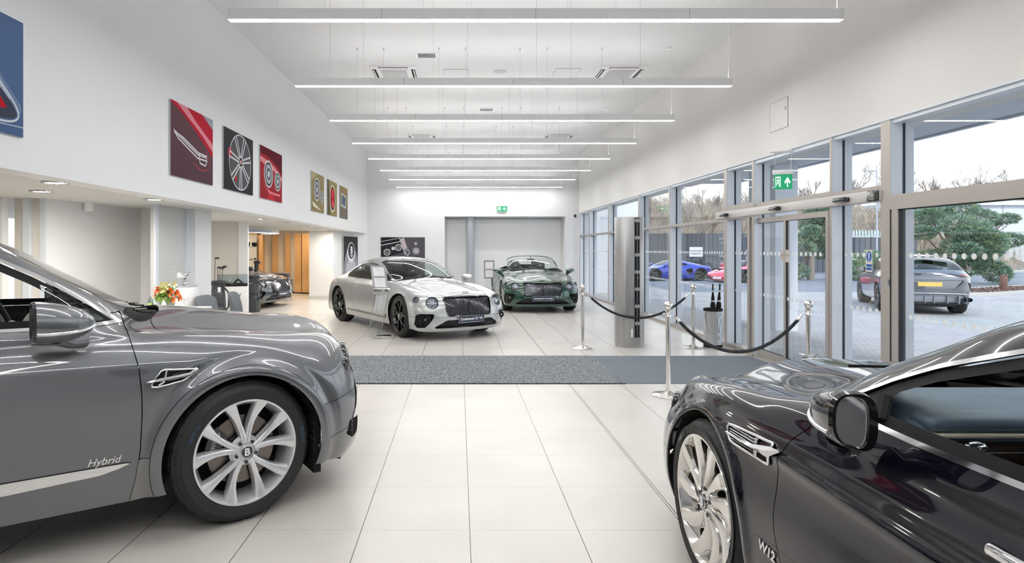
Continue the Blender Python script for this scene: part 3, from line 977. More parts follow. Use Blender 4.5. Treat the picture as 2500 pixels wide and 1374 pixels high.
def build_gt(label, cat_label, paint, loc, hdg, roof=True, seat_mat='leather_black', group=None, plate='Continental GT V8', rich=True, wheel_steer=0.0, sub=(6, 6)):
    root = thing('sports_car', label, 'car', loc, math.radians(hdg), group)
    net = warp(NET)
    # front lamps first: find the place on an unmodified surface
    S0 = refine(net, 3, 3); L0 = Look(Patch.grid(S0, 3, 3))
    pb, nb = L0.front(.665, .645); ps, ns = L0.front(.862, .69)
    ab, as_ = Vector((nb.x, nb.y * .8, nb.z * .5)), Vector((ns.x + .2, ns.y * .8, ns.z * .4))
    dlo = smooth_poly([(-.73, .962), (-.95, 1.085), (-1.2, 1.19), (-1.5, 1.262), (-1.85, 1.282), (-2.15, 1.25), (-2.42, 1.17), (-2.60, 1.07), (-2.60, .995), (-2.45, .972), (-2.0, .965), (-1.4, .958), (-.9, .952)], 3)
    fdlo = xzpoly(dlo, 0, .3)
    fws = uvpoly([(9.30, 6.55), (10.0, 6.72), (11.0, 6.95), (12.05, 7.08), (12.05, 9.4), (9.10, 9.4), (9.13, 8)], .05)
    frw = uvpoly([(14.9, 7.35), (17.2, 7.3), (17.2, 9.4), (14.9, 9.4)], .05)
    regs = []
    if not roof:
        def cockpit(x, y, z, u, v):
            a = sd_poly([(9.75, 5.35), (17.3, 5.45), (17.3, 9.5), (12.45, 9.5), (12.45, 6.72), (9.75, 6.72)], u, v)
            return a
        regs.append(('opening', cockpit, 0, None, 'both', 0))
    regs += [('windscreen', fws, 0, MATS['car_glass_clear'], 'both', -.002)]
    if roof:
        regs += [('side_window', expand(fdlo, -.018), 0, MATS['car_glass'], 'side', -.006),
                 ('window_trim', fdlo, 0, MATS['gloss_black'], 'side', .002),
                 ('rear_window', frw, 0, MATS['car_glass'], 'both', -.002)]
    fg = yzpoly(GT_GRILLE, .012); fl = yzpoly(GT_LOWER, .008); fs = yzpoly(GT_SIDE, .01)
    regs += [('grille_surround', band(fg, .009), 0, MATS['gloss_black'] if rich else MATS['chrome'], 'both', .004),
             ('hole', fg, 0, None, 'both', 0), ('hole', fl, 0, None, 'both', 0), ('hole', fs, 0, None, 'side', 0),
             ('hole', lampcut(pb, ab, .108), 0, None, 'side', 0), ('hole', lampcut(ps, as_, .056), 0, None, 'side', 0)]
    regs += [('bonnet', lambda x, y, z, u, v: np.maximum(np.maximum((6.25 - .0 * u) - v, 4.12 - u), u - 9.12) * .17, .006, paint, 'both', 0)]
    regs += [('sill_trim', xzpoly([(-.47, .40), (-.50, .30), (-.56, .285), (-2.38, .30), (-2.38, .322), (-.62, .312), (-.55, .33)], .003, .6), 0, MATS['gloss_black'], 'side', .004)]
    door = [(-.70, .96), (-.625, .80), (-.60, .6), (-.61, .36), (-.68, .335), (-1.92, .335), (-2.03, .40), (-2.14, .62), (-2.13, .80), (-2.06, .96)]
    if not roof: door = [(a, c) for a, c in door]
    regs += [('door', xzpoly(smooth_poly(door, 2), 0, .6), .005, paint, 'side', 0)]
    regs += [('bumper', lambda x, y, z, u, v: np.maximum(.36 - x, z - .405), .004, paint, 'both', 0)]
    lin_ = dict(mat=MATS['leather_black'], cut=lambda x, y, z, u, v: np.maximum(9.25 - u, u - 17.4), holes=[expand(fdlo, .02), expand(fws, .06), expand(frw, .05)])
    if not roof: lin_['holes'] = [cockpit, expand(fws, .06)]
    spec = dict(arches=[(0, .372, .402), (-2.851, .372, .402)], regions=regs, lining=lin_)
    def disp(S):
        x, y, z = S[..., 0], S[..., 1], S[..., 2]
        hood = smoothstep(x, -.55, -.35) * (1 - smoothstep(x, .6, .8)) * (z > .7)
        S[..., 2] += hood * (.007 * np.exp(-np.abs(y) / .035) + .006 * np.exp(-((y - .44) / .05) ** 2) - .006 * np.exp(-((y - .60) / .06) ** 2))
        return S
    full, look = build_body(root, net, sub[0], sub[1], paint, spec, disp)
    for cx in (0, -2.851): well(root, cx, .372, .400, .60, .93, .19)
    b = MB()
    b.box((.55, -.78, .175), (-3.6, .78, .20), MATS['black_plastic'])
    b.build('underbody', root, 0)
    lattice(root, look, [(-y, z) for y, z in reversed(GT_GRILLE) if y > 0] + [(y, z) for y, z in GT_GRILLE if y > 0], .026, -.022, MATS['dark_chrome'], 'grille', .0038, MATS['dark_cavity'])
    g = MB(); g.tube([look.front(.0, z, .0)[0] + Vector((-.008, 0, 0)) for z in (.43, .5, .6, .72)], .006, MATS['gloss_black'], 6); g.build('grille_bar', root)
    lattice(root, look, [(-y, z) for y, z in reversed(GT_LOWER) if y > 0] + [(y, z) for y, z in GT_LOWER if y > 0], .024, -.02, MATS['dark_chrome'], 'lower_grille', .0035, MATS['dark_cavity'])
    for sg in (1, -1):
        pl = [(y * sg, z) for y, z in GT_SIDE]
        o = lattice(root, look, pl, .026, -.02, MATS['gloss_black'], 'side_intake', .0035, MATS['dark_cavity'])
        s = MB(); p, n = look.front(.79 * sg, .37)
        for k in range(1):
            s.lathe([(.052, .0), (.05, .018), (.04, .012), (.028, -.01), (0, -.014)], MATS['black_plastic'], 24, axis='x')
            s.ball((.004, 0, 0), .018, MATS['lamp_reflector'], 12)
        s.xform(lambda v: (v[0] + p.x - .03, v[1] + p.y, v[2] + p.z))
        s.build('sensor', o)
        lamp(root, look, .665, .645, .108, sg, axis=ab, dep=.06)
        lamp(root, look, .862, .69, .056, sg, axis=as_, dep=.04, led=False)
        door_mirror(root, (-.74, sg * .99, .985), sg, (.17, .23, .13), paint, stalk=(-.70, sg * .865, .925))
        for cx, st in ((0, wheel_steer), (-2.851, 0)):
            wheel(root, 'wheel', (cx, sg * .935, .372), R=.372, w=.27, rim_r=.286, style='black', sgn=sg, steer=st, seg=48)
        h = MB(); p, n = look.side(-1.90, .80, .0, sg)
        h.rbox((p.x, p.y + sg * .012, p.z), (.20, .028, .028), .012, paint); h.build('door_handle', root)
    b = MB()
    if plate:
        p, n = look.front(0, .365)
        X = p.x + .012
        b.box((X, -.26, .305), (X + .012, .26, .42), MATS['plate_dark'])
        for (y0, z0, y1, z1) in ((-.262, .302, .262, .308), (-.262, .417, .262, .423), (-.262, .302, -.256, .423), (.256, .302, .262, .423)):
            b.box((X, y0, z0), (X + .015, y1, z1), MATS['satin_chrome'])
        b.text(plate, .040 if len(plate) > 18 else .058, MATS['white_mark'], lambda x, y, z: (X + .013 + z, x, .362 + y), depth=.002, bold=.0012)
        b.build('number_plate', root, 0)
    b = MB()   # winged bonnet badge
    p, n = look.front(0, .775)
    for sg in (-1, 1):
        for k in range(4):
            l = .085 - .014 * k
            b.tube([(p.x - .02 - .012 * k, sg * .008, p.z + .022 + .004 * k), (p.x - .024 - .012 * k, sg * l, p.z + .028 + .004 * k)], [.005, .002], MATS['chrome'], 6)
    b.ball((p.x - .02, 0, p.z + .022), .014, MATS['chrome'], 12, (1, 1, .5))
    b.build('wing_badge', root)
    sm = MATS[seat_mat]
    for y in (-.36, .36):
        seat(root, -1.55, y, .28, sm)
        seat(root, -2.25, y * .9, .32, sm, head=True, sc=.8)
    d = MB()
    d.rbox((-.93, 0, .80), (.42, 1.44, .26), .10, MATS['leather_black'])
    d.rbox((-1.05, 0, .70), (.30, 1.40, .22), .06, MATS['dark_veneer'])
    d.rbox((-1.6, 0, .48), (1.2, .20, .22), .05, MATS['leather_black'])
    d.build('dashboard', root, 50)
    steering(root, (-1.22, -.36, .80), .18, MATS['leather_black'])
    if roof:
        a = MB()
        a.tube([(-2.62, 0, 1.325), (-2.72, 0, 1.36), (-2.80, 0, 1.352)], [.018, .022, .004], MATS['gloss_black'], 10)
        a.build('roof_antenna', root)
    m = MB(); m.rbox((-1.33, 0, 1.255), (.04, .22, .065), .02, MATS['gloss_black']); m.tube([(-1.33, 0, 1.27), (-1.28, 0, 1.335)], .012, MATS['gloss_black']); m.build('rear_view_mirror', root)
    w = MB()
    for y in (-.3, .3): w.tube([(-.50, y - .3, .985), (-.58, y + .28, 1.01)], .006, MATS['black_plastic'], 6)
    w.build('wiper', root)
    if not roof:
        t = MB(); t.rbox((-2.75, 0, .90), (.55, 1.5, .14), .05, MATS['leather_black']); t.build('folded_roof_cover', root, 50)
        f = MB(); f.tube([(-2.45, -.55, .95), (-2.45, -.5, 1.1), (-2.45, .5, 1.1), (-2.45, .55, .95)], .012, MATS['gloss_black']); f.build('wind_deflector', root)
    # rear lamps and rear bumper hint
    for sg in (1, -1):
        r = MB(); p, n = look.front(.66 * sg, .70, 0, True)
        r.ball((p.x + .02, p.y, p.z), .1, MATS['red_lens'], 18, (.35, 1.15, .62)); r.build('rear_light', root)
    return root
def smoothstep(x, a, b):
    t = np.clip((x - a) / (b - a), 0, 1)
    return t * t * (3 - 2 * t)
def build_suv(label, paint, paint_floor_lit, loc, hdg):
    """tall grand tourer seen from its right side"""
    root = thing('luxury_suv', label, 'car', loc, math.radians(hdg))
    xm = [(-3.98, -4.25), (-2.851, -2.995), (-1.4, -1.24), (-1.1, -.975), (-.85, -.74), (-.62, -.565), (-.3, -.32), (0, 0), (.905, .905)]
    zm = [(.16, .225), (.20, .24), (.31, .37), (.46, .56), (.65, .80), (.82, 1.0), (.86, 1.04), (.91, 1.09), (.945, 1.14), (1.0, 1.215), (1.4, 1.735)]
    def fn(C):
        C[4, 4:, 2] += .05; C[5, 5:, 2] += .025; C[4, 6:, 0] -= .04
        C[10, 7:, 0] = (-.70, -.69, -.685); C[10, 7:, 2] = (1.27, 1.28, 1.285)
        C[11, 7:, 0] = (-.97, -.955, -.95); C[11, 7:, 2] = (1.425, 1.435, 1.438)
        C[12, 7:, 0] = (-1.26, -1.25, -1.245); C[12, 7:, 2] = (1.575, 1.61, 1.62)
        C[9, 8:, 2] = (1.175, 1.185)
        for r, d in ((14, .03), (15, .13), (16, .24), (17, .30), (18, .18)):
            C[r, 6:, 2] += d * np.array([.5, .9, 1, 1])
        return C
    net = warp(NET, xm, zm, 1.02, fn)
    W = .392; AR = .442
    def disp(S):
        x, y, z = S[..., 0], S[..., 1], S[..., 2]
        sd = smoothstep(y, .55, .8)
        for cx in (0, -2.995):
            r = np.hypot(x - cx, z - W)
            S[..., 1] += sd * (.016 * np.exp(-((r - .47) / .045) ** 2) - .010 * np.exp(-((r - .545) / .035) ** 2)) * (z < 1.0)
        back = smoothstep(-x, .25, .7) * smoothstep(x, -2.4, -1.9)
        S[..., 1] -= sd * back * .012 * np.exp(-((z - .60) / .16) ** 2)
        S[..., 1] -= sd * back * .016 * np.exp(-((z - 1.075) / .022) ** 2)
        S[..., 1] += sd * back * .007 * np.exp(-((z - .94) / .03) ** 2)
        return S
    S0 = refine(net, 3, 3); L0 = Look(Patch.grid(S0, 3, 3))
    pb, nb = L0.front(.66, .82); ps, ns = L0.front(.80, .80)
    ab, as_ = Vector((nb.x, nb.y, nb.z * .5)), Vector((ns.x + .1, ns.y, ns.z * .4))
    dlo = [(-.600, 1.148), (-.72, 1.238), (-.85, 1.33), (-1.0, 1.425), (-1.144, 1.502), (-1.35, 1.575), (-1.7, 1.62), (-2.2, 1.625), (-2.7, 1.58), (-3.05, 1.48), (-3.25, 1.33), (-3.22, 1.20), (-2.9, 1.175), (-2.0, 1.16), (-1.0, 1.146)]
    fd = xzpoly(dlo, 0, .3)
    fws = uvpoly([(9.45, 7.15), (12.1, 7.2), (12.1, 9.4), (9.3, 9.4)], .05)
    door_f = [(-.61, 1.20), (-.575, 1.05), (-.545, .93), (-.533, .80), (-.531, .68), (-.538, .5), (-.556, .36), (-.590, .20), (-.60, .05), (-1.66, .05), (-1.66, 1.2)]
    door_r = [(-1.665, 1.2), (-1.665, .05), (-2.5, .05), (-2.55, .5), (-2.65, .85), (-2.75, 1.2)]
    strip_p = [(-.572, .447), (-.60, .4485), (-.9, .4475), (-2.4, .445), (-2.4, .385), (-1.1, .388), (-.72, .405), (-.62, .428)]
    fst = xzpoly(strip_p, 0, .5)
    GR = [(-.01, .50), (.36, .50), (.39, .53), (.42, .86), (.40, .885), (-.01, .90)]
    SI = [(.70, .44), (.88, .45), (.89, .38), (.84, .34), (.72, .34)]
    BL = [(.735, .70), (.80, .56), (.86, .465), (.62, .45), (.60, .49), (.70, .52)]
    regs = [('windscreen', fws, 0, MATS['car_glass'], 'both', -.002),
            ('open_window', lambda x, y, z, u, v: np.maximum(expand(fd, -.052)(x, y, z, u, v), np.maximum(x + .955, -1.68 - x)), 0, None, 'side', 0),
            ('side_window', lambda x, y, z, u, v: np.maximum(expand(fd, -.052)(x, y, z, u, v), x + 1.78), 0, MATS['car_glass'], 'side', -.012),
            ('quarter_window', lambda x, y, z, u, v: np.maximum(expand(fd, -.030)(x, y, z, u, v), -.905 - x + (z - 1.16) * -.35), 0, MATS['car_glass'], 'side', -.008),
            ('window_seal', lambda x, y, z, u, v: np.maximum(expand(fd, -.016)(x, y, z, u, v), -99), 0, MATS['black_plastic'], 'side', -.004),
            ('window_chrome', fd, 0, MATS['satin_chrome'], 'side', .004),
            ('cowl', lambda x, y, z, u, v: sd_poly([(8.55, 7.0), (8.8, 6.75), (9.4, 7.0), (9.35, 9.4), (8.2, 9.4), (8.25, 8.0)], u, v), 0, MATS['dark_cavity'], 'both', -.035),
            ('hole', yzpoly(GR, .012), 0, None, 'both', 0), ('hole', yzpoly(SI, .01), 0, None, 'side', 0),
            ('chrome_blade', yzpoly(BL, .004, .45), 0, MATS['chrome'], 'side', .006),
            ('hole', lampcut(pb, ab, .112), 0, None, 'side', 0), ('hole', lampcut(ps, as_, .05), 0, None, 'side', 0),
            ('bonnet', lambda x, y, z, u, v: .17 * sd_poly([(4.02, 9.6), (4.02, 5.9), (4.6, 5.45), (6, 5.15), (7.2, 5.12), (7.85, 5.5), (8.3, 6.3), (8.48, 7.1), (8.35, 8), (8.3, 9.6)], u, v), .005, paint, 'both', 0),
            ('wheel_arch_trim', lambda x, y, z, u, v: np.where(y > .5, circ(x, z, 0, W, .498), 9.0), .0035, paint, 'side', .002),
            ('wheel_arch_trim', lambda x, y, z, u, v: np.where(y > .5, circ(x, z, -2.995, W, .498), 9.0), .0035, paint, 'side', .002),
            ('door_strip', fst, .002, MATS['chrome'], 'side', .010),
            ('sill', lambda x, y, z, u, v: np.where(x < .2, sd_poly([(-.545, .455), (-.30, .452), (-.30, .1), (-.62, .1), (-.560, .36)], x, z), 9.0), .003, paint_floor_lit, 'side', .001),
            ('front_door', xzpoly(door_f, 0, .55), .005, paint, 'side', 0),
            ('rear_door', xzpoly(door_r, 0, .55), .005, paint, 'side', 0),
            ('bumper_skirt', lambda x, y, z, u, v: np.maximum(.36 - x, z - (.385 + .06 * smoothstep(x, .45, .8))), .004, paint_floor_lit, 'both', 0),
            ('bumper', lambda x, y, z, u, v: np.maximum(.36 - x, z - (.60 + .04 * smoothstep(x, .45, .7))), .003, paint, 'both', 0)]
    lin_ = dict(mat=MATS['leather_black'], cut=lambda x, y, z, u, v: np.maximum(9.3 - u, u - 18), holes=[expand(fd, .02), expand(fws, .06)])
    spec = dict(arches=[(0, W, AR), (-2.995, W, AR)], regions=regs, lining=lin_)
    full, look = build_body(root, net, 12, 12, paint, spec, disp)
    for cx in (0, -2.995): well(root, cx, W, AR - .004, .62, .965, .28)
    b = MB(); b.box((.5, -.8, .25), (-3.8, .8, .29), MATS['black_plastic']); b.build('underbody', root, 0)
    lattice(root, look, [(-y, z) for y, z in reversed(GR) if y > 0] + [(y, z) for y, z in GR if y > 0], .03, -.022, MATS['chrome'], 'grille', .004, MATS['dark_cavity'])
    for sg in (-1, 1):
        lattice(root, look, [(y * sg, z) for y, z in SI], .022, -.012, MATS['black_plastic'], 'side_intake', .004, MATS['dark_cavity'])
        lamp(root, look, .66, .82, .112, sg, axis=ab, dep=.06); lamp(root, look, .80, .80, .05, sg, axis=as_, dep=.04, led=False)
        marks = [('285/45 R21', .335, 2.62, .027, 'side_mark'), ('PIRELLI', .338, .12, .032, 'side_mark')] if sg < 0 else None
        wheel(root, 'wheel', (0, sg * .972, .397), R=.397, w=.285, rim_r=.292, style='twin', sgn=sg, marks=marks, seg=96, spin=math.radians(0), caliper_text='BENTLEY', cal=2.75 if sg < 0 else .4, steer=math.radians(8) if sg < 0 else math.radians(8))
        wheel(root, 'wheel', (-2.995, sg * .972, .397), R=.397, w=.285, rim_r=.292, style='twin', sgn=sg, seg=48)
        # side vent: chrome frame, central fin and mesh
        v = MB(); ch = MATS['chrome']
        fr = [(-.44, .903), (-.375, .905), (-.268, .897), (-.272, .884), (-.325, .848), (-.37, .838), (-.487, .826)]
        FR = smooth_poly(fr, 3)
        P = [look.side(x, z, .006, sg)[0] for x, z in FR]
        v.tube(P, .0058, ch, 8, closed=True)
        v.add([look.side(x, z, .0035, sg)[0] for x, z in FR], [tuple(range(len(FR)))], MATS['dark_cavity'])
        fin = [(-.512, .852), (-.44, .860), (-.36, .866), (-.30, .874), (-.268, .90)]
        P2 = []
        for (x, z), w in zip(fin, (.003, .008, .009, .010, .008)):
            P2.append((x, z, w))
        top = [look.side(x, z + w, .012, sg)[0] for x, z, w in P2]; mid = [look.side(x, z, .019, sg)[0] for x, z, w in P2]; bot = [look.side(x, z - w, .012, sg)[0] for x, z, w in P2]
        n = len(P2)
        v.add(top + mid + bot, [(i, i + 1, n + i + 1, n + i) for i in range(n - 1)] + [(n + i, n + i + 1, 2 * n + i + 1, 2 * n + i) for i in range(n - 1)], ch)
        v.tube([look.side(-.425, .862, .010, sg)[0], look.side(-.415, .905, .010, sg)[0]], .006, ch)
        v.tube([look.side(-.455, .832, .010, sg)[0], look.side(-.425, .85, .010, sg)[0]], .006, ch)
        for k in range(11):
            x0 = -.41 + .013 * k
            v.tube([look.side(x0 - .02, .835 + .0012 * k, .008, sg)[0], look.side(x0 + .012, .90, .008, sg)[0]], .0011, MATS['lamp_dark'], 4)
            v.tube([look.side(x0 + .02, .838 + .002 * k * .6, .008, sg)[0], look.side(x0 - .012, .90, .008, sg)[0]], .0011, MATS['lamp_dark'], 4)
        v.build('fender_vent', root, 60)
        t = MB()
        t.text('Hybrid', .052, ch, lambda x, y, z: look.side(-.705 + x * (1 if sg < 0 else -1), .474 + y, .004 + z, sg)[0], depth=.003, shear=.35, bold=.0003)
        t.build('model_script', root, 0)
        door_mirror(root, (-.985, sg * 1.085, 1.21), sg, (.25, .24, .195), paint, stalk=(-.80, sg * .945, 1.105), detail=False, rows=22, seg=40)
        h = MB(); p, nn = look.side(-1.48, .98, 0, sg); h.rbox((p.x, p.y + sg * .014, p.z), (.22, .03, .03), .012, MATS['satin_chrome']); h.build('door_handle', root)
        s = MB(); p, nn = look.side(.43, .355, .001, sg)
        s.lathe([(.011, 0), (.009, .003), (0, .003)], MATS['lamp_dark'], 16, axis='y'); s.xform(lambda q: (q[0] + p.x, p.y + sg * q[1], q[2] + p.z)); s.build('parking_sensor', root)
        m = MB()   # mud flap in front of the wheel
        m.box((.405, sg * .66, .18), (.452, sg * .925, .62), MATS['black_plastic'])
        for k in range(6): m.box((.398, sg * .70, .34 + .045 * k), (.41, sg * .93, .355 + .045 * k), MATS['dark_cavity'])
        m.build('arch_liner', root, 0)
    b = MB()
    for sg in (-1, 1):
        b = MB(); b.tube([look.side(x, z, -.004, sg)[0] for x, z in ((-.965, 1.17), (-.94, 1.24), (-.925, 1.30))], .02, MATS['black_plastic'], 8)
        b.build('window_post', root)
    w = MB()
    for y in (.42, -.12):
        w.tube([(-.40, y, 1.145), (-.46, y - .22, 1.165), (-.52, y - .44, 1.195)], .007, MATS['black_plastic'], 6)
        w.tube([(-.44, y - .05, 1.17), (-.54, y - .46, 1.205)], .008, MATS['lamp_dark'], 6)
    w.build('wiper', root)
    cr = MATS['leather_cream']; bk = MATS['leather_black']
    for y in (-.40, .40):
        seat(root, -1.75, y, .62, cr, cr); seat(root, -2.75, y, .62, cr, cr)
    d = MB()
    d.rbox((-.85, 0, 1.02), (.55, 1.60, .20), .08, bk); d.rbox((-.98, 0, .92), (.40, 1.56, .16), .05, MATS['dark_veneer'])
    d.build('dashboard', root, 50)
    st = MB(); c = Vector((-1.13, -.40, 1.10)); R = Matrix.Rotation(math.radians(-22), 3, 'Y')
    st.tube([c + R @ Vector((0, .185 * math.cos(a), .185 * math.sin(a))) for a in np.linspace(0, 2 * PI, 48, endpoint=False)], .019, bk, 12, closed=True)
    st.tube([c + R @ Vector((-.012, .18 * math.cos(a), .18 * math.sin(a))) for a in np.linspace(0, 2 * PI, 48, endpoint=False)], .013, cr, 10, closed=True)
    st.rbox(c + Vector((.02, 0, 0)), (.06, .16, .12), .03, cr, rot=R)
    for a in (0, PI, -PI / 2): st.tube([c, c + R @ Vector((0, .18 * math.cos(a), .18 * math.sin(a)))], .018, MATS['satin_chrome'], 8)
    st.build('steering_wheel', root, 50)
    m = MB(); m.rbox((-1.12, 0, 1.50), (.04, .24, .07), .025, bk); m.build('rear_view_mirror', root)
    return root

def build_saloon(label, paint, loc, hdg):
    root = thing('saloon_car', label, 'car', loc, math.radians(hdg))
    xm = [(-3.98, -4.42), (-2.851, -3.194), (-1.8, -1.95), (-1.38, -1.31), (-1.08, -1.01), (-.81, -.68), (-.6, -.50), (-.3, -.28), (0, 0), (.905, .93)]
    zm = [(.16, .18), (.19, .22), (.45, .47), (.65, .67), (.83, .87), (.93, 1.005), (1.0, 1.06), (1.4, 1.484)]
    def fn(C):
        tab = {4: (.80, .79, .83, .86, .87), 5: (.855, .84, .885, .92, .935), 6: (.90, .875, .93, .97, .985), 7: (.935, .90, .965, 1.015, 1.03), 8: (.96, .925, 1.0, 1.05, 1.065), 9: (.985, .985, 1.035, 1.075, 1.09)}
        for r, t in tab.items(): C[r, 5:, 2] = t
        C[4, 4, 2] = .74; C[5, 4, 2] = .80; C[3, 4:, 2] += .05; C[3, 3, 2] += .03
        C[5, 5, 1] = .78; C[6, 5, 1] = .80; C[7, 5, 1] = .82; C[8, 5, 1] = .83
        C[4, 5, 1] = .70
        return C
    net = warp(NET, xm, zm, 1.005, fn)
    W = .37; AR = .418
    def disp(S):
        x, y, z = S[..., 0], S[..., 1], S[..., 2]
        sd = smoothstep(y, .6, .82)
        for cx in (0, -3.194):
            r = np.hypot(x - cx, z - W)
            S[..., 1] += sd * (.010 * np.exp(-((r - .435) / .03) ** 2)) * (z < .86)
        back = smoothstep(-x, .0, .5)
        S[..., 1] += sd * back * .012 * np.exp(-((z - .80) / .022) ** 2)      # sharp flank line
        S[..., 1] -= sd * back * .014 * np.exp(-((z - .70) / .09) ** 2)
        S[..., 1] -= sd * back * .010 * np.exp(-((z - .925) / .05) ** 2)
        return S
    S0 = refine(net, 3, 3); L0 = Look(Patch.grid(S0, 3, 3))
    pb, nb = L0.front(.665, .70); ps, ns = L0.front(.865, .70)
    ab, as_ = Vector((nb.x, nb.y, nb.z * .5)), Vector((ns.x + .1, ns.y, ns.z * .4))
    dlo = [(-.74, 1.018), (-.83, 1.085), (-.95, 1.155), (-1.1, 1.225), (-1.38, 1.325), (-1.7, 1.385), (-2.1, 1.405), (-2.5, 1.38), (-2.9, 1.29), (-3.15, 1.16), (-3.15, 1.08), (-3.0, 1.055), (-2.0, 1.035), (-1.2, 1.02)]
    fd = xzpoly(dlo, 0, .3)
    fws = uvpoly([(9.45, 7.15), (12.1, 7.1), (12.1, 9.4), (9.45, 9.4)], .06)
    door_f = smooth_poly([(-.80, 1.0), (-.745, .94), (-.685, .88), (-.645, .78), (-.636, .65), (-.650, .53), (-.700, .42), (-.76, .30), (-.84, .22), (-1.75, .22), (-1.75, .6), (-1.75, 1.02)], 2)
    door_r = [(-1.755, 1.06), (-1.755, .24), (-2.6, .24), (-2.7, .5), (-2.85, .85), (-2.95, 1.06)]
    GR = [(-.01, .40), (.36, .40), (.39, .43), (.42, .78), (.40, .80), (-.01, .81)]
    SI = [(.66, .36), (.86, .37), (.88, .27), (.80, .24), (.60, .25)]
    regs = [('windscreen', fws, 0, MATS['car_glass_clear'], 'both', -.002),
            ('open_window', lambda x, y, z, u, v: np.maximum(expand(fd, -.046)(x, y, z, u, v), np.maximum(x + .99 + (z - 1.1) * .5, -1.72 - x)), 0, None, 'side', 0),
            ('side_window', lambda x, y, z, u, v: np.maximum(expand(fd, -.046)(x, y, z, u, v), x + 1.80), 0, MATS['car_glass_clear'], 'side', -.014),
            ('window_seal', expand(fd, -.014), 0, MATS['black_plastic'], 'side', -.006),
            ('window_chrome', fd, 0, MATS['satin_chrome'], 'side', .005),
            ('hole', yzpoly(GR, .012), 0, None, 'both', 0), ('hole', yzpoly(SI, .01), 0, None, 'side', 0),
            ('hole', lampcut(pb, ab, .108), 0, None, 'side', 0), ('hole', lampcut(ps, as_, .056), 0, None, 'side', 0),
            ('cowl', lambda x, y, z, u, v: sd_poly([(9.05, 7.25), (9.42, 7.15), (9.42, 9.4), (8.85, 9.4), (8.85, 8.0)], u, v), 0, MATS['gloss_black'], 'both', -.02),
            ('bonnet', lambda x, y, z, u, v: np.maximum(np.maximum(5.95 - v, 4.12 - u), u - 8.9) * .16, .005, paint, 'both', 0),
            ('front_door', xzpoly(door_f, 0, .55), .005, paint, 'side', 0),
            ('rear_door', xzpoly(door_r, 0, .55), .005, paint, 'side', 0),
            ('bumper', lambda x, y, z, u, v: np.maximum(.36 - x, z - .48), .004, paint, 'both', 0)]
    lin_ = dict(mat=MATS['leather_blue'], cut=lambda x, y, z, u, v: np.maximum(9.3 - u, u - 17.4), holes=[expand(fd, .02), expand(fws, .06)])
    spec = dict(arches=[(0, W, AR), (-3.194, W, AR)], regions=regs, lining=lin_)
    full, look = build_body(root, net, 12, 12, paint, spec, disp)
    for cx in (0, -3.194): well(root, cx, W, AR - .004, .62, .935, .24)
    b = MB(); b.box((.55, -.8, .19), (-4.0, .8, .22), MATS['black_plastic']); b.build('underbody', root, 0)
    lattice(root, look, [(-y, z) for y, z in reversed(GR) if y > 0] + [(y, z) for y, z in GR if y > 0], .04, -.02, MATS['chrome'], 'grille', .005, MATS['dark_cavity'], ang=math.radians(88))
    g = MB(); p, n = look.front(0, .86)
    g.tube([(p.x - .02, 0, p.z), (p.x - .03, 0, p.z + .06)], .008, MATS['chrome']); 
    for sg in (-1, 1):
        for k in range(4): g.tube([(p.x - .03, 0, p.z + .055 - .008 * k), (p.x - .075 - .005 * k, sg * (.06 - .008 * k), p.z + .075 - .006 * k)], [.005, .002], MATS['chrome'], 6)
    g.build('bonnet_mascot', root)
    for sg in (1, -1):
        lattice(root, look, [(y * sg, z) for y, z in SI], .024, -.012, MATS['gloss_black'], 'side_intake', .004, MATS['dark_cavity'])
        lamp(root, look, .665, .70, .108, sg, axis=ab, dep=.06); lamp(root, look, .865, .70, .056, sg, axis=as_, dep=.04, led=False)
        marks = [('PIRELLI', .325, 2.35, .030, 'lamp_dark'), ('P ZERO', .325, -.35, .034, 'lamp_dark')] if sg > 0 else None
        wheel(root, 'wheel', (0, sg * .945, .374), R=.374, w=.275, rim_r=.297, style='blade', sgn=sg, marks=marks, seg=96, cal=.4 if sg > 0 else 2.7)
        wheel(root, 'wheel', (-3.194, sg * .945, .374), R=.374, w=.275, rim_r=.297, style='blade', sgn=sg, seg=48)
        v = MB(); ch = MATS['chrome']
        FR = smooth_poly([(-.272, .795), (-.30, .815), (-.56, .833), (-.605, .830), (-.588, .765), (-.55, .755), (-.33, .750), (-.285, .762)], 3)
        v.tube([look.side(x, z, .007, sg)[0] for x, z in FR], .0062, ch, 8, closed=True)
        v.add([look.side(x, z, .003, sg)[0] for x, z in FR], [tuple(range(len(FR)))], MATS['dark_cavity'])
        for k in range(6):
            z0 = .810 - .0095 * k
            v.tube([look.side(-.29, z0, .006, sg)[0], look.side(-.50, z0 + .006, .006, sg)[0]], .0018, MATS['satin_chrome'], 4)
        P2 = [(-.278, .784, .003), (-.40, .787, .005), (-.50, .793, .009), (-.60, .806, .016), (-.668, .826, .002)]
        n = len(P2)
        top = [look.side(x, z + w, .012, sg)[0] for x, z, w in P2]; mid = [look.side(x, z, .022, sg)[0] for x, z, w in P2]; bot = [look.side(x, z - w, .012, sg)[0] for x, z, w in P2]
        v.add(top + mid + bot, [(i, i + 1, n + i + 1, n + i) for i in range(n - 1)] + [(n + i, n + i + 1, 2 * n + i + 1, 2 * n + i) for i in range(n - 1)], ch)
        v.tube([look.side(-.50, .762, .010, sg)[0], look.side(-.505, .822, .010, sg)[0]], .009, ch)
        v.build('fender_vent', root, 60)
        t = MB()
        t.text('W12', .055, ch, lambda x, y, z: look.side(-.60 - x * sg, .445 + y, .004 + z, sg)[0], depth=.004, shear=.25, bold=.0015)
        t.build('model_script', root, 0)
        door_mirror(root, (-1.175, sg * 1.012, 1.088), sg, (.21, .122, .158), paint, stalk=(-1.02, sg * .93, .985), detail=False, rows=22, seg=44)
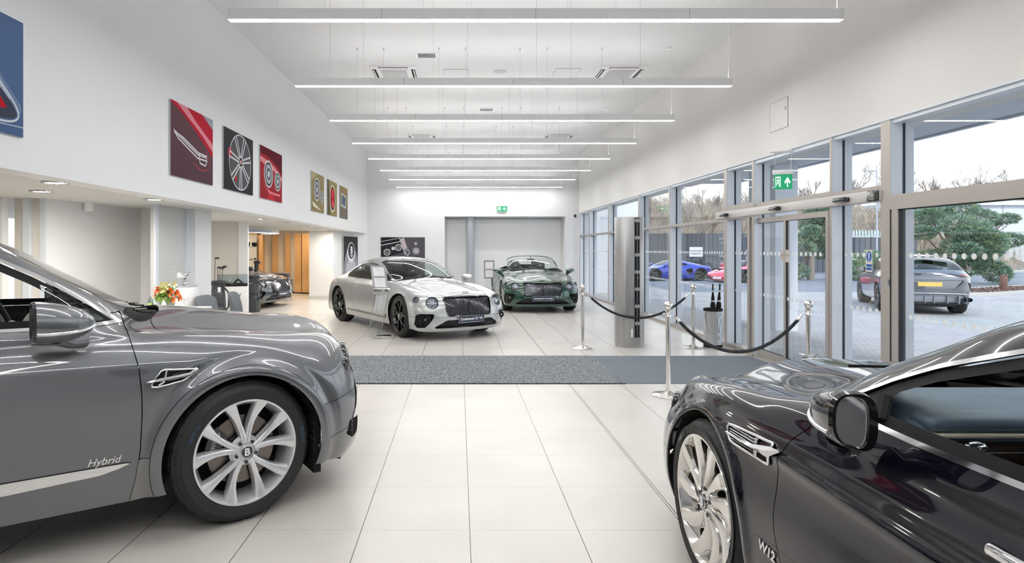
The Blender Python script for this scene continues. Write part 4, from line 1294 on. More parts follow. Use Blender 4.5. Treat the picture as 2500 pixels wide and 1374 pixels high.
        h = MB(); p, nn = look.side(-1.60, .895, 0, sg); h.rbox((p.x, p.y + sg * .016, p.z), (.24, .03, .032), .014, ch); h.build('door_handle', root)
        s = MB(); P = [look.side(x, z, -.004, sg)[0] for x, z in ((-1.015, 1.04), (-.985, 1.075), (-.965, 1.10))]
        s.tube(P, .020, MATS['black_plastic'], 8); s.build('window_post', root)
    bl = MATS['leather_blue']; cr = MATS['leather_cream']
    for y in (-.38, .38):
        seat(root, -1.75, y, .34, bl, cr); seat(root, -2.75, y, .36, bl, cr)
    d = MB()
    d.rbox((-.86, 0, 1.00), (.42, 1.46, .14), .06, bl)
    d.rbox((-1.03, 0, 1.045), (.10, 1.44, .045), .02, bl)
    d.rbox((-1.062, 0, 1.016), (.05, 1.44, .012), .004, cr)
    d.rbox((-1.04, 0, .955), (.07, 1.44, .11), .03, MATS['dark_veneer'])
    d.rbox((-1.068, 0, .965), (.02, 1.44, .006), .002, MATS['chrome'])
    d.rbox((-1.0, 0, .86), (.10, 1.44, .10), .03, MATS['leather_black'])
    d.rbox((-1.0, 0, .74), (.12, 1.44, .18), .03, MATS['leather_black'])
    for y in (.60, -.60):
        d.ball((-1.085, y, .985), .028, MATS['chrome'], 14, (.5, 1.3, .7))
    d.build('dashboard', root, 50)
    for sg in (-1, 1):
        q = MB()
        q.rbox((-1.85, sg * .80, .965), (1.7, .09, .05), .02, bl); q.rbox((-1.75, sg * .785, .93), (1.9, .05, .07), .02, MATS['dark_veneer']); q.rbox((-1.75, sg * .79, .72), (1.9, .05, .35), .02, bl)
        q.build('door_card', root, 50)
    steering(root, (-1.22, -.38, .86), .18, MATS['leather_black'])
    m = MB(); m.rbox((-1.25, 0, 1.33), (.04, .22, .065), .02, MATS['gloss_black']); m.build('rear_view_mirror', root)
    w = MB()
    for y in (-.3, .3): w.tube([(-.40, y - .3, 1.075), (-.50, y + .28, 1.105)], .006, MATS['black_plastic'], 6)
    w.build('wiper', root)
    return root
# ------------------------------------------------------------------ room materials
def tile_material():
    m = bpy.data.materials.new('floor_tiles'); m.use_nodes = True
    nt = m.node_tree; N = nt.nodes; L = nt.links; b = N['Principled BSDF']
    g = N.new('ShaderNodeNewGeometry'); sp = N.new('ShaderNodeSeparateXYZ'); L.new(g.outputs['Position'], sp.inputs[0])
    def joint(out, off, half):
        a = N.new('ShaderNodeMath'); a.operation = 'SUBTRACT'; L.new(out, a.inputs[0]); a.inputs[1].default_value = off
        p = N.new('ShaderNodeMath'); p.operation = 'PINGPONG'; L.new(a.outputs[0], p.inputs[0]); p.inputs[1].default_value = .3
        c = N.new('ShaderNodeMath'); c.operation = 'LESS_THAN'; L.new(p.outputs[0], c.inputs[0]); c.inputs[1].default_value = half
        return c
    jx = joint(sp.outputs['X'], .06, .0021); jy = joint(sp.outputs['Y'], .31, .0014)
    # expansion joint: one doubled longitudinal line
    e = N.new('ShaderNodeMath'); e.operation = 'SUBTRACT'; L.new(sp.outputs['X'], e.inputs[0]); e.inputs[1].default_value = 1.278
    ea = N.new('ShaderNodeMath'); ea.operation = 'ABSOLUTE'; L.new(e.outputs[0], ea.inputs[0])
    el = N.new('ShaderNodeMath'); el.operation = 'LESS_THAN'; L.new(ea.outputs[0], el.inputs[0]); el.inputs[1].default_value = .0025
    mx = N.new('ShaderNodeMath'); mx.operation = 'MAXIMUM'; L.new(jx.outputs[0], mx.inputs[0]); L.new(el.outputs[0], mx.inputs[1])
    n = N.new('ShaderNodeTexNoise'); n.inputs['Scale'].default_value = 1.3; n.inputs['Detail'].default_value = 6
    L.new(g.outputs['Position'], n.inputs['Vector'])
    r = N.new('ShaderNodeValToRGB')
    r.color_ramp.elements[0].position = .35; r.color_ramp.elements[0].color = (.60, .575, .54, 1)
    r.color_ramp.elements[1].position = .65; r.color_ramp.elements[1].color = (.65, .625, .59, 1)
    L.new(n.outputs['Fac'], r.inputs[0])
    m1 = N.new('ShaderNodeMixRGB'); m1.inputs[2].default_value = (.36, .34, .32, 1)
    L.new(jy.outputs[0], m1.inputs[0]); L.new(r.outputs[0], m1.inputs[1])
    m2 = N.new('ShaderNodeMixRGB'); m2.inputs[2].default_value = (.06, .055, .05, 1)
    L.new(mx.outputs[0], m2.inputs[0]); L.new(m1.outputs[0], m2.inputs[1])
    L.new(m2.outputs[0], b.inputs['Base Color'])
    b.inputs['Roughness'].default_value = .26
    n2 = N.new('ShaderNodeTexNoise'); n2.inputs['Scale'].default_value = 35; L.new(g.outputs['Position'], n2.inputs['Vector'])
    bp = N.new('ShaderNodeBump'); bp.inputs['Strength'].default_value = .03; bp.inputs['Distance'].default_value = .002
    L.new(n2.outputs['Fac'], bp.inputs['Height']); L.new(bp.outputs[0], b.inputs['Normal'])
    return m
TILE = tile_material()
WALLM = pm('wall_white_paint', (.82, .83, .85), .7, bump=(40, .02))
WALLW = pm('wall_warm_white', (.78, .77, .75), .7)
CEILM = pm('ceiling_white_paint', (.80, .805, .82), .75)
BEIGE = pm('beige_panel', (.70, .665, .62), .6)
GREYP = pm('grey_panel', (.62, .625, .63), .55)
ALU = pm('anodised_aluminium', (.45, .415, .385), .38, .35)
ALUB = pm('pale_aluminium', (.72, .77, .84), .42, .1)
GASK = pm('black_gasket', (.015, .018, .03), .5)
FIXW = pm('fixture_white', (.92, .92, .93), .45)
XR, YF, ZC = 4.27, 21.3, 4.93
YB = -4.6
def xl(y): return -3.5 + .0105 * y
def zs(y): return 2.185 - .0037 * y
# floor / ceiling
b = MB(); b.box((-9.5, YB, -.12), (4.45, 22.2, 0), TILE); b.box((-9.5, 22.2, -.12), (-3.6, 27, 0), TILE); struct(b.build('floor', smooth=0))
b = MB(); b.box((-4.2, YB, ZC), (5.0, YF + .3, ZC + .2), CEILM); struct(b.build('ceiling', smooth=0))
# far wall with its recessed bay
b = MB(); R = .42
xa, xb, zt = -.51, 3.80, 2.72
b.box((-3.8, YF, 0), (xa, YF + .25, ZC), WALLM); b.box((xb, YF, 0), (4.6, YF + .25, ZC), WALLM)
b.box((xa, YF, zt), (xb, YF + .25, ZC), WALLM)
b.box((xa - .2, YF + .25 + R, 0), (xb + .2, YF + .35 + R, zt + .2), WALLW)
b.box((xa - .1, YF + .25, 0), (xa, YF + .25 + R, zt + .1), WALLM); b.box((xb, YF + .25, 0), (xb + .1, YF + .25 + R, zt + .1), WALLM)
b.box((xa, YF + .25, zt), (xb, YF + .25 + R, zt + .1), WALLM)
struct(b.build('wall_far', smooth=0))
b = MB()
b.box((xa - .05, YF - .012, 0), (xa, YF - .001, zt), WALLM); b.box((xb, YF - .012, 0), (xb + .05, YF - .001, zt), WALLM); b.box((xa - .05, YF - .012, zt + .001), (xb + .05, YF - .001, zt + .05), WALLM)
struct(b.build('trim_1', smooth=0))
b = MB(); b.cyl((.41, YF + .22, 0), (.41, YF + .22, zt), .14, pm('column_grey', (.40, .43, .47), .45, .2), 32); struct(b.build('trim_2'))
b = MB()
for x0, x1 in ((xa + .06, .25), (.57, xb - .06)):
    b.box((x0, YF + .25 + R - .03, .02), (x1, YF + .25 + R - .01, zt - .06), pm('shutter_white', (.76, .77, .79), .5))
    b.box((x0, YF + .25 + R - .05, zt - .08), (x1, YF + .25 + R, zt), pm('shutter_head', (.45, .46, .48), .5))
struct(b.build('trim_3', smooth=0))
# upper left wall with soffit
b = MB()
ys = [YB, 3, 9, 15, YF + .1]
for i in range(4):
    y0, y1 = ys[i], ys[i + 1]
    b.quad((xl(y0), y0, zs(y0)), (xl(y1), y1, zs(y1)), (xl(y1), y1, ZC), (xl(y0), y0, ZC), WALLM)
    b.quad((xl(y0) - .25, y0, zs(y0)), (xl(y1) - .25, y1, zs(y1)), (xl(y1) - .25, y1, ZC), (xl(y0) - .25, y0, ZC), WALLM)
    b.quad((xl(y0), y0, zs(y0)), (xl(y1), y1, zs(y1)), (xl(y1) - .25, y1, zs(y1)), (xl(y0) - .25, y0, zs(y0)), WALLM)
struct(b.build('wall_left', smooth=0))
SOFM = pm('soffit_paint', (.66, .655, .64), .75)
b = MB()
for i in range(4):
    y0, y1 = ys[i], ys[i + 1]
    if y1 > 18.7: y1 = 18.7
    b.quad((xl(y0) - .002, y0, zs(y0) + .002), (xl(y1) - .002, y1, zs(y1) + .002), (-9.5, y1, zs(y1) + .07), (-9.5, y0, zs(y0) + .07), SOFM)
b.quad((-3.4, 18.7, 2.12), (-3.27, YF, 2.107), (-3.7, YF, 2.11), (-4.7, 18.7, 2.14), SOFM)
b.box((-9.5, 18.7, 2.30), (-4.6, 27, 2.4), SOFM)
struct(b.build('ceiling_soffit', smooth=0))
# back walls of the side bays
def wallseg(mb, x0, y0, x1, y1, z0, z1, th, mat):
    d = Vector((x1 - x0, y1 - y0, 0)).normalized(); n = Vector((-d.y, d.x, 0)) * th
    mb.prism([(x0, y0, z0), (x1, y1, z0), (x1, y1, z1), (x0, y0, z1)], (n.x, n.y, 0), mat)
b = MB()
wallseg(b, -5.12, 7.40, -4.80, 9.6, 0, 2.24, .10, WALLM)
wallseg(b, -5.50, 7.40, -5.12, 7.40, 0, 2.24, .10, BEIGE)
wallseg(b, -9.0, 7.20, -5.50, 7.20, 2.02, 2.24, .10, WALLM)
wallseg(b, -5.66, 7.20, -5.50, 7.20, 0, 2.02, .10, WALLM)
wallseg(b, -9.0, 7.20, -5.66, 7.20, 0, .95, .10, WALLM)
wallseg(b, -9.4, YB, -9.4, 7.3, 0, 2.3, -.1, WALLM)
struct(b.build('wall_side', smooth=0))
b = MB(); b.box((-9.0, 7.15, .93), (-5.66, 7.19, .97), GASK); b.box((-5.69, 7.15, .93), (-5.66, 7.19, 2.03), GASK); b.box((-9, 7.15, 2.0), (-5.66, 7.19, 2.03), GASK)
b.box((-9.0, 7.21, .97), (-5.69, 7.23, 2.0), pm('office_blind', (.42, .41, .33), .6)); struct(b.build('window_20', smooth=0))
b = MB(); b.box((-5.35, 7.33, 0), (-5.27, 7.40, 2.24), ALUB); b.box((-5.16, 7.36, 0), (-5.11, 7.40, 2.24), ALUB); struct(b.build('trim_4', smooth=0))
# pilaster with grey panel, white column beside it
b = MB(); b.box((-4.9, 9.15, 0), (-4.035, 9.74, 2.24), WALLM); b.box((-4.21, 8.16, 0), (-4.16, 9.15, 2.24), GREYP); struct(b.build('wall_pilaster', smooth=0))
b = MB(); b.box((-4.16, 8.14, 0), (-4.125, 8.22, 2.22), ALUB); b.box((-4.16, 9.08, 0), (-4.125, 9.15, 2.22), ALUB); struct(b.build('trim_5', smooth=0))
# second bay: beige screen and white pier
b = MB(); b.box((-6.2, 13.2, 0), (-4.85, 13.45, 2.24), BEIGE); b.box((-4.85, 13.15, 0), (-4.64, 13.2, 2.24), WALLM); b.box((-6.6, 9.7, 0), (-6.2, 13.4, 2.24), WALLM); struct(b.build('wall_pier', smooth=0))
# wall beyond the niche and the angled return with the bonnet print
b = MB()
wallseg(b, -4.66, 18.6, -3.92, 18.6, 0, 2.2, .12, WALLW)
wallseg(b, -3.92, 18.6, -3.27, YF, 0, 2.2, .12, WALLM)
wallseg(b, -4.66, 18.6, -5.02, 20.2, 0, 2.4, -.1, WALLW)
struct(b.build('wall_return', smooth=0))
b = MB(); b.box((-4.66, 18.56, 0), (-3.92, 18.6, .11), pm('skirting', (.62, .60, .58), .4)); struct(b.build('baseboard_left', smooth=0))
# niche shell
NW = pm('niche_wall', (.80, .74, .66), .7)
b = MB(); b.box((-9.5, 24.5, 0), (-4.3, 24.6, 2.4), NW); b.box((-9.5, 13.4, 0), (-9.4, 24.6, 2.4), WALLW); b.box((-4.4, 21.5, 0), (-4.3, 24.6, 2.4), NW); struct(b.build('wall_niche', smooth=0))
# wall behind the camera, with the showroom's rear glazing left closed
b = MB(); b.box((-9.5, YB - .2, 0), (5.0, YB, ZC), WALLM); struct(b.build('wall_back', smooth=0))
# ------------------------------------------------------------------ right wall and glazed front
def yy(px, X=XR): return FPX * X / (px - VPX)
ZH = 2.85
b = MB(); b.box((XR, YB, ZH), (XR + .55, YF + .25, ZC), WALLW); b.box((XR, 21.19, 0), (XR + .45, YF + .25, ZH), WALLM); struct(b.build('wall_right', smooth=0))
b = MB(); b.box((XR - .006, YB, ZH - .012), (XR + .16, YF, ZH), ALUB); struct(b.build('trim_6', smooth=0))
XG = XR + .135
WG = glassmat('window_glass', (.955, .975, .985), .9)
DOTM = pm('frosted_dot', (.80, .82, .84), .6)
def mullion(mb, y0, y1, z0=0.0, z1=ZH - .012):
    mb.box((XR, y0, z0), (XR + .004, y1, z1), ALU)
    mb.box((XR + .004, y0, z0), (XG - .012, y1, z1), ALUB)
    mb.box((XG - .012, y0 - .004, z0), (XG + .012, y1 + .004, z1), GASK); mb.box((XG + .012, y0, z0), (XG + .03, y1, z1), ALUB)
    mb.box((XG + .03, y0, z0), (XG + .10, y1, z1), ALUB)
# mullion faces (y ranges)
MUL = [(4.05, 4.12), (5.92, 6.055), (6.85, 6.89), (8.66, 8.72), (9.54, 9.64), (12.11, 12.18), (14.18, 14.26), (17.05, 17.14), (19.55, 19.65), (21.10, 21.19)]
names = []
def pane_window(idx, y0, y1, rows, dots=True, sill=.06):
    """rows: list of (z0, z1) panes; frame bars between them"""
    f = MB()
    zb = [sill] + [z for r in rows for z in r]
    f.box((XR + .005, y0, 0), (XG + .05, y1, sill), ALU)
    for i in range(len(rows) - 1):
        f.box((XR + .002, y0, rows[i][1]), (XG + .03, y1, rows[i + 1][0]), ALU)
    f.box((XR + .02, y0, rows[-1][1]), (XG + .03, y1, ZH - .012), ALUB)
    o = struct(f.build('window_%d' % idx, smooth=0))
    for (z0, z1) in rows:
        g = MB(); g.box((XG, y0, z0), (XG + .006, y1, z1), WG); g.build('pane', o, 0)
        if z0 < .5 and dots:
            d = MB(); dots_on(d, y0 + .03, y1 - .03); d.build('manifestation_dots', o, 0)['kind'] = 'stuff'
    return o
def dots_on(d, y0, y1, x=None):
    X = XG - .003 if x is None else x
    n0, n1 = math.ceil(y0 / .1), math.floor(y1 / .1)
    for k in range(n0, n1 + 1):
        for z in (1.493, .905):
            c = (X, k * .1, z); n = 16; r = .026
            d.add([(X, k * .1 + r * math.cos(2 * PI * i / n), z + r * math.sin(2 * PI * i / n)) for i in range(n)], [tuple(range(n))], DOTM)
std = [(.06, 2.00), (2.05, ZH - .05)]
for i, (y0, y1) in enumerate(MUL):
    m = MB(); mullion(m, y0, y1); struct(m.build('trim_%d' % (10 + i), smooth=0))
pane_window(1, 2.2, 4.05, [(.06, 1.945), (2.087, ZH - .05)])
pane_window(2, 6.055, 6.85, [(.06, 2.05), (2.20, ZH - .05)])
pane_window(4, 8.72, 9.54, [(.06, 2.02), (2.24, ZH - .05)])
pane_window(5, 9.64, 12.11, std)
pane_window(6, 12.18, 14.18, std)
pane_window(9, 19.65, 21.10, std)
pane_window(11, -4.4, 2.1, std)
# glazed leaf with fixed upper light: wide door right of the entrance (y 4.12 - 5.92)
b = MB()
b.box((XR + .0, 4.12, 1.945), (XR + .12, 5.92, 2.087), ALU); b.box((XR + .005, 4.2, 0), (XR + .09, 5.83, .10), ALU)
b.box((XR + .005, 5.83, .0), (XR + .07, 5.915, 1.945), ALU); b.box((XR - .002, 5.915, 0), (XR + .02, 5.925, 1.95), GASK); b.box((XR + .005, 4.12, .0), (XR + .07, 4.2, 1.945), ALU)
b.box((XR + .02, 4.12, 2.80), (XG + .03, 5.92, ZH - .012), ALUB)
for a in ((4.2, .10, 4.21, 1.945), (5.82, .10, 5.83, 1.945), (4.2, 1.935, 5.83, 1.945)): b.box((XR + .02, a[0], a[1]), (XR + .06, a[2], a[3]), GASK)
o = struct(b.build('door_1', smooth=0))
g = MB(); g.box((XR + .04, 4.21, .10), (XR + .046, 5.82, 1.935), WG); g.build('pane', o, 0)
g = MB(); g.box((XG, 4.12, 2.087), (XG + .006, 5.92, 2.80), WG); g.build('pane', o, 0)
d = MB(); dots_on(d, 4.24, 5.79, XR + .037); d.build('manifestation_dots', o, 0)['kind'] = 'stuff'
h = MB(); h.cyl((XR - .01, 5.935, 1.20), (XR - .01, 5.935, 1.25), .008, MATS['satin_chrome'], 10); h.cyl((XR - .01, 5.935, .20), (XR - .01, 5.935, .25), .008, MATS['satin_chrome'], 10); h.build('hinge', o)
# automatic sliding entrance
zt_ = 2.0
b = MB(); b.box((XR + .02, 6.89, 2.15), (XG + .03, 8.66, 2.22), ALU); b.box((XR + .02, 6.89, 2.79), (XG + .03, 8.66, ZH - .012), ALUB); b.box((XR, 6.85, 0), (XG + .05, 8.80, .015), ALU)
o = struct(b.build('window_3', smooth=0)); g = MB(); g.box((XG, 6.89, 2.22), (XG + .006, 8.66, 2.79), WG); g.build('pane', o, 0)
def leaf(idx, y0, y1, x, text_y):
    b = MB()
    for (a, c, e, f) in ((y0, .015, y0 + .055, zt_), (y1 - .055, .015, y1, zt_), (y0 + .055, .015, y1 - .055, .12), (y0 + .055, zt_ - .07, y1 - .055, zt_)):
        b.box((x, a, c), (x + .035, e, f), ALU)
    for (a, c, e, f) in ((y0 + .055, .12, y0 + .062, zt_ - .07), (y1 - .062, .12, y1 - .055, zt_ - .07), (y0 + .056, .12, y1 - .056, .127), (y0 + .056, zt_ - .077, y1 - .056, zt_ - .07)):
        b.box((x + .004, a, c), (x + .031, e, f), GASK)
    o = struct(b.build('door_%d' % idx, smooth=0))
    g = MB(); g.box((x + .015, y0 + .06, .12), (x + .021, y1 - .06, zt_ - .07), WG); g.build('pane', o, 0)
    d = MB(); dots_on(d, y0 + .09, y1 - .09, x + .012); d.build('manifestation_dots', o, 0)['kind'] = 'stuff'
    s = MB(); X = x - .002
    if text_y:
        s.box((X - .003, text_y - .085, 1.385), (X, text_y + .01, 1.545), pm('sticker_beige', (.58, .53, .48), .5))
        fn = lambda u, v, w: (X - .004 - w, text_y - .038 - u, 1.48 + v)
        s.text('Automatic', .019, pm('sticker_ink', (.05, .05, .06), .5), fn, depth=.0005)
        s.text('door', .019, MATS['sticker_ink'], lambda u, v, w: (X - .004 - w, text_y - .038 - u, 1.45 + v), depth=.0005)
        s.build('door_sticker', o, 0)
    return o
leaf(2, 6.93, 7.89, XR + .01, 7.82)
leaf(3, 7.88, 8.82, XR + .055, 8.02)
b = MB(); b.box((XR + .0, 8.80, 0), (XR + .10, 8.86, 2.03), ALU); struct(b.build('trim_30', smooth=0))
# door on the far right-hand run (glazed leaf between the 14.2 and 17.1 mullions)
b = MB()
b.box((XR + .002, 14.26, 2.0), (XG + .03, 17.05, 2.05), ALU); b.box((XR + .005, 14.26, 0), (XG + .03, 17.05, .06), ALU); b.box((XR + .02, 14.26, 2.8), (XG + .03, 17.05, ZH - .012), ALUB)
for (a, c, e, f) in ((15.9, .0, 16.05, 1.999), (14.36, 1.90, 15.9, 1.999), (14.36, 0, 15.9, .14), (14.26, 0, 14.36, 1.999)): b.box((XR + .001, a, c), (XR + .09, e, f), ALU)
o = struct(b.build('door_4', smooth=0))
for (a, c, e, f) in ((14.36, .14, 15.9, 1.9), (16.05, .06, 17.05, 2.0), (14.26, 2.05, 17.05, 2.8)):
    g = MB(); g.box((XG, a, c), (XG + .006, e, f), WG); g.build('pane', o, 0)
d = MB(); dots_on(d, 14.4, 15.85); dots_on(d, 16.1, 17.0); d.build('manifestation_dots', o, 0)['kind'] = 'stuff'
pane_window(8, 17.14, 19.55, std)
# operator header over the entrance
b = MB()
b.rbox((XR + .02, 7.97, 2.10), (.08, 3.86, .115), .008, pm('operator_grey', (.62, .60, .585), .4, .3))
hd = b.build('door_operator', smooth=35)
tag(hd, 'long pale metal operator box over the automatic entrance doors', 'door operator')
b = MB()
b.rbox((XR + .018, 6.14, 2.10), (.084, .19, .117), .008, MATS['gloss_black'])
X = XR - .026
for k in range(3):
    P = [(X, 6.165 - .018 * k + .013 * math.cos(a), 2.105 + .017 * math.sin(a)) for a in np.linspace(0, 2 * PI, 20, endpoint=False)]
    b.tube(P, .0018, MATS['white_mark'], 5, closed=True)
b.text('record', .022, MATS['white_mark'], lambda u, v, w: (X - w, 6.145 - u, 2.07 + v), depth=.001)
b.build('end_cap', hd, 35)
def sensor(y, which):
    s = MB(); s.rbox((XR - .065, y, 2.095), (.07, .21, .055), .027, MATS['gloss_black']); s.rbox((XR - .035, y, 2.095), (.03, .19, .05), .012, MATS['black_plastic'])
    tag(s.build('motion_sensor', smooth=40), which, 'motion sensor')
sensor(9.53, 'black motion sensor at the far end of the door operator box')
sensor(7.99, 'black motion sensor on the middle of the door operator box')
sensor(6.60, 'black motion sensor nearest the black end cap of the door operator')
# ------------------------------------------------------------------ light bars
EM = pm('light_diffuser', (1, 1, 1), .5, emit=(1.0, .985, .96), es=BAR_EMIT)
UPM = pm('added_uplight_glow', (1, 1, 1), .5, emit=(1.0, .99, .97), es=ADDED_UP_EMIT)
CABLE = pm('steel_cable', (.42, .42, .44), .4, .5)
bar_y = [-1.0, 1.25, 3.45, 5.63, 7.90, 10.02, 12.15, 14.25, 16.35, 18.5, 20.75]
bar_lab = {5.63: 'nearest', 7.90: 'second', 10.02: 'third', 12.15: 'fourth', 14.25: 'fifth', 16.35: 'sixth', 18.5: 'seventh', 20.75: 'eighth and farthest'}
X0, X1 = -2.165, 3.60
for y in bar_y:
    lab = bar_lab.get(y)
    t = thing('light_bar', ('long white suspended light bar, %s of the row counted from the camera' % lab) if lab else 'long white suspended light bar overhead, behind the camera', 'ceiling light', (0, y, 3.70), 0, 'suspended light bars' if lab else 'light bars behind the camera')
    b = MB(); b.box((X0, -.035, .006), (X1, .035, .085), FIXW); b.box((X0, -.035, .085), (X1, -.031, .108), FIXW); b.box((X0, .031, .085), (X1, .035, .108), FIXW); b.box((X0, -.035, .085), (X0 + .004, .035, .108), FIXW); b.box((X1 - .004, -.035, .085), (X1, .035, .108), FIXW)
    for k in (1, 2, 3):
        x = X0 + (X1 - X0) * k / 4
        b.box((x - .002, -.0365, .0), (x + .002, .0365, .107), CABLE)
    b.build('housing', t, 0)
    b = MB(); b.box((X0 + .005, -.033, .002), (X1 - .005, .033, .006), EM); b.build('diffuser', t, 0)
    b = MB(); b.box((X0 + .02, -.025, .086), (X1 - .02, .025, .090), UPM); b.build('added_uplight', t, 0)  # added strip, not part of the fitting; lifts the ceiling brightness
    for f in (.08, .157, .317, .395, .553, .632, .791):
        x = X0 + (X1 - X0) * f
        b = MB(); b.cyl((x, 0, .10), (x, 0, 1.23), .0016, CABLE, 5); b.cyl((x, 0, 1.19), (x, 0, 1.23), .008, CABLE, 8)
        b.build('suspension_cable', t, 0)
    b = MB(); x = X1 - .04
    b.tube([(x, 0, .10), (x, 0, .9), (x - .01, 0, 1.15), (x - .04, 0, 1.21)], .0035, FIXW, 6); b.cyl((x - .05, 0, 1.20), (x - .05, 0, 1.23), .05, FIXW, 20)
    b.build('power_cable', t, 35)
# ------------------------------------------------------------------ ceiling fittings
GRILM = pm('grille_grey', (.30, .30, .30), .6)
def cassette(x, y, lab):
    t = thing('air_conditioning_cassette', lab, 'air conditioner', (x, y, ZC - .03))
    b = MB(); s = .42
    b.box((-s, -s, 0), (s, s, .03), FIXW); b.box((-s + .13, -s + .13, -.012), (s - .13, s - .13, .0), FIXW); b.build('panel', t, 0)
    b = MB(); b.box((-.24, -.24, -.018), (.24, .24, -.012), GRILM)
    for k in range(16): b.box((-.24, -.235 + .03 * k, -.021), (.24, -.225 + .03 * k, -.017), FIXW)
    b.build('intake_grille', t, 0)
    for k in range(4):
        b = MB(); b.box((-.27, -.40, -.004), (.27, -.33, .0), MATS['dark_cavity']); b.box((-.26, -.385, -.012), (.26, -.365, -.002), FIXW)
        o = b.build('air_vane', t, 0); o.rotation_euler = (0, 0, PI / 2 * k)
cassette(-1.22, 11.4, 'white square ceiling air conditioner on the left, nearer pair')
cassette(3.05, 11.4, 'white square ceiling air conditioner on the right, nearer pair')
cassette(-1.1, 17.9, 'white square ceiling air conditioner on the left, farther pair')
cassette(2.98, 17.9, 'white square ceiling air conditioner on the right, farther pair')
def vent(x, y, lab, w=.37, d=.28):
    b = MB(); b.box((x - w / 2, y - d / 2, ZC - .012), (x + w / 2, y + d / 2, ZC), FIXW); b.box((x - w / 2 + .03, y - d / 2 + .03, ZC - .014), (x + w / 2 - .03, y + d / 2 - .03, ZC - .008), MATS['lamp_dark'])
    for k in range(10):
        xx = x - w / 2 + .04 + (w - .08) * k / 9
        b.box((xx - .003, y - d / 2 + .03, ZC - .018), (xx + .003, y + d / 2 - .03, ZC - .010), GRILM)
    tag(b.build('ceiling_vent', smooth=0), lab, 'vent')
vent(-.56, 10.4, 'small dark louvred ceiling vent in front of the left air conditioner')
vent(.66, 14.45, 'small dark louvred ceiling vent beyond the second light bar')
for x, y, lab in ((-.05, 11.45, 'flush white ceiling access panel left of the round speaker'), (2.05, 11.4, 'flush white ceiling access panel right of the round speaker')):
    b = MB(); b.box((x - .23, y - .23, ZC - .006), (x + .23, y + .23, ZC), CEILM)
    for a in ((-.235, -.235, .235, -.23), (-.235, .23, .235, .235), (-.235, -.235, -.23, .235), (.23, -.235, .235, .235)): b.box((x + a[0], y + a[1], ZC - .007), (x + a[2], y + a[3], ZC), GRILM)
    tag(b.build('access_panel', smooth=0), lab, 'access panel')
b = MB(); b.lathe([(0, -.012), (.11, -.012), (.125, 0)], pm('speaker_grey', (.62, .62, .64), .6), 32, (.78, 11.35, ZC)); tag(b.build('ceiling_speaker'), 'round flush speaker in the middle of the ceiling', 'speaker')
b = MB(); b.lathe([(0, -.05), (.035, -.05), (.05, -.02), (.055, 0)], FIXW, 24, (-.10, 16.9, ZC)); tag(b.build('smoke_detector'), 'small white smoke detector on the far ceiling', 'smoke detector')
# recessed soffit downlights, plus unseen ones added to brighten the bays
SP = pm('downlight_glow', (1, 1, 1), .5, emit=(1.0, .93, .82), es=SPOT_EMIT)
dl = [(-3.71, 3.7, 'added out of view, over the grey car'), (-3.71, 1.9, 'added out of view, close to the camera'), (-4.9, 3.9, 'added unseen inner row, first'), (-4.9, 5.2, 'added unseen inner row, second'), (-5.6, 10.8, 'added unseen inside the second bay'), (-3.71, 5.5, 'nearest and largest'), (-4.45, 6.38, 'set back farthest from the edge'), (-3.71, 7.28, 'third, above the grey panel'), (-3.86, 11.63, 'fourth, above the display case'), (-3.86, 13.2, 'fifth, above the golf bag'), (-3.9, 15.0, 'sixth, before the wooden niche'), (-3.88, 16.5, 'seventh, by the niche edge'), (-3.87, 18.0, 'last, by the bonnet picture')]
for x, y, lab in dl:
    z = zs(y) + .07 * (xl(y) - x) / (xl(y) + 9.5)
    t = thing('downlight', 'round recessed soffit downlight, ' + lab, 'downlight', (x, y, z))
    b = MB(); b.lathe([(.115, .0), (.112, -.010), (.092, -.012), (.088, .02)], MATS['chrome'], 32); b.build('bezel', t)
    b = MB(); b.lathe([(.088, .0), (0, .004)], SP, 32, (0, 0, -.004)); b.build('lamp', t)
# ------------------------------------------------------------------ signs
GRN = pm('exit_green', (.0, .30, .12), .4, emit=(.0, .36, .15), es=.35)
SW = pm('exit_white', (.85, .95, .88), .4, emit=(.85, 1, .9), es=.55)
def exit_graphics(b, T, w, h):
    """running man through a door, then an arrow; T maps (u, v, lift)"""
    b.add([T(-w / 2, -h / 2, 0), T(w / 2, -h / 2, 0), T(w / 2, h / 2, 0), T(-w / 2, h / 2, 0)], [(0, 1, 2, 3)], GRN)
    def poly(P, m, l): b.add([T(w * u, h * v, l) for u, v in P], [tuple(range(len(P)))], m)
    poly([(-.42, -.36), (-.14, -.36), (-.14, .36), (-.42, .36)], SW, .001)
    poly([(-.385, -.36), (-.175, -.36), (-.175, .28), (-.385, .28)], GRN, .0015)
    poly([(-.30, .16), (-.25, .16), (-.24, .24), (-.29, .25)], SW, .002)
    poly([(-.36, .10), (-.33, .13), (-.24, .14), (-.17, .05), (-.19, .02), (-.25, .08), (-.26, -.02), (-.19, -.12), (-.21, -.30), (-.245, -.30), (-.235, -.14), (-.31, -.06), (-.33, -.17), (-.42, -.18), (-.42, -.14), (-.36, -.13), (-.31, .06), (-.34, .08)], SW, .002)
    poly([(.06, -.04), (.12, -.12), (.205, .05), (.205, -.36), (.265, -.36), (.265, .05), (.35, -.12), (.41, -.04), (.235, .34)], SW, .001)
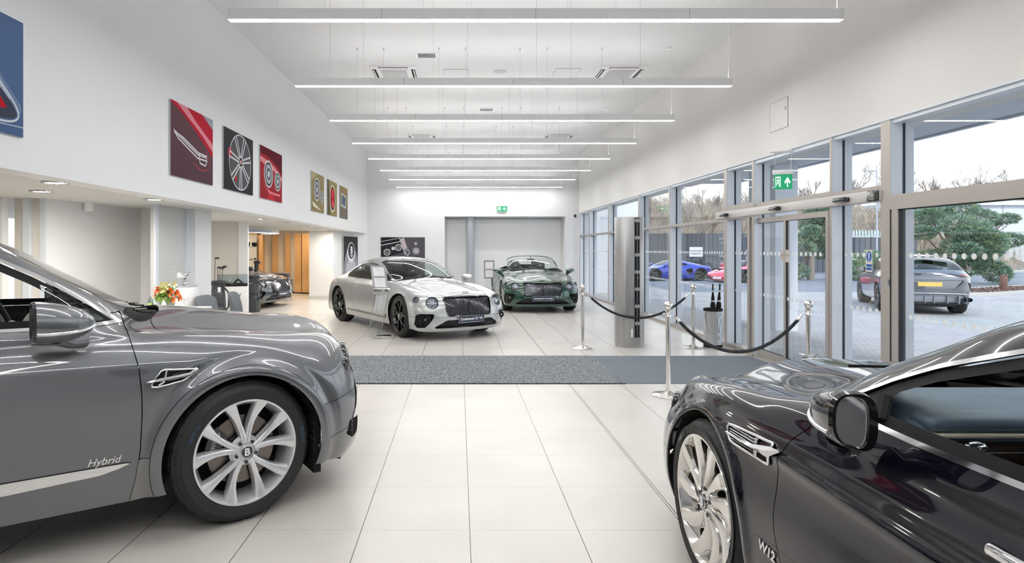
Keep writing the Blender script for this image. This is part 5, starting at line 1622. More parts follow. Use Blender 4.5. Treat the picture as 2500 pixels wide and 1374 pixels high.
def exit_sign(name, lab, loc, rz, w, h, hang):
    t = thing(name, lab, 'exit sign', loc, rz)
    b = MB(); exit_graphics(b, lambda u, v, l: (u, -.012 - l, v), w, h)
    exit_graphics(b, lambda u, v, l: (-u, .012 + l, v), w, h)
    b.build('sign_face', t, 0)
    b = MB(); b.rbox((0, 0, h / 2 + .03), (w + .03, .06, .06), .015, FIXW); b.box((-w / 2, -.010, -h / 2), (w / 2, .010, h / 2), FIXW)
    b.build('housing', t, 35)
    if hang:
        b = MB(); b.tube([(-w * .45, 0, h / 2 + .05), (-w * .45, 0, hang)], .002, CABLE, 5); b.tube([(w * .45, 0, h / 2 + .05), (w * .43, .01, hang * .6), (w * .48, 0, hang * .8), (w * .45, 0, hang)], .004, FIXW, 6)
        b.rbox((0, 0, hang + .015), (w + .1, .07, .03), .01, FIXW); b.build('hanger', t, 35)
exit_sign('exit_sign', 'green running man exit sign hanging before the entrance glazing', (4.20, 7.75, 2.425), math.radians(-22), .21, .19, .383)
exit_sign('exit_sign', 'small green running man exit sign on the far wall', (1.53, YF - .05, 2.99), 0, .35, .17, None)
b = MB(); b.box((XR - .006, 7.76, 3.15), (XR, 8.2, 3.535), WALLW)
for a in ((7.755, 3.145, 8.205, 3.15), (7.755, 3.535, 8.205, 3.54), (7.755, 3.15, 7.76, 3.535), (8.2, 3.15, 8.205, 3.535)): b.box((XR - .007, a[0], a[1]), (XR, a[2], a[3]), GRILM)
b.box((XR - .012, 7.80, 3.38), (XR - .005, 7.815, 3.42), GRILM)
tag(b.build('wall_access_panel', smooth=0), 'square white access panel high on the right wall', 'access panel')
b = MB(); b.rbox((-4.95, 8.0, 2.12), (.10, .06, .12), .01, FIXW, rot=Matrix.Rotation(.2, 3, 'Z')); tag(b.build('wall_detector', smooth=35), 'small white detector box high on the left bay wall', 'detector')
b = MB(); b.rbox((-3.33, 21.0, 2.02), (.06, .08, .10), .01, FIXW); tag(b.build('wall_detector', smooth=35), 'tiny white detector under the end of the left soffit', 'detector')
t = thing('security_camera', 'small black dome security camera near the far right corner', 'security camera', (4.12, YF - .0, 2.74))
b = MB(); b.lathe([(.085, 0), (.08, -.04), (.05, -.05)], FIXW, 24, axis='y'); b.build('mount', t)
b = MB(); b.ball((0, -.05, 0), .06, MATS['gloss_black'], 16); b.build('dome', t)
# ------------------------------------------------------------------ wall pictures (each a thin panel with a printed close-up)
def picture(lab, o, ux, uz, w, h, draw, name='wall_picture'):
    """o = lower left corner, ux, uz unit vectors; normal = ux x uz towards the viewer"""
    t = thing(name, lab, 'picture', o)
    ux, uz = Vector(ux), Vector(uz); n = ux.cross(uz).normalized()
    def T(u, v, l): return ux * (u * w) + uz * (v * h) + n * (.022 + l)
    b = MB()
    P = [ux * 0, ux * w, ux * w + uz * h, uz * h]
    b.prism([p + n * .002 for p in P], n * .018, pm('panel_edge', (.55, .57, .58), .4))
    b.build('backing_panel', t, 0)
    p = MB()
    def poly(pts, col, l=1, rough=.9):
        key = 'print_%02x%02x%02x' % tuple(int(min(1, max(0, c)) * 255) for c in col)
        m = pm(key, col, rough, spec=.15)
        p.add([T(u, v, l * .0004) for u, v in pts], [tuple(range(len(pts)))], m)
    def line(pts, wd, col, l=5):
        for (a, c), (e, f) in zip(pts, pts[1:]):
            dx, dy = (e - a) * w, (f - c) * h; q = math.hypot(dx, dy) or 1
            nx, ny = -dy / q * wd / w, dx / q * wd / h
            poly([(a + nx, c + ny), (a - nx, c - ny), (e - nx, f - ny), (e + nx, f + ny)], col, l)
    def disc(u, v, r, col, l=3, sx=1.0, sy=1.0, a0=0, a1=2 * PI):
        poly([(u + r * sx / w * math.cos(a0 + (a1 - a0) * k / 28), v + r * sy / h * math.sin(a0 + (a1 - a0) * k / 28)) for k in range(28)], col, l)
    def grad(c0, c1, n=14, ang=0):
        for k in range(n):
            t0, t1 = k / n, (k + 1) / n; c = [a + (b_ - a) * (t0 + t1) / 2 for a, b_ in zip(c0, c1)]
            poly([(0, t0), (1, t0), (1, t1), (0, t1)], c, 0)
    draw(poly, line, disc, grad)
    p.build('print', t, 0)
    return t
def curve(pts, n=6): return smooth_poly(pts, n, closed=False)
def d_blue(poly, line, disc, grad):
    grad((.07, .12, .24), (.10, .16, .30))
    poly(curve([(.0, .95), (.35, .98), (.62, .80), (.80, .5), (.98, .27)]) + [(.98, .2), (.0, .2)], (.16, .22, .36), 1)
    poly(curve([(.2, .92), (.5, .88), (.68, .66), (.82, .42), (.9, .3)]) + [(.7, .3), (.5, .6), (.2, .8)], (.38, .44, .56), 2)
    poly(curve([(.3, .70), (.55, .60), (.78, .40), (.93, .22), (.90, .14), (.7, .13), (.3, .16)]), (.05, .06, .09), 3)
    line(curve([(.3, .72), (.55, .62), (.80, .42), (.95, .22), (.91, .12), (.7, .10), (.3, .12)]), .008, (.6, .64, .7), 4)
    poly([(.55, .42), (.78, .33), (.86, .22), (.70, .18), (.5, .22)], (.45, .01, .02), 4)
    poly([(.65, .30), (.80, .25), (.76, .20), (.62, .22)], (.8, .05, .04), 5)
    line([(.0, .045), (1, .085)], .004, (.5, .56, .66), 4)
def d_redvent(poly, line, disc, grad):
    grad((.09, .045, .06), (.13, .07, .08))
    poly([(.0, 1), (.0, .98)] + curve([(.25, .88), (.6, .68), (1, .42)]) + [(1, 1)], (.45, .02, .04), 1)
    poly([(.12, 1)] + curve([(.35, .88), (.7, .70), (1, .50)]) + [(1, .62), (.55, .86), (.35, 1)], (.70, .25, .30), 2)
    poly([(.72, 1), (1, .84), (1, 1)], (.34, .36, .42), 3)
    line(curve([(.06, .62), (.3, .52), (.62, .40), (.84, .40)]), .006, (.5, .5, .52), 3)
    line([(.07, .60), (.16, .52), (.60, .34), (.83, .34), (.83, .41), (.62, .42), (.28, .55), (.07, .60)], .009, (.72, .74, .78), 4)
    line([(.64, .41), (.66, .28), (.80, .26), (.84, .34)], .009, (.72, .74, .78), 4)
    line([(.12, .57), (.60, .385), (.80, .38)], .004, (.9, .9, .92), 5)
    line(curve([(.50, .25), (.70, .18), (.88, .24), (.92, .36), (.80, .48)]), .005, (.6, .06, .10), 4)
def d_wheel(poly, line, disc, grad):
    grad((.03, .03, .035), (.05, .05, .055))
    disc(.55, .52, .42, (.10, .10, .11), 1)
    disc(.2, .62, .08, (.45, .03, .06), 2); disc(.38, .22, .05, (.4, .02, .04), 2)
    for k in range(7):
        a = .25 + k * 2 * PI / 7
        for s in (-1, 1):
            line([(.55 + .07 / 1.19 * math.cos(a + s * .3), .52 + .07 / .9 * math.sin(a + s * .3)), (.54 + .43 / 1.19 * math.cos(a + s * .10), .51 + .41 / .9 * math.sin(a + s * .10))], .014, (.62, .63, .66), 3)
    disc(.55, .52, .085, (.72, .73, .75), 6); disc(.55, .52, .07, (.03, .03, .03), 7); disc(.55, .52, .035, (.75, .4, .42), 8)
    line([(.54 + .44 / 1.19 * math.cos(a), .51 + .42 / .9 * math.sin(a)) for a in np.linspace(0, 2 * PI, 48)], .010, (.60, .61, .64), 4)
def lamp_print(disc, line, u, v, r, s=1):
    disc(u, v, r, (.70, .72, .74), 4, s); disc(u, v, r * .88, (.05, .05, .06), 5, s); disc(u, v, r * .72, (.40, .42, .46), 6, s); disc(u, v, r * .45, (.09, .09, .11), 7, s); disc(u, v, r * .25, (.6, .62, .66), 8, s)
def d_redlamp(poly, line, disc, grad):
    grad((.30, .02, .03), (.36, .03, .04))
    poly([(0, 1)] + curve([(.0, .86), (.4, .82), (.8, .70), (1, .55)]) + [(1, 1)], (.12, .01, .02), 1)
    poly(curve([(0, .80), (.4, .74), (.7, .66), (1, .5)]) + [(1, .44), (.6, .60), (0, .70)], (.75, .28, .30), 2)
    lamp_print(disc, line, .36, .50, .24); lamp_print(disc, line, .78, .42, .18)
    poly(curve([(.1, .30), (.4, .18), (.9, .16)]) + [(.9, .12), (.4, .12)], (.7, .2, .22), 3)
    poly([(.3, 0), (.65, 0), (.60, .12), (.35, .12)], (.5, .03, .04), 2)
def d_goldlamp(poly, line, disc, grad):
    grad((.24, .19, .09), (.30, .25, .13)); lamp_print(disc, line, .42, .58, .27); lamp_print(disc, line, .82, .42, .15)
    poly([(.05, .25), (.75, .06), (.15, .12)], (.75, .72, .62), 3); poly([(0, 1), (.5, 1), (0, .75)], (.45, .38, .22), 1)
def d_goldtail(poly, line, disc, grad):
    grad((.26, .21, .10), (.33, .27, .13)); poly([(.0, 0), (.3, 0), (.12, 1), (0, 1)], (.12, .10, .06), 1)
    disc(.52, .5, .36, (.70, .68, .60), 2, .85, 1.0); disc(.52, .5, .31, (.06, .02, .02), 3, .85, 1.0); disc(.53, .52, .25, (.40, .02, .03), 4, .8, 1); disc(.55, .34, .10, (.8, .10, .08), 5); disc(.50, .65, .12, (.7, .05, .06), 5)
def d_goldgrille(poly, line, disc, grad):
    grad((.12, .10, .08), (.30, .24, .11)); poly([(.1, .38), (.75, .33), (.85, .72), (.2, .80)], (.55, .55, .54), 2); poly([(.16, .43), (.70, .39), (.78, .68), (.25, .75)], (.07, .10, .16), 3)
    for k in range(5): line([(.2 + .12 * k, .42), (.26 + .12 * k, .73)], .006, (.6, .62, .65), 4)
    poly([(0, 0), (1, 0), (1, .25), (0, .33)], (.16, .14, .12), 1)
zlo, zhi = 2.43, 3.33
for (ya, yb, lab, dr) in ((3.52, 4.706, 'tall blue picture of a car tail lamp at the left edge', d_blue), (7.06, 8.24, 'dark red picture of a chrome side vent', d_redvent), (8.61, 9.80, 'picture of a black and silver alloy wheel', d_wheel), (10.14, 11.35, 'red picture of two round headlamps', d_redlamp), (13.52, 14.73, 'gold picture of two round headlamps', d_goldlamp), (15.08, 16.23, 'gold picture of a red oval tail lamp', d_goldtail), (16.58, 17.69, 'gold picture of a grille corner, last of the row', d_goldgrille)):
    a, c = Vector((xl(ya), ya, zlo)), Vector((xl(yb), yb, zlo))
    picture(lab, a, (c - a).normalized(), (0, 0, 1), (c - a).length, zhi - zlo, dr)
def d_badge(poly, line, disc, grad):
    grad((.045, .045, .05), (.05, .05, .055))
    poly(curve([(.06, 0), (.04, .3), (.2, .62), (.5, .86), (.78, .7), (.95, .45), (.98, 0)]), (.30, .31, .36), 1)
    poly(curve([(.2, 0), (.18, .25), (.35, .42), (.7, .42), (.88, .25), (.92, 0)]), (.52, .53, .60), 2)
    disc(.52, .62, .30, (.80, .80, .82), 3, 1.0, 1.1); disc(.53, .65, .25, (.05, .05, .06), 4, 1.0, 1.05); disc(.55, .54, .10, (.40, .41, .46), 5, 1.1, .7)
p = picture('tall dark picture of a round winged letter badge on a bonnet', (-3.92 + .65 * .24 + .03, 18.6 + 2.7 * .24, .62), Vector((.65, 2.7, 0)).normalized(), (0, 0, 1), 1.15, 1.35, d_badge)
_ux = Vector((.65, 2.7, 0)).normalized(); _n = _ux.cross(Vector((0, 0, 1))).normalized()
b = MB(); b.text('B', .30, MATS['white_mark'], lambda u, v, w: _ux * (.62 + u * 1.0) + Vector((0, 0, .90 + v)) + _n * (.026 + w), depth=.002, bold=.012); b.build('printed_letter', p, 0)
def d_dash(poly, line, disc, grad):
    grad((.10, .095, .115), (.09, .085, .10)); P0, L0_, D0 = poly, line, disc
    up = lambda pts: [(u, .44 + .56 * v) for u, v in pts]
    poly = lambda pts, col, l=1: P0(up(pts), col, l)
    line = lambda pts, wd, col, l=5: L0_(up(pts), wd, col, l)
    disc = lambda u, v, r, col, l=3, sx=1.0, sy=1.0: D0(u, .44 + .56 * v, r * .62, col, l, sx, sy)
    poly([(0, .35), (.42, .62), (.42, 1), (0, 1)], (.02, .02, .025), 1)
    line([(0, .80), (.40, .95)], .010, (.60, .60, .63), 3); line([(0, .62), (.44, .80)], .012, (.66, .66, .70), 3); line([(.42, .98), (.55, .2)], .016, (.50, .50, .54), 3)
    poly([(0, .0), (.52, .3), (.44, .78), (0, .60)], (.03, .03, .035), 2)
    for (u, v) in ((.14, .30), (.40, .52)):
        disc(u, v, .19, (.70, .70, .74), 4); disc(u, v, .155, (.03, .03, .035), 5)
        for k in range(4): line([(u - .07, v - .10 + .06 * k), (u + .07, v - .05 + .06 * k)], .006, (.6, .6, .64), 6)
    disc(.28, .48, .10, (.66, .66, .70), 7)
    disc(.80, .36, .20, (.34, .33, .38), 3); disc(.80, .36, .06, (.6, .6, .65), 4); disc(.79, .70, .09, (.40, .40, .44), 3); disc(.60, .30, .16, (.55, .56, .62), 4, .8, 1.2); disc(.60, .30, .12, (.12, .12, .16), 5, .8, 1.2)
    poly([(.44, .9), (.52, 1), (.60, .5), (.52, .4)], (.55, .48, .50), 3)
picture('wide dark picture of a car dashboard with round vents', (-2.78, YF - .001, .62), (1, 0, 0), (0, 0, 1), 1.57, 1.36, d_dash)
# ------------------------------------------------------------------ mats
def carpet(name, c0, c1, scale):
    m = bpy.data.materials.new(name); m.use_nodes = True; nt = m.node_tree; N = nt.nodes; L = nt.links; b = N['Principled BSDF']
    g = N.new('ShaderNodeNewGeometry'); n = N.new('ShaderNodeTexNoise'); n.inputs['Scale'].default_value = scale; n.inputs['Detail'].default_value = 3; n.inputs['Roughness'].default_value = .8
    L.new(g.outputs['Position'], n.inputs['Vector']); r = N.new('ShaderNodeValToRGB'); r.color_ramp.elements[0].position = .42; r.color_ramp.elements[1].position = .60
    r.color_ramp.elements[0].color = (*c0, 1); r.color_ramp.elements[1].color = (*c1, 1); L.new(n.outputs['Fac'], r.inputs[0]); L.new(r.outputs[0], b.inputs['Base Color']); b.inputs['Roughness'].default_value = .95
    bp = N.new('ShaderNodeBump'); bp.inputs['Strength'].default_value = .5; bp.inputs['Distance'].default_value = .004; L.new(n.outputs['Fac'], bp.inputs['Height']); L.new(bp.outputs[0], b.inputs['Normal'])
    return m
b = MB(); b.box((-3.1, 6.90, 0), (1.92, 8.68, .010), carpet('speckled_carpet', (.035, .045, .055), (.33, .355, .385), 62)); b.box((-3.1, 6.885, 0), (1.92, 6.90, .008), MATS['black_plastic'])
tag(b.build('entrance_mat', smooth=0), 'long speckled grey carpet mat across the tiled floor', 'mat')
b = MB(); b.box((1.925, 6.90, 0), (4.22, 8.68, .007), carpet('ribbed_carpet', (.13, .15, .18), (.19, .21, .24), 140))
tag(b.build('entrance_mat', smooth=0), 'smooth dark blue-grey mat leading to the entrance doors', 'mat')
# ------------------------------------------------------------------ rope barrier
CH = MATS['chrome']
POST = pm('polished_steel', (.80, .78, .75), .10, 1.0)
def post(x, y, lab):
    t = thing('barrier_post', lab, 'barrier post', (x, y, 0), 0, 'chrome rope barrier posts')
    b = MB(); b.lathe([(0, 0), (.165, 0), (.168, .008), (.160, .016), (.10, .030), (.045, .045), (.03, .05)], POST, 48); b.build('base', t)
    b = MB(); b.cyl((0, 0, .04), (0, 0, .84), .0255, POST, 28); b.build('pole', t)
    b = MB(); b.lathe([(.026, .83), (.033, .835), (.033, .85), (.024, .862), (.022, .885), (.033, .892), (.033, .905), (.018, .915)], POST, 28); b.ball((0, 0, .955), .046, POST, 24); b.build('finial', t)
    for a in (0, PI / 2, PI, 1.5 * PI):
        b = MB(); c, s = math.cos(a), math.sin(a)
        b.tube([(c * r, s * r, z) for r, z in ((.022, .875), (.045, .872), (.055, .868), (.055, .880))], .004, POST, 8); b.build('hook', t)
    return t
PA, PB_, PC_, PD = (1.94, 9.38), (2.22, 6.35), (3.70, 9.44), (3.80, 6.50)
post(*PA, 'chrome barrier post farthest left, beside the green car'); post(*PB_, 'chrome barrier post in front of the silver air curtain tower, nearest the camera')
post(*PC_, 'chrome barrier post beside the umbrella bin, behind the rope'); post(*PD, 'chrome barrier post at the entrance doors, base hidden by the black car')
ROPE = pm('black_rope', (.022, .024, .028), .75)
def rope(a, c, drop, lab):
    t = thing('barrier_rope', lab, 'rope', ((a[0] + c[0]) / 2, (a[1] + c[1]) / 2, .87))
    A = Vector((a[0], a[1], .872)); C = Vector((c[0], c[1], .872)); d = (C - A).normalized(); A += d * .055; C -= d * .055
    M = (A + C) / 2
    def P(s): return A + (C - A) * s + Vector((0, 0, -drop * (1 - (2 * s - 1) ** 2) ** .93)) - Vector(t.location)
    s0 = .045
    pts = [P(s) for s in np.linspace(s0, 1 - s0, 150)]
    b = MB(); L = 0; cum = [0]
    for i in range(1, len(pts)): L += (pts[i] - pts[i - 1]).length; cum.append(L)
    side = Vector((-d.y, d.x, 0))
    for q in range(3):
        st = []
        for i, p in enumerate(pts):
            tg = (pts[min(i + 1, 149)] - pts[max(i - 1, 0)]).normalized(); up = side.cross(tg)
            a_ = 2 * PI * (cum[i] / .075 + q / 3)
            st.append(p + (side * math.cos(a_) + up * math.sin(a_)) * .0095)
        b.tube(st, .0105, ROPE, 8)
    b.build('braided_rope', t, 60)
    for s in (0, 1):
        e = MB(); p0, p1 = P(abs(s - .008)), P(abs(s - .052))
        e.tube([P(s), P(s) * .5 + p0 * .5 + Vector((0, 0, -.004)), p0], .004, POST, 8); e.tube([p0, p0 * .7 + p1 * .3, p1], [.006, .015, .0165], POST, 14); e.build('end_clip', t)
rope(PA, PC_, .40, 'black braided rope slung between the two far barrier posts')
rope(PB_, PD, .42, 'black braided rope slung between the two near barrier posts')
# ------------------------------------------------------------------ air curtain tower
t = thing('air_curtain_tower', 'tall silver oval air curtain tower with a dark louvred slot', 'air curtain', (2.74, 9.62, 0))
SIL = pm('brushed_silver', (.42, .42, .42), .36, .8)
b = MB(); n = 64; vs = []; prof = [(.98, .0), (.98, .075), (1.0, .08), (1.0, 2.06), (.99, 2.065)]
for k, z in prof:
    for i in range(n):
        a = 2 * PI * i / n; vs.append((.228 * k * math.copysign(abs(math.cos(a)) ** .8, math.cos(a)), .20 * k * math.copysign(abs(math.sin(a)) ** .8, math.sin(a)), z))
b.add(vs, [(j * n + i, j * n + (i + 1) % n, (j + 1) * n + (i + 1) % n, (j + 1) * n + i) for j in range(len(prof) - 1) for i in range(n)] + [tuple(range((len(prof) - 1) * n, len(prof) * n))], SIL)
b.build('casing', t, 40)
b = MB(); b.box((.028, -.209, .16), (.104, -.17, 2.045), MATS['dark_cavity'])
for k in range(7):
    z = .36 + .27 * k; b.box((.03, -.213, z), (.102, -.205, z + .05), SIL)
for k in range(90): b.box((.032, -.211, .18 + .0205 * k), (.10, -.208, .184 + .0205 * k), MATS['lamp_dark'])
b.box((.063, -.216, .16), (.069, -.207, 2.045), SIL); b.build('louvre', t, 0)
b = MB(); b.box((-.03, -.2145, .17), (-.008, -.205, .30), FIXW); b.build('rating_label', t, 0)
b = MB(); b.cyl((.066, -.217, 1.10), (.066, -.235, 1.10), .012, SIL, 14); b.build('lock_knob', t)
# ------------------------------------------------------------------ umbrella bin
UY = 9.50; UX = 4.035
t = thing('umbrella_stand', 'silver cylindrical umbrella stand with black rims by the glazing', 'umbrella stand', (UX, UY, 0))
BR = pm('bin_steel', (.58, .60, .62), .32, .85)
b = MB(); b.lathe([(0, .01), (.142, .01), (.142, .045), (.140, .05)], MATS['black_plastic'], 40); b.build('base_ring', t)
b = MB(); b.lathe([(.140, .05), (.140, .575)], BR, 40)
for x0 in (.055,):
    T3 = lambda x, z: (x, -math.sqrt(.1415 ** 2 - x * x), z)
    for P in ([(-.03, .46), (.0, .24), (.035, .46)], [(.0, .46), (.0, .545), (.018, .56), (.036, .545), (.036, .50)], [(0, .20), (0, .13)]):
        b.tube([T3(x + x0 - .02, z) for x, z in P], .0028, MATS['black_plastic'], 6)
    for P in ([(-.03, .46), (.0, .24)], [(-.03, .46), (-.03, .54), (-.02, .555), (-.008, .54)]):
        b.tube([T3(x - .105, z) for x, z in P], .0028, MATS['black_plastic'], 6)
b.build('body', t)
b = MB(); b.lathe([(.140, .575), (.145, .578), (.145, .615), (.125, .618), (.122, .57), (0, .40)], MATS['black_plastic'], 40); b.build('rim', t)
for (x, y, dx, dy, lab) in ((-.01, -.02, .0, -.0, 'folded black umbrella standing upright in the umbrella stand'), (.075, .0, .035, .01, 'folded black umbrella leaning right in the umbrella stand')):
    u = thing('umbrella', lab, 'umbrella', (UX + x, UY + y, .42)); b = MB()
    def Q(z): return (dx * z / .5, dy * z / .5, z)
    b.tube([Q(0), Q(.15), Q(.24), Q(.30), Q(.40), Q(.455)], [.012, .036, .040, .030, .020, .012], MATS['black_plastic'], 12); b.build('folded_canopy', u)
    b = MB(); b.tube([Q(.455), Q(.485)], .006, CH, 8); b.tube([Q(.48), Q(.585)], [.014, .013], MATS['gloss_black'], 12); b.build('handle', u)
    b = MB(); b.tube([Q(.30), Q(.325)], .033, MATS['white_mark'] if False else MATS['lamp_reflector'], 12); b.build('tie_band', u)
# ------------------------------------------------------------------ signs on the glass
def keep_clear(y, x, z, lab, w=.10, h=.235, round_only=False):
    t = thing('safety_sign', lab, 'sign', (x, y, z)); b = MB(); T = lambda u, v, l: (-.002 - l, -u, v)
    b.add([T(-w / 2, -h / 2, 0), T(w / 2, -h / 2, 0), T(w / 2, h / 2, 0), T(-w / 2, h / 2, 0)], [(0, 1, 2, 3)], pm('sign_cream', (.70, .66, .60), .4))
    bl = pm('sign_blue', (.02, .12, .42), .4); r = w * .42
    b.add([T(r * math.cos(a), .045 + r * 1.35 * math.sin(a), .0005) for a in np.linspace(0, 2 * PI, 32, endpoint=False)], [tuple(range(32))], bl)
    b.add([T(u, v, .001) for u, v in ((-.010, .085), (.010, .085), (.005, .02), (-.005, .02))], [(0, 1, 2, 3)], MATS['white_mark']); b.add([T(.006 * math.cos(a), .005 + .007 * math.sin(a), .001) for a in np.linspace(0, 2 * PI, 12, endpoint=False)], [tuple(range(12))], MATS['white_mark'])
    b.add([T(u, v, .0005) for u, v in ((-w * .43, -.10), (w * .43, -.10), (w * .43, -.035), (-w * .43, -.035))], [(0, 1, 2, 3)], bl)
    b.text('Keep clear', .0185, MATS['white_mark'], lambda u, v, w_: T(u, -.068 + v, .001 + w_), depth=.0005, bold=.0004)
    b.build('sign_panel', t, 0)
keep_clear(6.37, XR + .10, 1.43, 'blue and cream Keep clear sign with an exclamation mark on the glass')
keep_clear(8.90, XR + .03, 1.43, 'blue safety sign seen edge on beside the far door leaf')
t = thing('opening_hours_lettering', 'white reversed opening hours lettering on the window glass', 'lettering', (XG + .012, 9.98, 1.4))
b = MB()
for z, s, tx in ((.64, .050, 'Opening hours'), (.60, .0, ''), (.50, .050, 'Sales Department'), (.33, .036, 'Mon - Fri 0830 - 1800'), (.26, .036, 'Sat 0900 - 1700'), (.04, .050, 'Service and Parts'), (-.05, .050, 'Department')):
    if s: b.text(tx, s, MATS['white_mark'], lambda u, v, w: (w, u, z + v), depth=.001, bold=.0008)
b.build('lettering', t, 0)
# ------------------------------------------------------------------ information stands
ACR = glassmat('clear_acrylic', (.96, .97, .97), 1.6)
t = thing('information_stand', 'clear acrylic information stand with two framed sheets beside the white car', 'display stand', (-1.36, 10.52, 0), math.radians(6))
b = MB(); b.rbox((.02, 0, .02), (.30, .26, .035), .006, MATS['satin_chrome']); b.rbox((.02, -.0, .040), (.22, .18, .006), .002, MATS['lamp_dark']); b.build('base', t, 35)
def sheet(mb, P, w0, w1, th, mat):
    for (a, c) in zip(P, P[1:]):
        mb.prism([(a[0] - w0 / 2, a[1], a[2]), (a[0] + w0 / 2, a[1], a[2]), (c[0] + w0 / 2, c[1], c[2]), (c[0] - w0 / 2, c[1], c[2])], (0, th, 0), mat)
b = MB(); sheet(b, [(-.10, -.10, .04), (-.10, .08, .16), (.0, -.02, .78), (.0, .0, .86)], .22, .22, .008, ACR)
sheet(b, [(-.10, .10, .05), (-.10, .08, .16)], .22, .22, .008, ACR)
for s in (-.11, .11): b.tube([(-.10 + s, .084, .16), (s, -.016, .78)], .005, MATS['lamp_reflector'], 6)
b.build('acrylic_leg', t, 0)
GF = pm('frame_silver', (.33, .33, .33), .4, .3)
b = MB(); sheet(b, [(-.015, -.01, .86), (-.07, .10, 1.265)], .27, .27, .012, GF)
b.rbox((-.0, -.02, .82), (.29, .03, .10), .01, MATS['satin_chrome']); b.build('frame', t, 35)
PAP = pm('paper_white', (.80, .80, .84), .5)
def paper(u0, u1):
    def P(u, s): return (-.015 - .055 * u + s * .85, -.01 + .11 * u - .004, .86 + .405 * u)
    b = MB(); b.add([P(u0, -.115), P(u0, .115), P(u1, .115), P(u1, -.115)], [(0, 1, 2, 3)], PAP)
    for k in range(3): b.add([(q[0], q[1] - .001, q[2]) for q in (P(u1 - .06 - .04 * k, -.06), P(u1 - .06 - .04 * k, .05), P(u1 - .055 - .04 * k, .05), P(u1 - .055 - .04 * k, -.06))], [(0, 1, 2, 3)], GRILM)
    b.build('price_sheet', t, 0)
paper(.06, .46); paper(.54, .92)
b = MB(); b.prism([(-.02, -.025, .72), (-.055, .02, .47), (.145 - .19, .02, .47), (.0, -.025, .72)], (0, .002, 0), PAP)
b.add([(-.095, -.004, .74), (.105, -.004, .74), (.062, .044, .46), (-.138, .044, .46)], [(0, 1, 2, 3)], PAP); b.build('leaflet', t, 0)
t = thing('information_stand', 'grey framed information stand on a clear post left of the green car', 'display stand', (.86, 17.0, 0))
b = MB(); b.box((-.15, -.01, .72), (.15, .01, 1.24), GF); b.build('frame', t, 0)
for z0, z1 in ((.76, .96), (1.0, 1.19)):
    b = MB(); b.box((-.11, -.014, z0), (.11, -.010, z1), PAP); b.build('price_sheet', t, 0)
b = MB(); b.box((-.12, -.004, .03), (.12, .004, .74), ACR); b.build('acrylic_leg', t, 0)
b = MB(); b.rbox((0, 0, .015), (.32, .30, .03), .006, MATS['satin_chrome']); b.build('base', t, 35)
# ------------------------------------------------------------------ display area on the left
WP = pm('plinth_white', (.74, .75, .77), .35)
t = thing('display_plinth', 'round white plinth with a glass dish carrying the silver figure', 'plinth', (-3.89, 8.40, 0))
b = MB(); b.lathe([(0, 0), (.215, 0), (.215, 1.015), (.205, 1.03), (0, 1.03)], WP, 48); b.build('drum', t)
b = MB(); b.lathe([(.0, 1.032), (.208, 1.032), (.212, 1.038), (.208, 1.045), (0, 1.045)], pm('plinth_grey_top', (.38, .41, .45), .2), 48); b.build('top_disc', t)
t = thing('winged_statuette', 'polished silver winged figure standing on the round plinth', 'statuette', (-3.84, 8.38, 1.045), math.radians(180))
b = MB(); b.lathe([(0, 0), (.07, 0), (.07, .012), (.03, .03), (.022, .07), (.03, .09)], CH, 24); b.ball((0, 0, .03), .04, CH, 16, (1, 1, .6)); b.build('pedestal', t)
b = MB(); b.tube([(.02, 0, .08), (.01, 0, .12), (-.02, 0, .155), (-.05, 0, .18)], [.022, .03, .026, .014], CH, 12); b.ball((-.062, 0, .192), .018, CH, 12); b.build('figure', t)
b = MB()
for sg in (-1, 1):
    for k in range(6):
        b.tube([(-.01, sg * .015, .15 - .006 * k), (.05 + .01 * k, sg * (.035 + .004 * k), .185 - .014 * k), (.15 - .014 * k, sg * (.05 + .004 * k), .215 - .024 * k)], [.012, .011, .003], CH, 8)
b.build('wings', t)
# desk with flowers, bottle and dispenser
t = thing('reception_desk', 'white reception desk mostly hidden behind the grey car', 'desk', (-3.78, 7.72, .045))
b = MB(); b.rbox((0, 0, .735), (1.0, .46, .035), .01, WP); b.build('desktop', t, 35)
for x in (-.42, .42):
    b = MB(); b.rbox((x, 0, .336), (.06, .40, .762), .01, WP); b.build('leg', t, 35)
t = thing('flower_arrangement', 'bowl of orange and cream lilies with green leaves on the white desk', 'flowers', (-3.78, 7.76, .80))
b = MB(); b.lathe([(0, 0), (.07, 0), (.09, .05), (.085, .10), (.07, .10)], pm('vase_glass', (.35, .45, .38), .1), 24); b.build('bowl', t)
rng = random.Random(3)
GR1, GR2, GR3 = pm('leaf_green', (.16, .36, .05), .5), pm('leaf_lime', (.42, .58, .16), .5), pm('leaf_dark', (.03, .10, .04), .5)
OR, CR_, SAL = pm('petal_orange', (.90, .18, .03), .5), pm('petal_cream', (.80, .76, .45), .5), pm('petal_salmon', (.88, .45, .30), .5)
def leafy(b, p, d, L, w, mat, curl=.3):
    d = Vector(d).normalized(); s = d.cross(Vector((0, 0, 1)));
    if s.length < .1: s = Vector((1, 0, 0))
    s.normalize(); n = s.cross(d); p = Vector(p); row = []
    for k in range(5):
        t_ = k / 4; c = p + d * L * t_ - Vector((0, 0, 1)) * curl * L * t_ * t_; ww = w * math.sin(PI * min(.97, t_ * .9 + .08))
        row.append((c - s * ww + n * ww * .3, c, c + s * ww + n * ww * .3))
    vs = [v for r in row for v in r]
    b.add(vs, [(3 * i + j, 3 * i + j + 1, 3 * i + j + 4, 3 * i + j + 3) for i in range(4) for j in range(2)], mat)
b = MB()
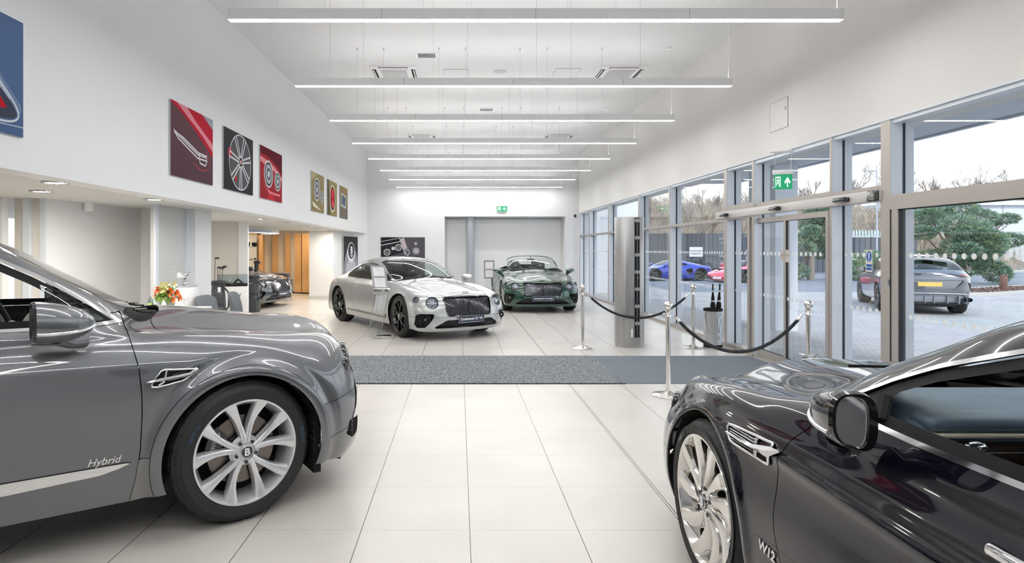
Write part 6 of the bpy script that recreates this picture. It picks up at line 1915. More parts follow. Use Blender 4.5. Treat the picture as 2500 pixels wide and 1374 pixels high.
for k in range(150):
    a = rng.uniform(0, 2 * PI); e = rng.uniform(.0, 1.3); d = (math.cos(a) * math.cos(e), math.sin(a) * math.cos(e), math.sin(e))
    p = Vector((0, 0, .12)) + Vector(d) * rng.uniform(.02, .12)
    leafy(b, p, d, rng.uniform(.07, .13), rng.uniform(.012, .024), rng.choice([GR1, GR1, GR2, GR3]))
for k in range(170):
    a = rng.uniform(0, 2 * PI); e = rng.uniform(-.4, 1.2); d = Vector((math.cos(a) * math.cos(e), -abs(math.sin(a)) * math.cos(e), math.sin(e)))
    leafy(b, Vector((-.0, -.10, .12)) + d * .05, d, .05, .022, GR2)
for a in (.1, -.2, .35): 
    for k in range(9):
        p = Vector((.10 + .02 * k, -.02, .13 - .01 * k + a * .2 * k * .1)); leafy(b, p, (1, rng.uniform(-1, 1), rng.uniform(-.8, .8)), .05, .004, GR3, .1)
b.build('foliage', t, 0)['kind'] = 'stuff'
for (x, y, z, m, s) in ((-.10, -.06, .24, OR, .09), (.08, -.08, .22, OR, .10), (.15, -.05, .20, OR, .09), (.11, -.08, .12, OR, .08), (.0, -.02, .30, CR_, .10), (-.04, -.06, .24, CR_, .11), (.09, .0, .31, CR_, .09), (-.13, -.05, .17, SAL, .08), (-.08, .02, .29, CR_, .09), (.17, -.02, .14, OR, .08), (.04, -.09, .19, SAL, .07)):
    b = MB()
    for k in range(6):
        a = 2 * PI * k / 6 + x * 9; d = Vector((math.cos(a), -.75, math.sin(a))); leafy(b, (x, y, z), d, s * .8, s * .22, m, .25)
    for k in range(3): b.tube([(x, y, z), (x + .01 * (k - 1), y - .05, z + .01)], .0016, GR2, 4)
    b.build('lily_bloom', t, 0)
t = thing('water_bottle', 'small clear bottle left of the flowers on the desk', 'bottle', (-3.98, 7.72, .7985)); b = MB()
b.lathe([(0, 0), (.032, 0), (.034, .08), (.03, .105), (.013, .13), (.013, .145)], glassmat('bottle_glass', (.70, .78, .78), 2.0), 20); b.build('bottle_body', t); b = MB(); b.lathe([(.035, .03), (.035, .065)], GR2, 20); b.build('label_band', t)
t = thing('pump_dispenser', 'small white pump dispenser in front of the flowers', 'dispenser', (-3.74, 7.58, .7985)); b = MB(); b.lathe([(0, 0), (.028, 0), (.03, .06), (.02, .085), (.01, .09), (.008, .11)], FIXW, 20); b.tube([(0, 0, .11), (0, -.03, .112)], .005, FIXW, 8); b.build('pump_bottle', t)
# chairs
CHF = pm('chair_grey_fabric', (.16, .175, .195), .8)
def tub_chair(x, y, rz, lab):
    t = thing('tub_chair', lab, 'chair', (x, y, 0), rz, 'grey visitor chairs at the desk')
    b = MB(); b.rbox((0, 0, .44), (.50, .48, .09), .04, CHF); b.build('seat', t, 50)
    b = MB(); vs = []; n = 10
    for i in range(n + 1):
        q = -1 + 2 * i / n; xx = .24 * q; yy = .20 - .07 * q * q; hz = .90 - .012 * abs(q) ** 6 * 4
        for (dy, z) in ((-.03, .44), (.0, .68), (.045, hz - .01), (.06, hz), (.075, hz - .01), (.04, .66), (.01, .44)): vs.append((xx * (1 + .12 * (z - .44)), yy + dy, z))
    m = 7
    b.add(vs, [(m * i + j, m * i + (j + 1) % m, m * (i + 1) + (j + 1) % m, m * (i + 1) + j) for i in range(n) for j in range(m)] + [tuple(range(m)), tuple(reversed(range(m * n, m * n + m)))], CHF); b.build('backrest', t, 50)
    for sx in (-1, 1):
        for sy in (-1, 1):
            b = MB(); b.tube([(sx * .18, sy * .17, .41), (sx * .24, sy * .23, 0)], [.014, .010], MATS['gloss_black'], 8); b.build('leg', t)
tub_chair(-3.40, 8.45, math.radians(83), 'dark grey tub chair on the left, its back towards the camera'); tub_chair(-3.26, 9.2, math.radians(97), 'dark grey tub chair on the right, edge on to the camera')
# golf bags
LB = pm('bag_leather', (.055, .062, .072), .42); LB2 = pm('bag_dark', (.02, .022, .026), .5)
def golf_bag(x, y, rz, s, lab, stubby=False, covers=False):
    t = thing('golf_bag', lab, 'golf bag', (x, y, 0), rz); H = .92 * s if not stubby else .86 * s
    b = MB(); prof = [(.0, 0), (.15, 0), (.158, .05), (.15, .35), (.135, .62), (.125, .80), (.14, H - .06), (.146, H - .02), (.142, H), (.125, H), (.12, H - .1), (0, H - .12)]
    b.lathe([(r * s, z) for r, z in prof], LB, 32); b.build('bag_body', t, 45)
    b = MB(); b.lathe([(.150 * s, H - .07), (.156 * s, H - .05), (.156 * s, H - .03), (.150 * s, H - .01)], LB2, 32); b.build('top_cuff', t)
    for (zc, hz, w) in ((.24, .34, .22), (.58, .24, .20)):
        b = MB(); b.rbox((0, -.15 * s, zc), (w * s, .09, hz), .035, LB)
        P = [(w * s * .44 * math.cos(a), -.15 * s - .042, zc + hz * .42 * math.sin(a)) for a in np.linspace(0, 2 * PI, 28, endpoint=False)]
        b.tube(P, .004, LB2, 6, closed=True); b.build('pocket', t, 50)
    b = MB(); b.tube([(.10, -.12, H - .1), (.21, -.10, H - .25), (.20, -.10, .4), (.12, -.12, .3)], .016, LB2, 8); b.build('shoulder_strap', t)
    b = MB(); b.tube([(-.02 + .03 * math.cos(a), -.158, H - .17 + .035 * math.sin(a)) for a in np.linspace(PI, 2 * PI, 9)], .004, CH, 6); b.build('metal_ring', t)
    if not stubby:
        b = MB(); b.box((.0, -.152, .69), (.06, -.146, .80), PAP); b.build('swing_tag', t, 0)
    return H
def club(x, y, z0, top, lean, kind, lab, grp):
    t = thing('golf_club', lab, 'golf club', (x, y, z0), 0, grp); b = MB()
    P1 = Vector((lean, 0, top - z0)); b.tube([(0, 0, 0), P1], .006, MATS['satin_chrome'] if kind == 'iron' else LB2, 8); b.build('shaft', t)
    b = MB()
    if kind == 'wood': b.ball(P1 + Vector((.035, 0, .015)), .05, MATS['gloss_black'], 16, (1.1, .8, .45))
    elif kind == 'iron': b.prism([P1 + Vector(q) for q in ((0, 0, -.01), (.075, 0, .0), (.085, 0, .045), (.0, 0, .02))], (0, .015, 0), CH)
    elif kind == 'cover': b.rbox(P1 + Vector((.01, 0, .05)), (.16, .10, .07), .03, LB2); b.tube([P1 + Vector((0, 0, .04)), P1 + Vector((-.03, 0, -.26))], [.055, .04], LB2, 12)
    b.build('club_head', t, 50)
g1 = (-4.85, 12.0); H = golf_bag(g1[0] + .02, g1[1], .3, 1.0, 'slim black leather golf bag with a white tag beside the white column')
for k, (dx, top, ln, kd) in enumerate(((-.06, 1.36, .02, 'wood'), (.0, 1.17, .0, 'wood'), (.04, 1.16, .02, 'wood'), (.07, 1.19, .04, 'wood'))):
    club(g1[0] + dx, g1[1] + .02 * (k % 2), H - .105, top, ln, kd, ('tallest golf club standing in the tagged golf bag' if k == 0 else 'short black golf club standing in the tagged golf bag'), 'tall club' if k == 0 else 'short clubs in the tagged golf bag')
g2 = (-5.10, 14.85); H = golf_bag(g2[0], g2[1], .1, 1.05, 'stubby black golf bag with arched pockets in front of the far grey car', True)
for k, (dx, dy, top, ln, kd, lab, gr) in enumerate(((-.09, .02, 1.07, -.02, 'wood', 'golf club with black head at the left of the second bag', 'club left'), (.02, 0, 1.18, .06, 'cover', 'golf club under a tall dark head cover in the second bag', 'covered club'), (-.05, -.04, .97, -.03, 'iron', 'chrome iron standing in the second golf bag', 'chrome irons in the second golf bag'), (.05, -.05, .98, .04, 'iron', 'chrome iron standing in the second golf bag', 'chrome irons in the second golf bag'), (.09, .02, 1.0, .05, 'iron', 'chrome iron standing in the second golf bag', 'chrome irons in the second golf bag'), (.0, -.07, .95, .0, 'iron', 'chrome iron standing in the second golf bag', 'chrome irons in the second golf bag'))):
    club(g2[0] + dx, g2[1] + dy, H - .10, top, ln, kd, lab, gr)
# display case
t = thing('display_case', 'white display plinth with a wing emblem under a glass case', 'display case', (-4.79, 12.66, 0), math.radians(20)); b = MB()
b.rbox((0, 0, .39), (.60, .46, .78), .02, WP); b.build('plinth', t, 35)
b = MB(); b.box((-.295, -.225, .78), (.295, .225, .82), MATS['black_plastic']); b.build('case_base', t, 0)
b = MB(); gl = glassmat('case_glass', (.88, .92, .93), 1.6)
for a, c in (((-.295, -.225, .82), (.295, -.22, 1.02)), ((-.295, .22, .82), (.295, .225, 1.02)), ((-.295, -.225, .82), (-.29, .225, 1.02)), ((.29, -.225, .82), (.295, .225, 1.02)), ((-.295, -.225, 1.015), (.295, .225, 1.02))): b.box(a, c, gl)
b.build('glass_cover', t, 0)
b = MB(); em = pm('emblem_grey', (.12, .14, .17), .4)
for sg in (-1, 1): b.add([(.07 + sg * u, -.233, v + .08) for u, v in ((.012, .44), (.11, .58), (.08, .50), (.05, .43), (.015, .38))], [(0, 1, 2, 3, 4)], em)
b.add([(.07 + .022 * math.cos(a), -.234, .58 + .03 * math.sin(a)) for a in np.linspace(0, 2 * PI, 16, endpoint=False)], [tuple(range(16))], em)
b.text('BENTLEY', .052, em, lambda u, v, w: (.07 + u, -.232 - w, .36 + v), depth=.001)
b.text('GOLF', .022, em, lambda u, v, w: (.07 + u, -.232 - w, .20 + v), depth=.001); b.build('emblem', t, 0)
b = MB(); b.rbox((-.13, 0, .047), (.22, .2, .09), .04, pm('cap_grey', (.40, .40, .38), .8)); tag(b.build('folded_cap', smooth=50, loc=(-4.79, 12.62, .821)), 'pale grey folded cap inside the glass display case', 'cap')
b = MB(); b.tube([(.04, 0, .022), (.13, 0, .10), (.22, 0, .022)], .018, MATS['black_plastic'], 8); b.box((.03, -.05, 0), (.24, .05, .02), MATS['black_plastic']); tag(b.build('model_buggy', smooth=50, loc=(-4.79, 12.62, .821)), 'small black accessory inside the glass display case', 'accessory')
# ------------------------------------------------------------------ wooden niche
WD = pm('oak_fin', (.56, .33, .14), .5, noise=(40, .06)); WD2 = pm('oak_side', (.40, .22, .09), .5, noise=(40, .06))
cx, cy, rr = -6.6, 19.3, 2.05
t = thing('slatted_screen', 'curved screen of tall upright oak fins around the niche', 'screen', (cx, cy, 0))
A = [(-8 + 0 * k) for k in range(1)]
fins = [math.radians(a) for a in (14, 21, 28, 36, 44, 53, 63, 75, 88, 101, 114)]
for k, a in enumerate(fins):
    b = MB(); x, y = rr * math.cos(a), rr * math.sin(a) * .95
    d = Vector((x + cx, y + cy, 0)).normalized(); w = .125 if k < 7 else .10
    tw = Vector((math.cos(-.80 + .55 * a), math.sin(-.80 + .55 * a), 0)); n = Vector((-tw.y, tw.x, 0))
    p0 = Vector((x, y, .04)) - tw * w; p1 = Vector((x, y, .04)) + tw * w
    b.prism([p0, p1, p1 + n * .03, p0 + n * .03], (0, 0, 2.06), WD)
    b.build('fin', t, 0)
b = MB()
b.tube([(rr * 1.03 * math.cos(a), rr * .98 * math.sin(a), .03) for a in np.linspace(0, 2.2, 30)], .03, MATS['black_plastic'], 6); b.build('base_track', t)
b = MB()
P = [(rr * 1.12 * math.cos(a), rr * 1.08 * math.sin(a)) for a in np.linspace(-.05, 2.3, 30)]
for (x0, y0), (x1, y1) in zip(P, P[1:]): b.quad((x0, y0, 0), (x1, y1, 0), (x1, y1, 2.3), (x0, y0, 2.3), NW)
struct(b.build('wall_curved', None, 0, loc=(cx, cy, 0)))
# ring pendant and shelves
t = thing('ring_pendant', 'white illuminated ring pendant lamp in the wooden niche', 'pendant lamp', (-6.55, 18.3, 2.04)); b = MB()
b.lathe([(.95, 0), (1.0, 0), (1.0, .15), (.95, .15), (.95, 0)], pm('ring_silver', (.45, .50, .58), .3, .4), 64); b.build('ring', t); b = MB(); b.lathe([(.94, -.002), (1.01, -.002)], pm('ring_glow', (1, 1, 1), .5, emit=(1, .95, .88), es=5), 64); b.build('light_strip', t)
b = MB()
for a in (0, 2.1, 4.2): b.tube([(.97 * math.cos(a), .97 * math.sin(a), .10), (0.1 * math.cos(a), .1 * math.sin(a), .20)], .003, CABLE, 5)
b.build('suspension_cable', t)
t = thing('display_shelves', 'pale lit display shelving at the left of the wooden niche', 'shelving', (-6.62, 19.1, 0)); SHM = pm('shelf_cream_glow', (.80, .68, .52), .6, emit=(1, .82, .6), es=.30)  # shelf lighting put in as a faint glow of the carcass
b = MB(); b.box((-.75, .25, 0), (.18, .30, 2.05), SHM); b.box((.18, -.06, 0), (.25, .30, 2.05), WD2); b.box((-.75, -.06, 2.02), (.25, .30, 2.09), WD); b.build('carcass', t, 0)
for z in (.40, .80, 1.20, 1.62):
    b = MB(); b.box((-.75, -.02, z), (.18, .26, z + .025), pm('shelf_board', (.78, .74, .68), .5)); b.build('shelf', t, 0)
for (dx, z, s, m, lab) in ((-.18, 1.645, .15, 'leather_black', 'dark handbag on the top niche shelf, left'), (.06, 1.645, .13, 'leather_black', 'dark scarf shaped item on the top niche shelf, right'), (-.18, 1.225, .06, 'lamp_dark', 'small dark pot on the middle niche shelf'), (-.04, 1.225, .045, 'lamp_reflector', 'small grey cup on the middle niche shelf'), (.08, 1.225, .05, 'lamp_dark', 'small dark cup at the right of the middle niche shelf'), (-.08, .825, .08, 'lamp_reflector', 'grey box on the lower niche shelf')):
    b = MB(); b.rbox((-6.62 + dx, 19.18, z + s * .5), (s * 1.3, s * .8, s), s * .3, MATS[m]); tag(b.build('shelf_accessory', smooth=50), lab, 'accessory')
# armchair and little side table by the far grey car
AR_ = pm('armchair_leather', (.13, .12, .115), .5)
t = thing('armchair', 'low grey brown armchair half hidden behind the far grey car', 'armchair', (-5.42, 18.3, 0)); b = MB(); b.rbox((-.1, 0, .33), (.62, .6, .26), .06, AR_); b.build('seat', t, 50)
b = MB(); b.rbox((-.12, .26, .60), (.60, .12, .46), .05, AR_); b.build('backrest', t, 50)
for sx in (-1, 1):
    b = MB(); b.rbox((-.1 + sx * .32, 0, .42), (.09, .58, .48), .04, AR_); b.build('armrest', t, 50)
    for sy in (-1, 1):
        b = MB(); b.tube([(-.1 + sx * .27, sy * .24, .2), (-.1 + sx * .30, sy * .26, 0)], .012, MATS['gloss_black'], 8); b.build('leg', t)

# niche spotlights
NS = pm('niche_spot_glow', (1, 1, 1), .5, emit=(1.0, .80, .55), es=330)
for k, (x, y) in enumerate(((-5.35, 19.0), (-5.9, 18.4), (-5.6, 20.1), (-6.4, 17.6))):
    t = thing('downlight', 'small warm spotlight in the wooden niche ceiling, number %s from the right' % ('one', 'two', 'three', 'four')[k], 'downlight', (x, y, 2.295)); b = MB(); b.lathe([(.08, .0), (.078, -.01), (.07, -.012)], FIXW, 24); b.build('bezel', t)
    b = MB(); b.lathe([(.07, -.006), (0, -.006)], NS, 24); b.build('lamp', t)
# ------------------------------------------------------------------ the cars
P_GREY = pm('paint_tungsten', (.155, .162, .175), .30, .65, coat=1.0)
P_GREY_FLOOR_LIT = pm('paint_tungsten_floor_lit', (.20, .20, .205), .30, .65, coat=1.0)  # same paint, lightened to stand in for light reflected off the floor
P_BLACK = pm('paint_onyx', (.004, .004, .010), .15, .0, coat=1.0, spec=.08)
P_SIL = pm('paint_moonbeam', (.43, .445, .45), .30, .45, coat=1.0)
P_GRN = pm('paint_green', (.004, .055, .030), .24, .25, coat=1.0)
P_FAR = pm('paint_far_grey', (.13, .14, .16), .24, .7, coat=1.0)
th = math.radians(33)
build_suv('large metallic grey luxury SUV at the left, seen from its front wing', P_GREY, P_GREY_FLOOR_LIT, (-1.20 - math.sin(th) * .985, 3.40 + math.cos(th) * .985, 0), 33)
build_saloon('glossy black saloon car at the right foreground with polished wheel', P_BLACK, (2.08, 2.80, 0), 90)
build_gt('white silver coupe with black wheels in the middle of the showroom', 'car', P_SIL, (-.281, 11.06, 0), -57.6, wheel_steer=math.radians(-4), sub=(8, 8))
build_gt('dark green open top convertible facing the camera near the glazing', 'car', P_GRN, (2.02, 15.35, 0), -89, roof=False, plate='Continental GT Convertible', sub=(7, 7))
build_gt('dark grey coupe in the far left niche behind the golf bag', 'car', P_FAR, (-5.63, 16.35, 0), -14, plate='Continental GT', sub=(5, 5))
# ------------------------------------------------------------------ outside the glazing
def paver_material():
    m = bpy.data.materials.new('block_paving'); m.use_nodes = True; nt = m.node_tree; N = nt.nodes; L = nt.links; b = N['Principled BSDF']
    g = N.new('ShaderNodeNewGeometry'); mp = N.new('ShaderNodeMapping'); mp.inputs['Rotation'].default_value = (0, 0, .5); L.new(g.outputs['Position'], mp.inputs[0])
    br = N.new('ShaderNodeTexBrick'); br.inputs['Scale'].default_value = 1.0; br.inputs['Brick Width'].default_value = .21; br.inputs['Row Height'].default_value = .105; br.inputs['Mortar Size'].default_value = .008
    br.inputs['Color1'].default_value = (.44, .42, .40, 1); br.inputs['Color2'].default_value = (.52, .49, .465, 1); br.inputs['Mortar'].default_value = (.30, .29, .28, 1)
    L.new(mp.outputs[0], br.inputs[0]); n = N.new('ShaderNodeTexNoise'); n.inputs['Scale'].default_value = .6; n.inputs['Detail'].default_value = 5; L.new(g.outputs['Position'], n.inputs['Vector'])
    mx = N.new('ShaderNodeMixRGB'); mx.blend_type = 'MULTIPLY'; mx.inputs[0].default_value = .5; L.new(br.outputs[0], mx.inputs[1]); L.new(n.outputs['Color'], mx.inputs[2])
    r = N.new('ShaderNodeHueSaturation'); r.inputs['Saturation'].default_value = .35; r.inputs['Value'].default_value = 1.1; L.new(mx.outputs[0], r.inputs['Color']); L.new(r.outputs[0], b.inputs['Base Color']); b.inputs['Roughness'].default_value = .8
    return m
GZ = -.2
PAV = paver_material()
ASPH = pm('asphalt', (.20, .22, .25), .85, noise=(3, .2))
b = MB(); b.quad((4.45, -12, -.02), (5.4, -12, -.03), (5.4, 60, -.03), (4.45, 60, -.02), PAV); b.quad((5.4, -12, -.03), (9, -12, GZ), (9, 60, GZ), (5.4, 60, -.03), PAV); b.quad((9, -12, GZ), (90, -12, GZ), (90, 24.5, GZ), (9, 24.5, GZ), PAV)
struct(b.build('ground_paving', smooth=0))
b = MB(); b.box((9, 24.5, GZ - .1), (140, 120, GZ), ASPH); struct(b.build('ground_road', smooth=0))
# neighbouring wing, canopy and pier
BW = pm('render_white', (.70, .74, .80), .7)
b = MB(); b.box((4.9, 26, -.3), (7.9, 30, 5.0), BW); b.box((4.7, 21.6, -.3), (5.6, 26, 4.0), BW); tag(b.build('neighbouring_wing', smooth=0), 'pale neighbouring wing of the building beyond the far windows', 'building')
CG = pm('canopy_soffit', (.30, .32, .35), .6); CL_ = pm('canopy_edge', (.46, .50, .56), .5)
b = MB(); b.box((4.85, -6, 3.26), (7.0, 15.5, 3.5), CG); b.box((5.9, -6, 3.245), (7.02, 15.5, 3.262), CL_); b.box((6.98, -6, 3.22), (7.06, 15.5, 3.55), CL_)
tag(b.build('entrance_canopy', smooth=0), 'flat grey canopy projecting outside above the glazing', 'canopy')
b = MB(); b.box((6.35, 12.0, -.2), (6.8, 13.1, 3.26), BW); b.box((6.34, 12.52, -.2), (6.36, 12.55, 3.26), GASK); tag(b.build('canopy_pier', smooth=0), 'pale panelled pier carrying the canopy outside the entrance', 'pier')
# fences
FD = pm('fence_charcoal', (.05, .058, .075), .7); FD2 = pm('fence_slate', (.10, .115, .14), .7); FL = pm('palisade_pale', (.52, .66, .70), .5)
def fence(lab, x0, y0, x1, y1, z1, step=.14, z0=GZ, name='boundary_fence'):
    t = thing(name, lab, 'fence', (x0, y0, z0)); d = Vector((x1 - x0, y1 - y0, 0)); L = d.length; u = d / L; n = Vector((-u.y, u.x, 0)); b = MB(); k = 0; s = 0
    while s < L:
        q = .03 if k % 2 else 0; a = u * s + n * q; c = u * min(L, s + step * .93) + n * q
        b.prism([a, c, c + Vector((0, 0, z1 - z0)), a + Vector((0, 0, z1 - z0))], n * .02, FD if (k // 9) % 2 else FD2); s += step; k += 1
    b.prism([n * .06, u * L + n * .06, u * L + n * .06 + Vector((0, 0, z1 - z0 - .02)), n * .06 + Vector((0, 0, z1 - z0 - .02))], n * .01, MATS['dark_cavity'])
    b.build('boards', t, 0)
    for i in range(int(L / 2.4) + 1):
        b = MB(); a = u * min(L - .05, i * 2.4); b.prism([a - n * .03, a + u * .07 - n * .03, a + u * .07 - n * .03 + Vector((0, 0, z1 - z0 + .06)), a - n * .03 + Vector((0, 0, z1 - z0 + .06))], n * .03, FD); b.build('fence_post', t, 0)
    return t
fence('dark grey boarded fence behind the blue and red sports cars', 11.2, 39.5, 19.0, 39.5, 2.60)
fence('black boarded fence beyond the shrubs right of the entrance doors', 19.0, 45, 34.5, 45, 2.45, .20)
t = thing('palisade_fence', 'pale steel palisade fence showing above the black fence', 'fence', (24, 47, GZ)); b = MB()
for k in range(46): b.prism([(k * .24, 0, 0), (k * .24 + .13, 0, 0), (k * .24 + .13, 0, 3.15), (k * .24 + .065, 0, 3.3), (k * .24, 0, 3.15)], (0, .03, 0), FL)
b.box((0, .03, 2.7), (11, .06, 2.78), FL); b.box((0, .03, .5), (11, .06, .58), FL); b.build('pales', t, 0)['kind'] = 'stuff'
# sign on the fence
t = thing('parking_sign', 'white parking sign fixed to the dark fence', 'sign', (15.65, 39.485, 1.38)); b = MB(); b.box((-.44, -.02, -.32), (.44, .0, .32), pm('board_white', (.75, .78, .80), .5))
b.text('Lamborghini', .17, MATS['lamp_dark'], lambda u, v, w: (u, -.022 - w, .08 + v), depth=.002, shear=.3, bold=.002); b.text('PARKING', .16, MATS['lamp_dark'], lambda u, v, w: (u, -.022 - w, -.14 + v), depth=.002, bold=.003); b.build('sign_board', t, 0)
# hillside
HB = pm('hill_brush', (.20, .17, .14), .95, noise=(2.5, .5))
b = MB(); rng = random.Random(11); nx, ny = 60, 14; vs = []
for j in range(ny):
    for i in range(nx):
        x = 5 + 110 * i / (nx - 1); s = j / (ny - 1); top = 7.4 - 4.4 * min(1, max(0, (x - 44) / 22)) ; z = GZ + (top) * (s ** .8) + rng.uniform(-.3, .3) * (s > 0)
        vs.append((x, 48 + 26 * s + max(0, x - 44) * .8, z))
b.add(vs, [(j * nx + i, j * nx + i + 1, (j + 1) * nx + i + 1, (j + 1) * nx + i) for j in range(ny - 1) for i in range(nx - 1)], HB); struct(b.build('ground_bank', smooth=60))
BK = pm('bark_pale', (.30, .26, .23), .9); BK2 = pm('bark_brown', (.20, .13, .10), .9)
def grow(b, p, d, L, r, n, rng, mat, spread=.5):
    q = p + d * L; m = (p + q) / 2 + Vector((rng.uniform(-1, 1), rng.uniform(-1, 1), rng.uniform(-.3, .6))) * L * .06
    b.tube([p, m, q], [r, r * .85, r * .68], mat, 4 if r < .03 else 6, caps=False)
    if n == 0: return
    for k in range(3 if n > 1 else 4):
        e = (d + Vector((rng.uniform(-1, 1), rng.uniform(-1, 1), rng.uniform(-.4, .9))) * spread).normalized()
        grow(b, p + (q - p) * rng.uniform(.45, 1), e, L * rng.uniform(.55, .8), r * .58, n - 1, rng, mat, spread)
def bare_tree(seed, h, mat, n=5, r=.09):
    b = MB(); rng = random.Random(seed); grow(b, Vector((0, 0, 0)), Vector((.05, 0, 1)).normalized(), h * .33, r, n, rng, mat, .55); return b
protos = []
for s, (m, h, lab) in enumerate(((BK, 6.5, 'pale leafless tree on the bank beyond the fences'), (BK2, 5.5, 'brown leafless tree on the bank beyond the fences'), (BK, 5.0, 'small pale leafless tree on the bank beyond the fences'))):
    o = bare_tree(s + 4, h, m).build('bare_tree', smooth=0); tag(o, lab, 'tree', 'leafless trees on the bank, kind %s' % ('pale', 'brown', 'small')[s]); protos.append(o)
rng = random.Random(5); k = 0
spots = [(x, 50 + rng.uniform(0, 16)) for x in np.linspace(14, 46, 52)] + [(x, 86 + rng.uniform(0, 10)) for x in np.linspace(56, 96, 34)]
for i, (x, y) in enumerate(spots):
    s = (y - 48) / 26
    top = 7.4 - 4.4 * min(1, max(0, (x - 44) / 22)); z = GZ + top * max(0, min(1, (y - 48 - max(0, x - 44) * .8) / 26)) ** .8 - .3
    o = protos[i % 3] if i < 3 else protos[i % 3].copy()
    if i >= 3: COL.objects.link(o)
    o.location = (x + rng.uniform(-.6, .6), y, z); o.rotation_euler = (0, 0, rng.uniform(0, 6)); sc = rng.uniform(.6, .95) * (1 if y < 80 else 2.1); o.scale = (sc, sc, sc)
    if y > 80: o.location.z = 5.0
# brushwood thicket
b = MB(); rng = random.Random(9); BR1 = pm('brush_straw', (.42, .36, .26), .9); BR2 = pm('brush_grey', (.26, .23, .20), .9)
for k in range(7500):
    x = 12 + 34 * rng.random() ** .9; s = rng.random(); y = 48 + 24 * s; top = 7.4 - 4.4 * min(1, max(0, (x - 44) / 22)); z = GZ + top * s ** .8 - .2
    a = rng.uniform(0, 6.28); l = rng.uniform(.9, 2.0); d = Vector((math.cos(a) * .55, math.sin(a) * .4, 1)).normalized() * l; p = Vector((x, y, z)); w = rng.uniform(.012, .03)
    q = p + d + Vector((math.cos(a) * .4, 0, -.2)) * l * .5; m = p + d * .6
    b.add([p - Vector((w, 0, 0)), p + Vector((w, 0, 0)), m + Vector((w, 0, .0)), m - Vector((w, 0, 0)), q], [(0, 1, 2, 3), (3, 2, 4)], BR1 if k % 3 else BR2)
tag(b.build('brushwood', smooth=0), 'tangled leafless brushwood covering the bank behind the fence', 'shrubs', kind='stuff')
# leafy trees
PG = [pm('pine_blue', (.22, .37, .31), .7), pm('pine_green', (.26, .40, .24), .7), pm('pine_dark', (.12, .21, .16), .8), pm('pine_lime', (.44, .50, .25), .7)]
def crown(b, blobs, n, size, rng, mats, needle=True):
    for k in range(n):
        c, r, sq = rng.choice(blobs)
        while True:
            v = Vector((rng.uniform(-1, 1), rng.uniform(-1, 1), rng.uniform(-1, 1)))
            if .35 < v.length < 1: break
        v = v.normalized() * (v.length ** .4); p = Vector(c) + Vector((v.x * r, v.y * r, v.z * r * sq))
        d = (v + Vector((rng.uniform(-.6, .6), rng.uniform(-.6, .6), rng.uniform(-.1, .7)))).normalized(); s = d.cross(Vector((rng.uniform(-1, 1), rng.uniform(-1, 1), rng.uniform(-1, 1)))).normalized(); L = size * rng.uniform(.7, 1.4); m = mats[min(len(mats) - 1, int(rng.random() ** 1.4 * len(mats)))]
        if needle:
            for q in range(3):
                e = (d + s * rng.uniform(-.5, .5)).normalized(); w = s * L * .10; b.add([p - w, p + w, p + e * L], [(0, 1, 2)], m)
        else:
            w = s * L * .32; b.add([p, p + d * L * .5 + w, p + d * L, p + d * L * .5 - w], [(0, 1, 2, 3)], m)
def leafy_tree(name, lab, cat, loc, trunk, blobs, n, size, seed, mats, needle=True, tr=.14):
    t = thing(name, lab, cat, loc); rng = random.Random(seed); b = MB(); crown(b, blobs, n, size, rng, mats, needle); b.build('foliage', t, 0)['kind'] = 'stuff'
    if trunk:
        b = MB(); b.tube([(0, 0, 0), (.05, 0, trunk * .4), (-.04, 0, trunk)], [tr, tr * .8, tr * .45], BK, 10)
        for c, r, sq in blobs[::2]: b.tube([(0, 0, trunk * .45), Vector(c) * .6 + Vector((0, 0, .2)), c], [tr * .4, tr * .25, .015], BK2, 6)
        b.build('trunk', t, 40)
    return t
rng = random.Random(21)
bl = [((rng.uniform(-1.7, 1.9), rng.uniform(-1.2, 1.2), z), rng.uniform(.5, .85), .55) for z in np.linspace(1.3, 3.9, 20)] + [((2.3, 0, 3.3), .5, .4), ((-2.0, 0, 2.6), .6, .5), ((-1.6, 0, 3.5), .6, .5), ((2.2, -.3, 2.2), .6, .5), ((1.2, -.3, .8), .6, .6), ((1.7, -.2, .5), .55, .7), ((.2, -.3, .9), .7, .6)]
leafy_tree('pine_tree', 'broad blue-green pine tree behind the parked grey utility car', 'tree', (25.6, 30.5, GZ), 3.4, bl, 26000, .15, 31, PG)
bl = [((rng.uniform(-.9, .9), rng.uniform(-.8, .8), z), rng.uniform(.4, .75), .6) for z in np.linspace(1.8, 4.3, 16)] + [((-.9, 0, .5), .7, .6), ((.9, .5, 1.6), .5, .8)]
leafy_tree('pine_tree', 'slender pine tree with a bare trunk seen through the entrance doors', 'tree', (20.3, 34.5, GZ), 4.2, bl, 15000, .15, 32, PG, tr=.2)
for i, (x, y, w, h, lab) in enumerate(((22.0, 33.6, .9, 1.5, 'light green leafy shrub under the exclamation sign'), (23.2, 33.8, 1.0, 1.7, 'tall green leafy shrub left of the parked grey utility car'), (24.4, 34.6, .9, 1.4, 'dark green shrub beside the parked grey utility car'), (19.0, 34.6, .8, .8, 'low dark shrub left of the slender pine trunk'))):
    bl = [((rng.uniform(-w, w) * .6, rng.uniform(-.4, .4), rng.uniform(.3, h - .3)), w * .5, .8) for k in range(7)]
    leafy_tree('shrub', lab, 'shrub', (x, y, GZ), .5, bl, 2600, .13, 40 + i, [PG[1], PG[3], PG[0]], False, .03)
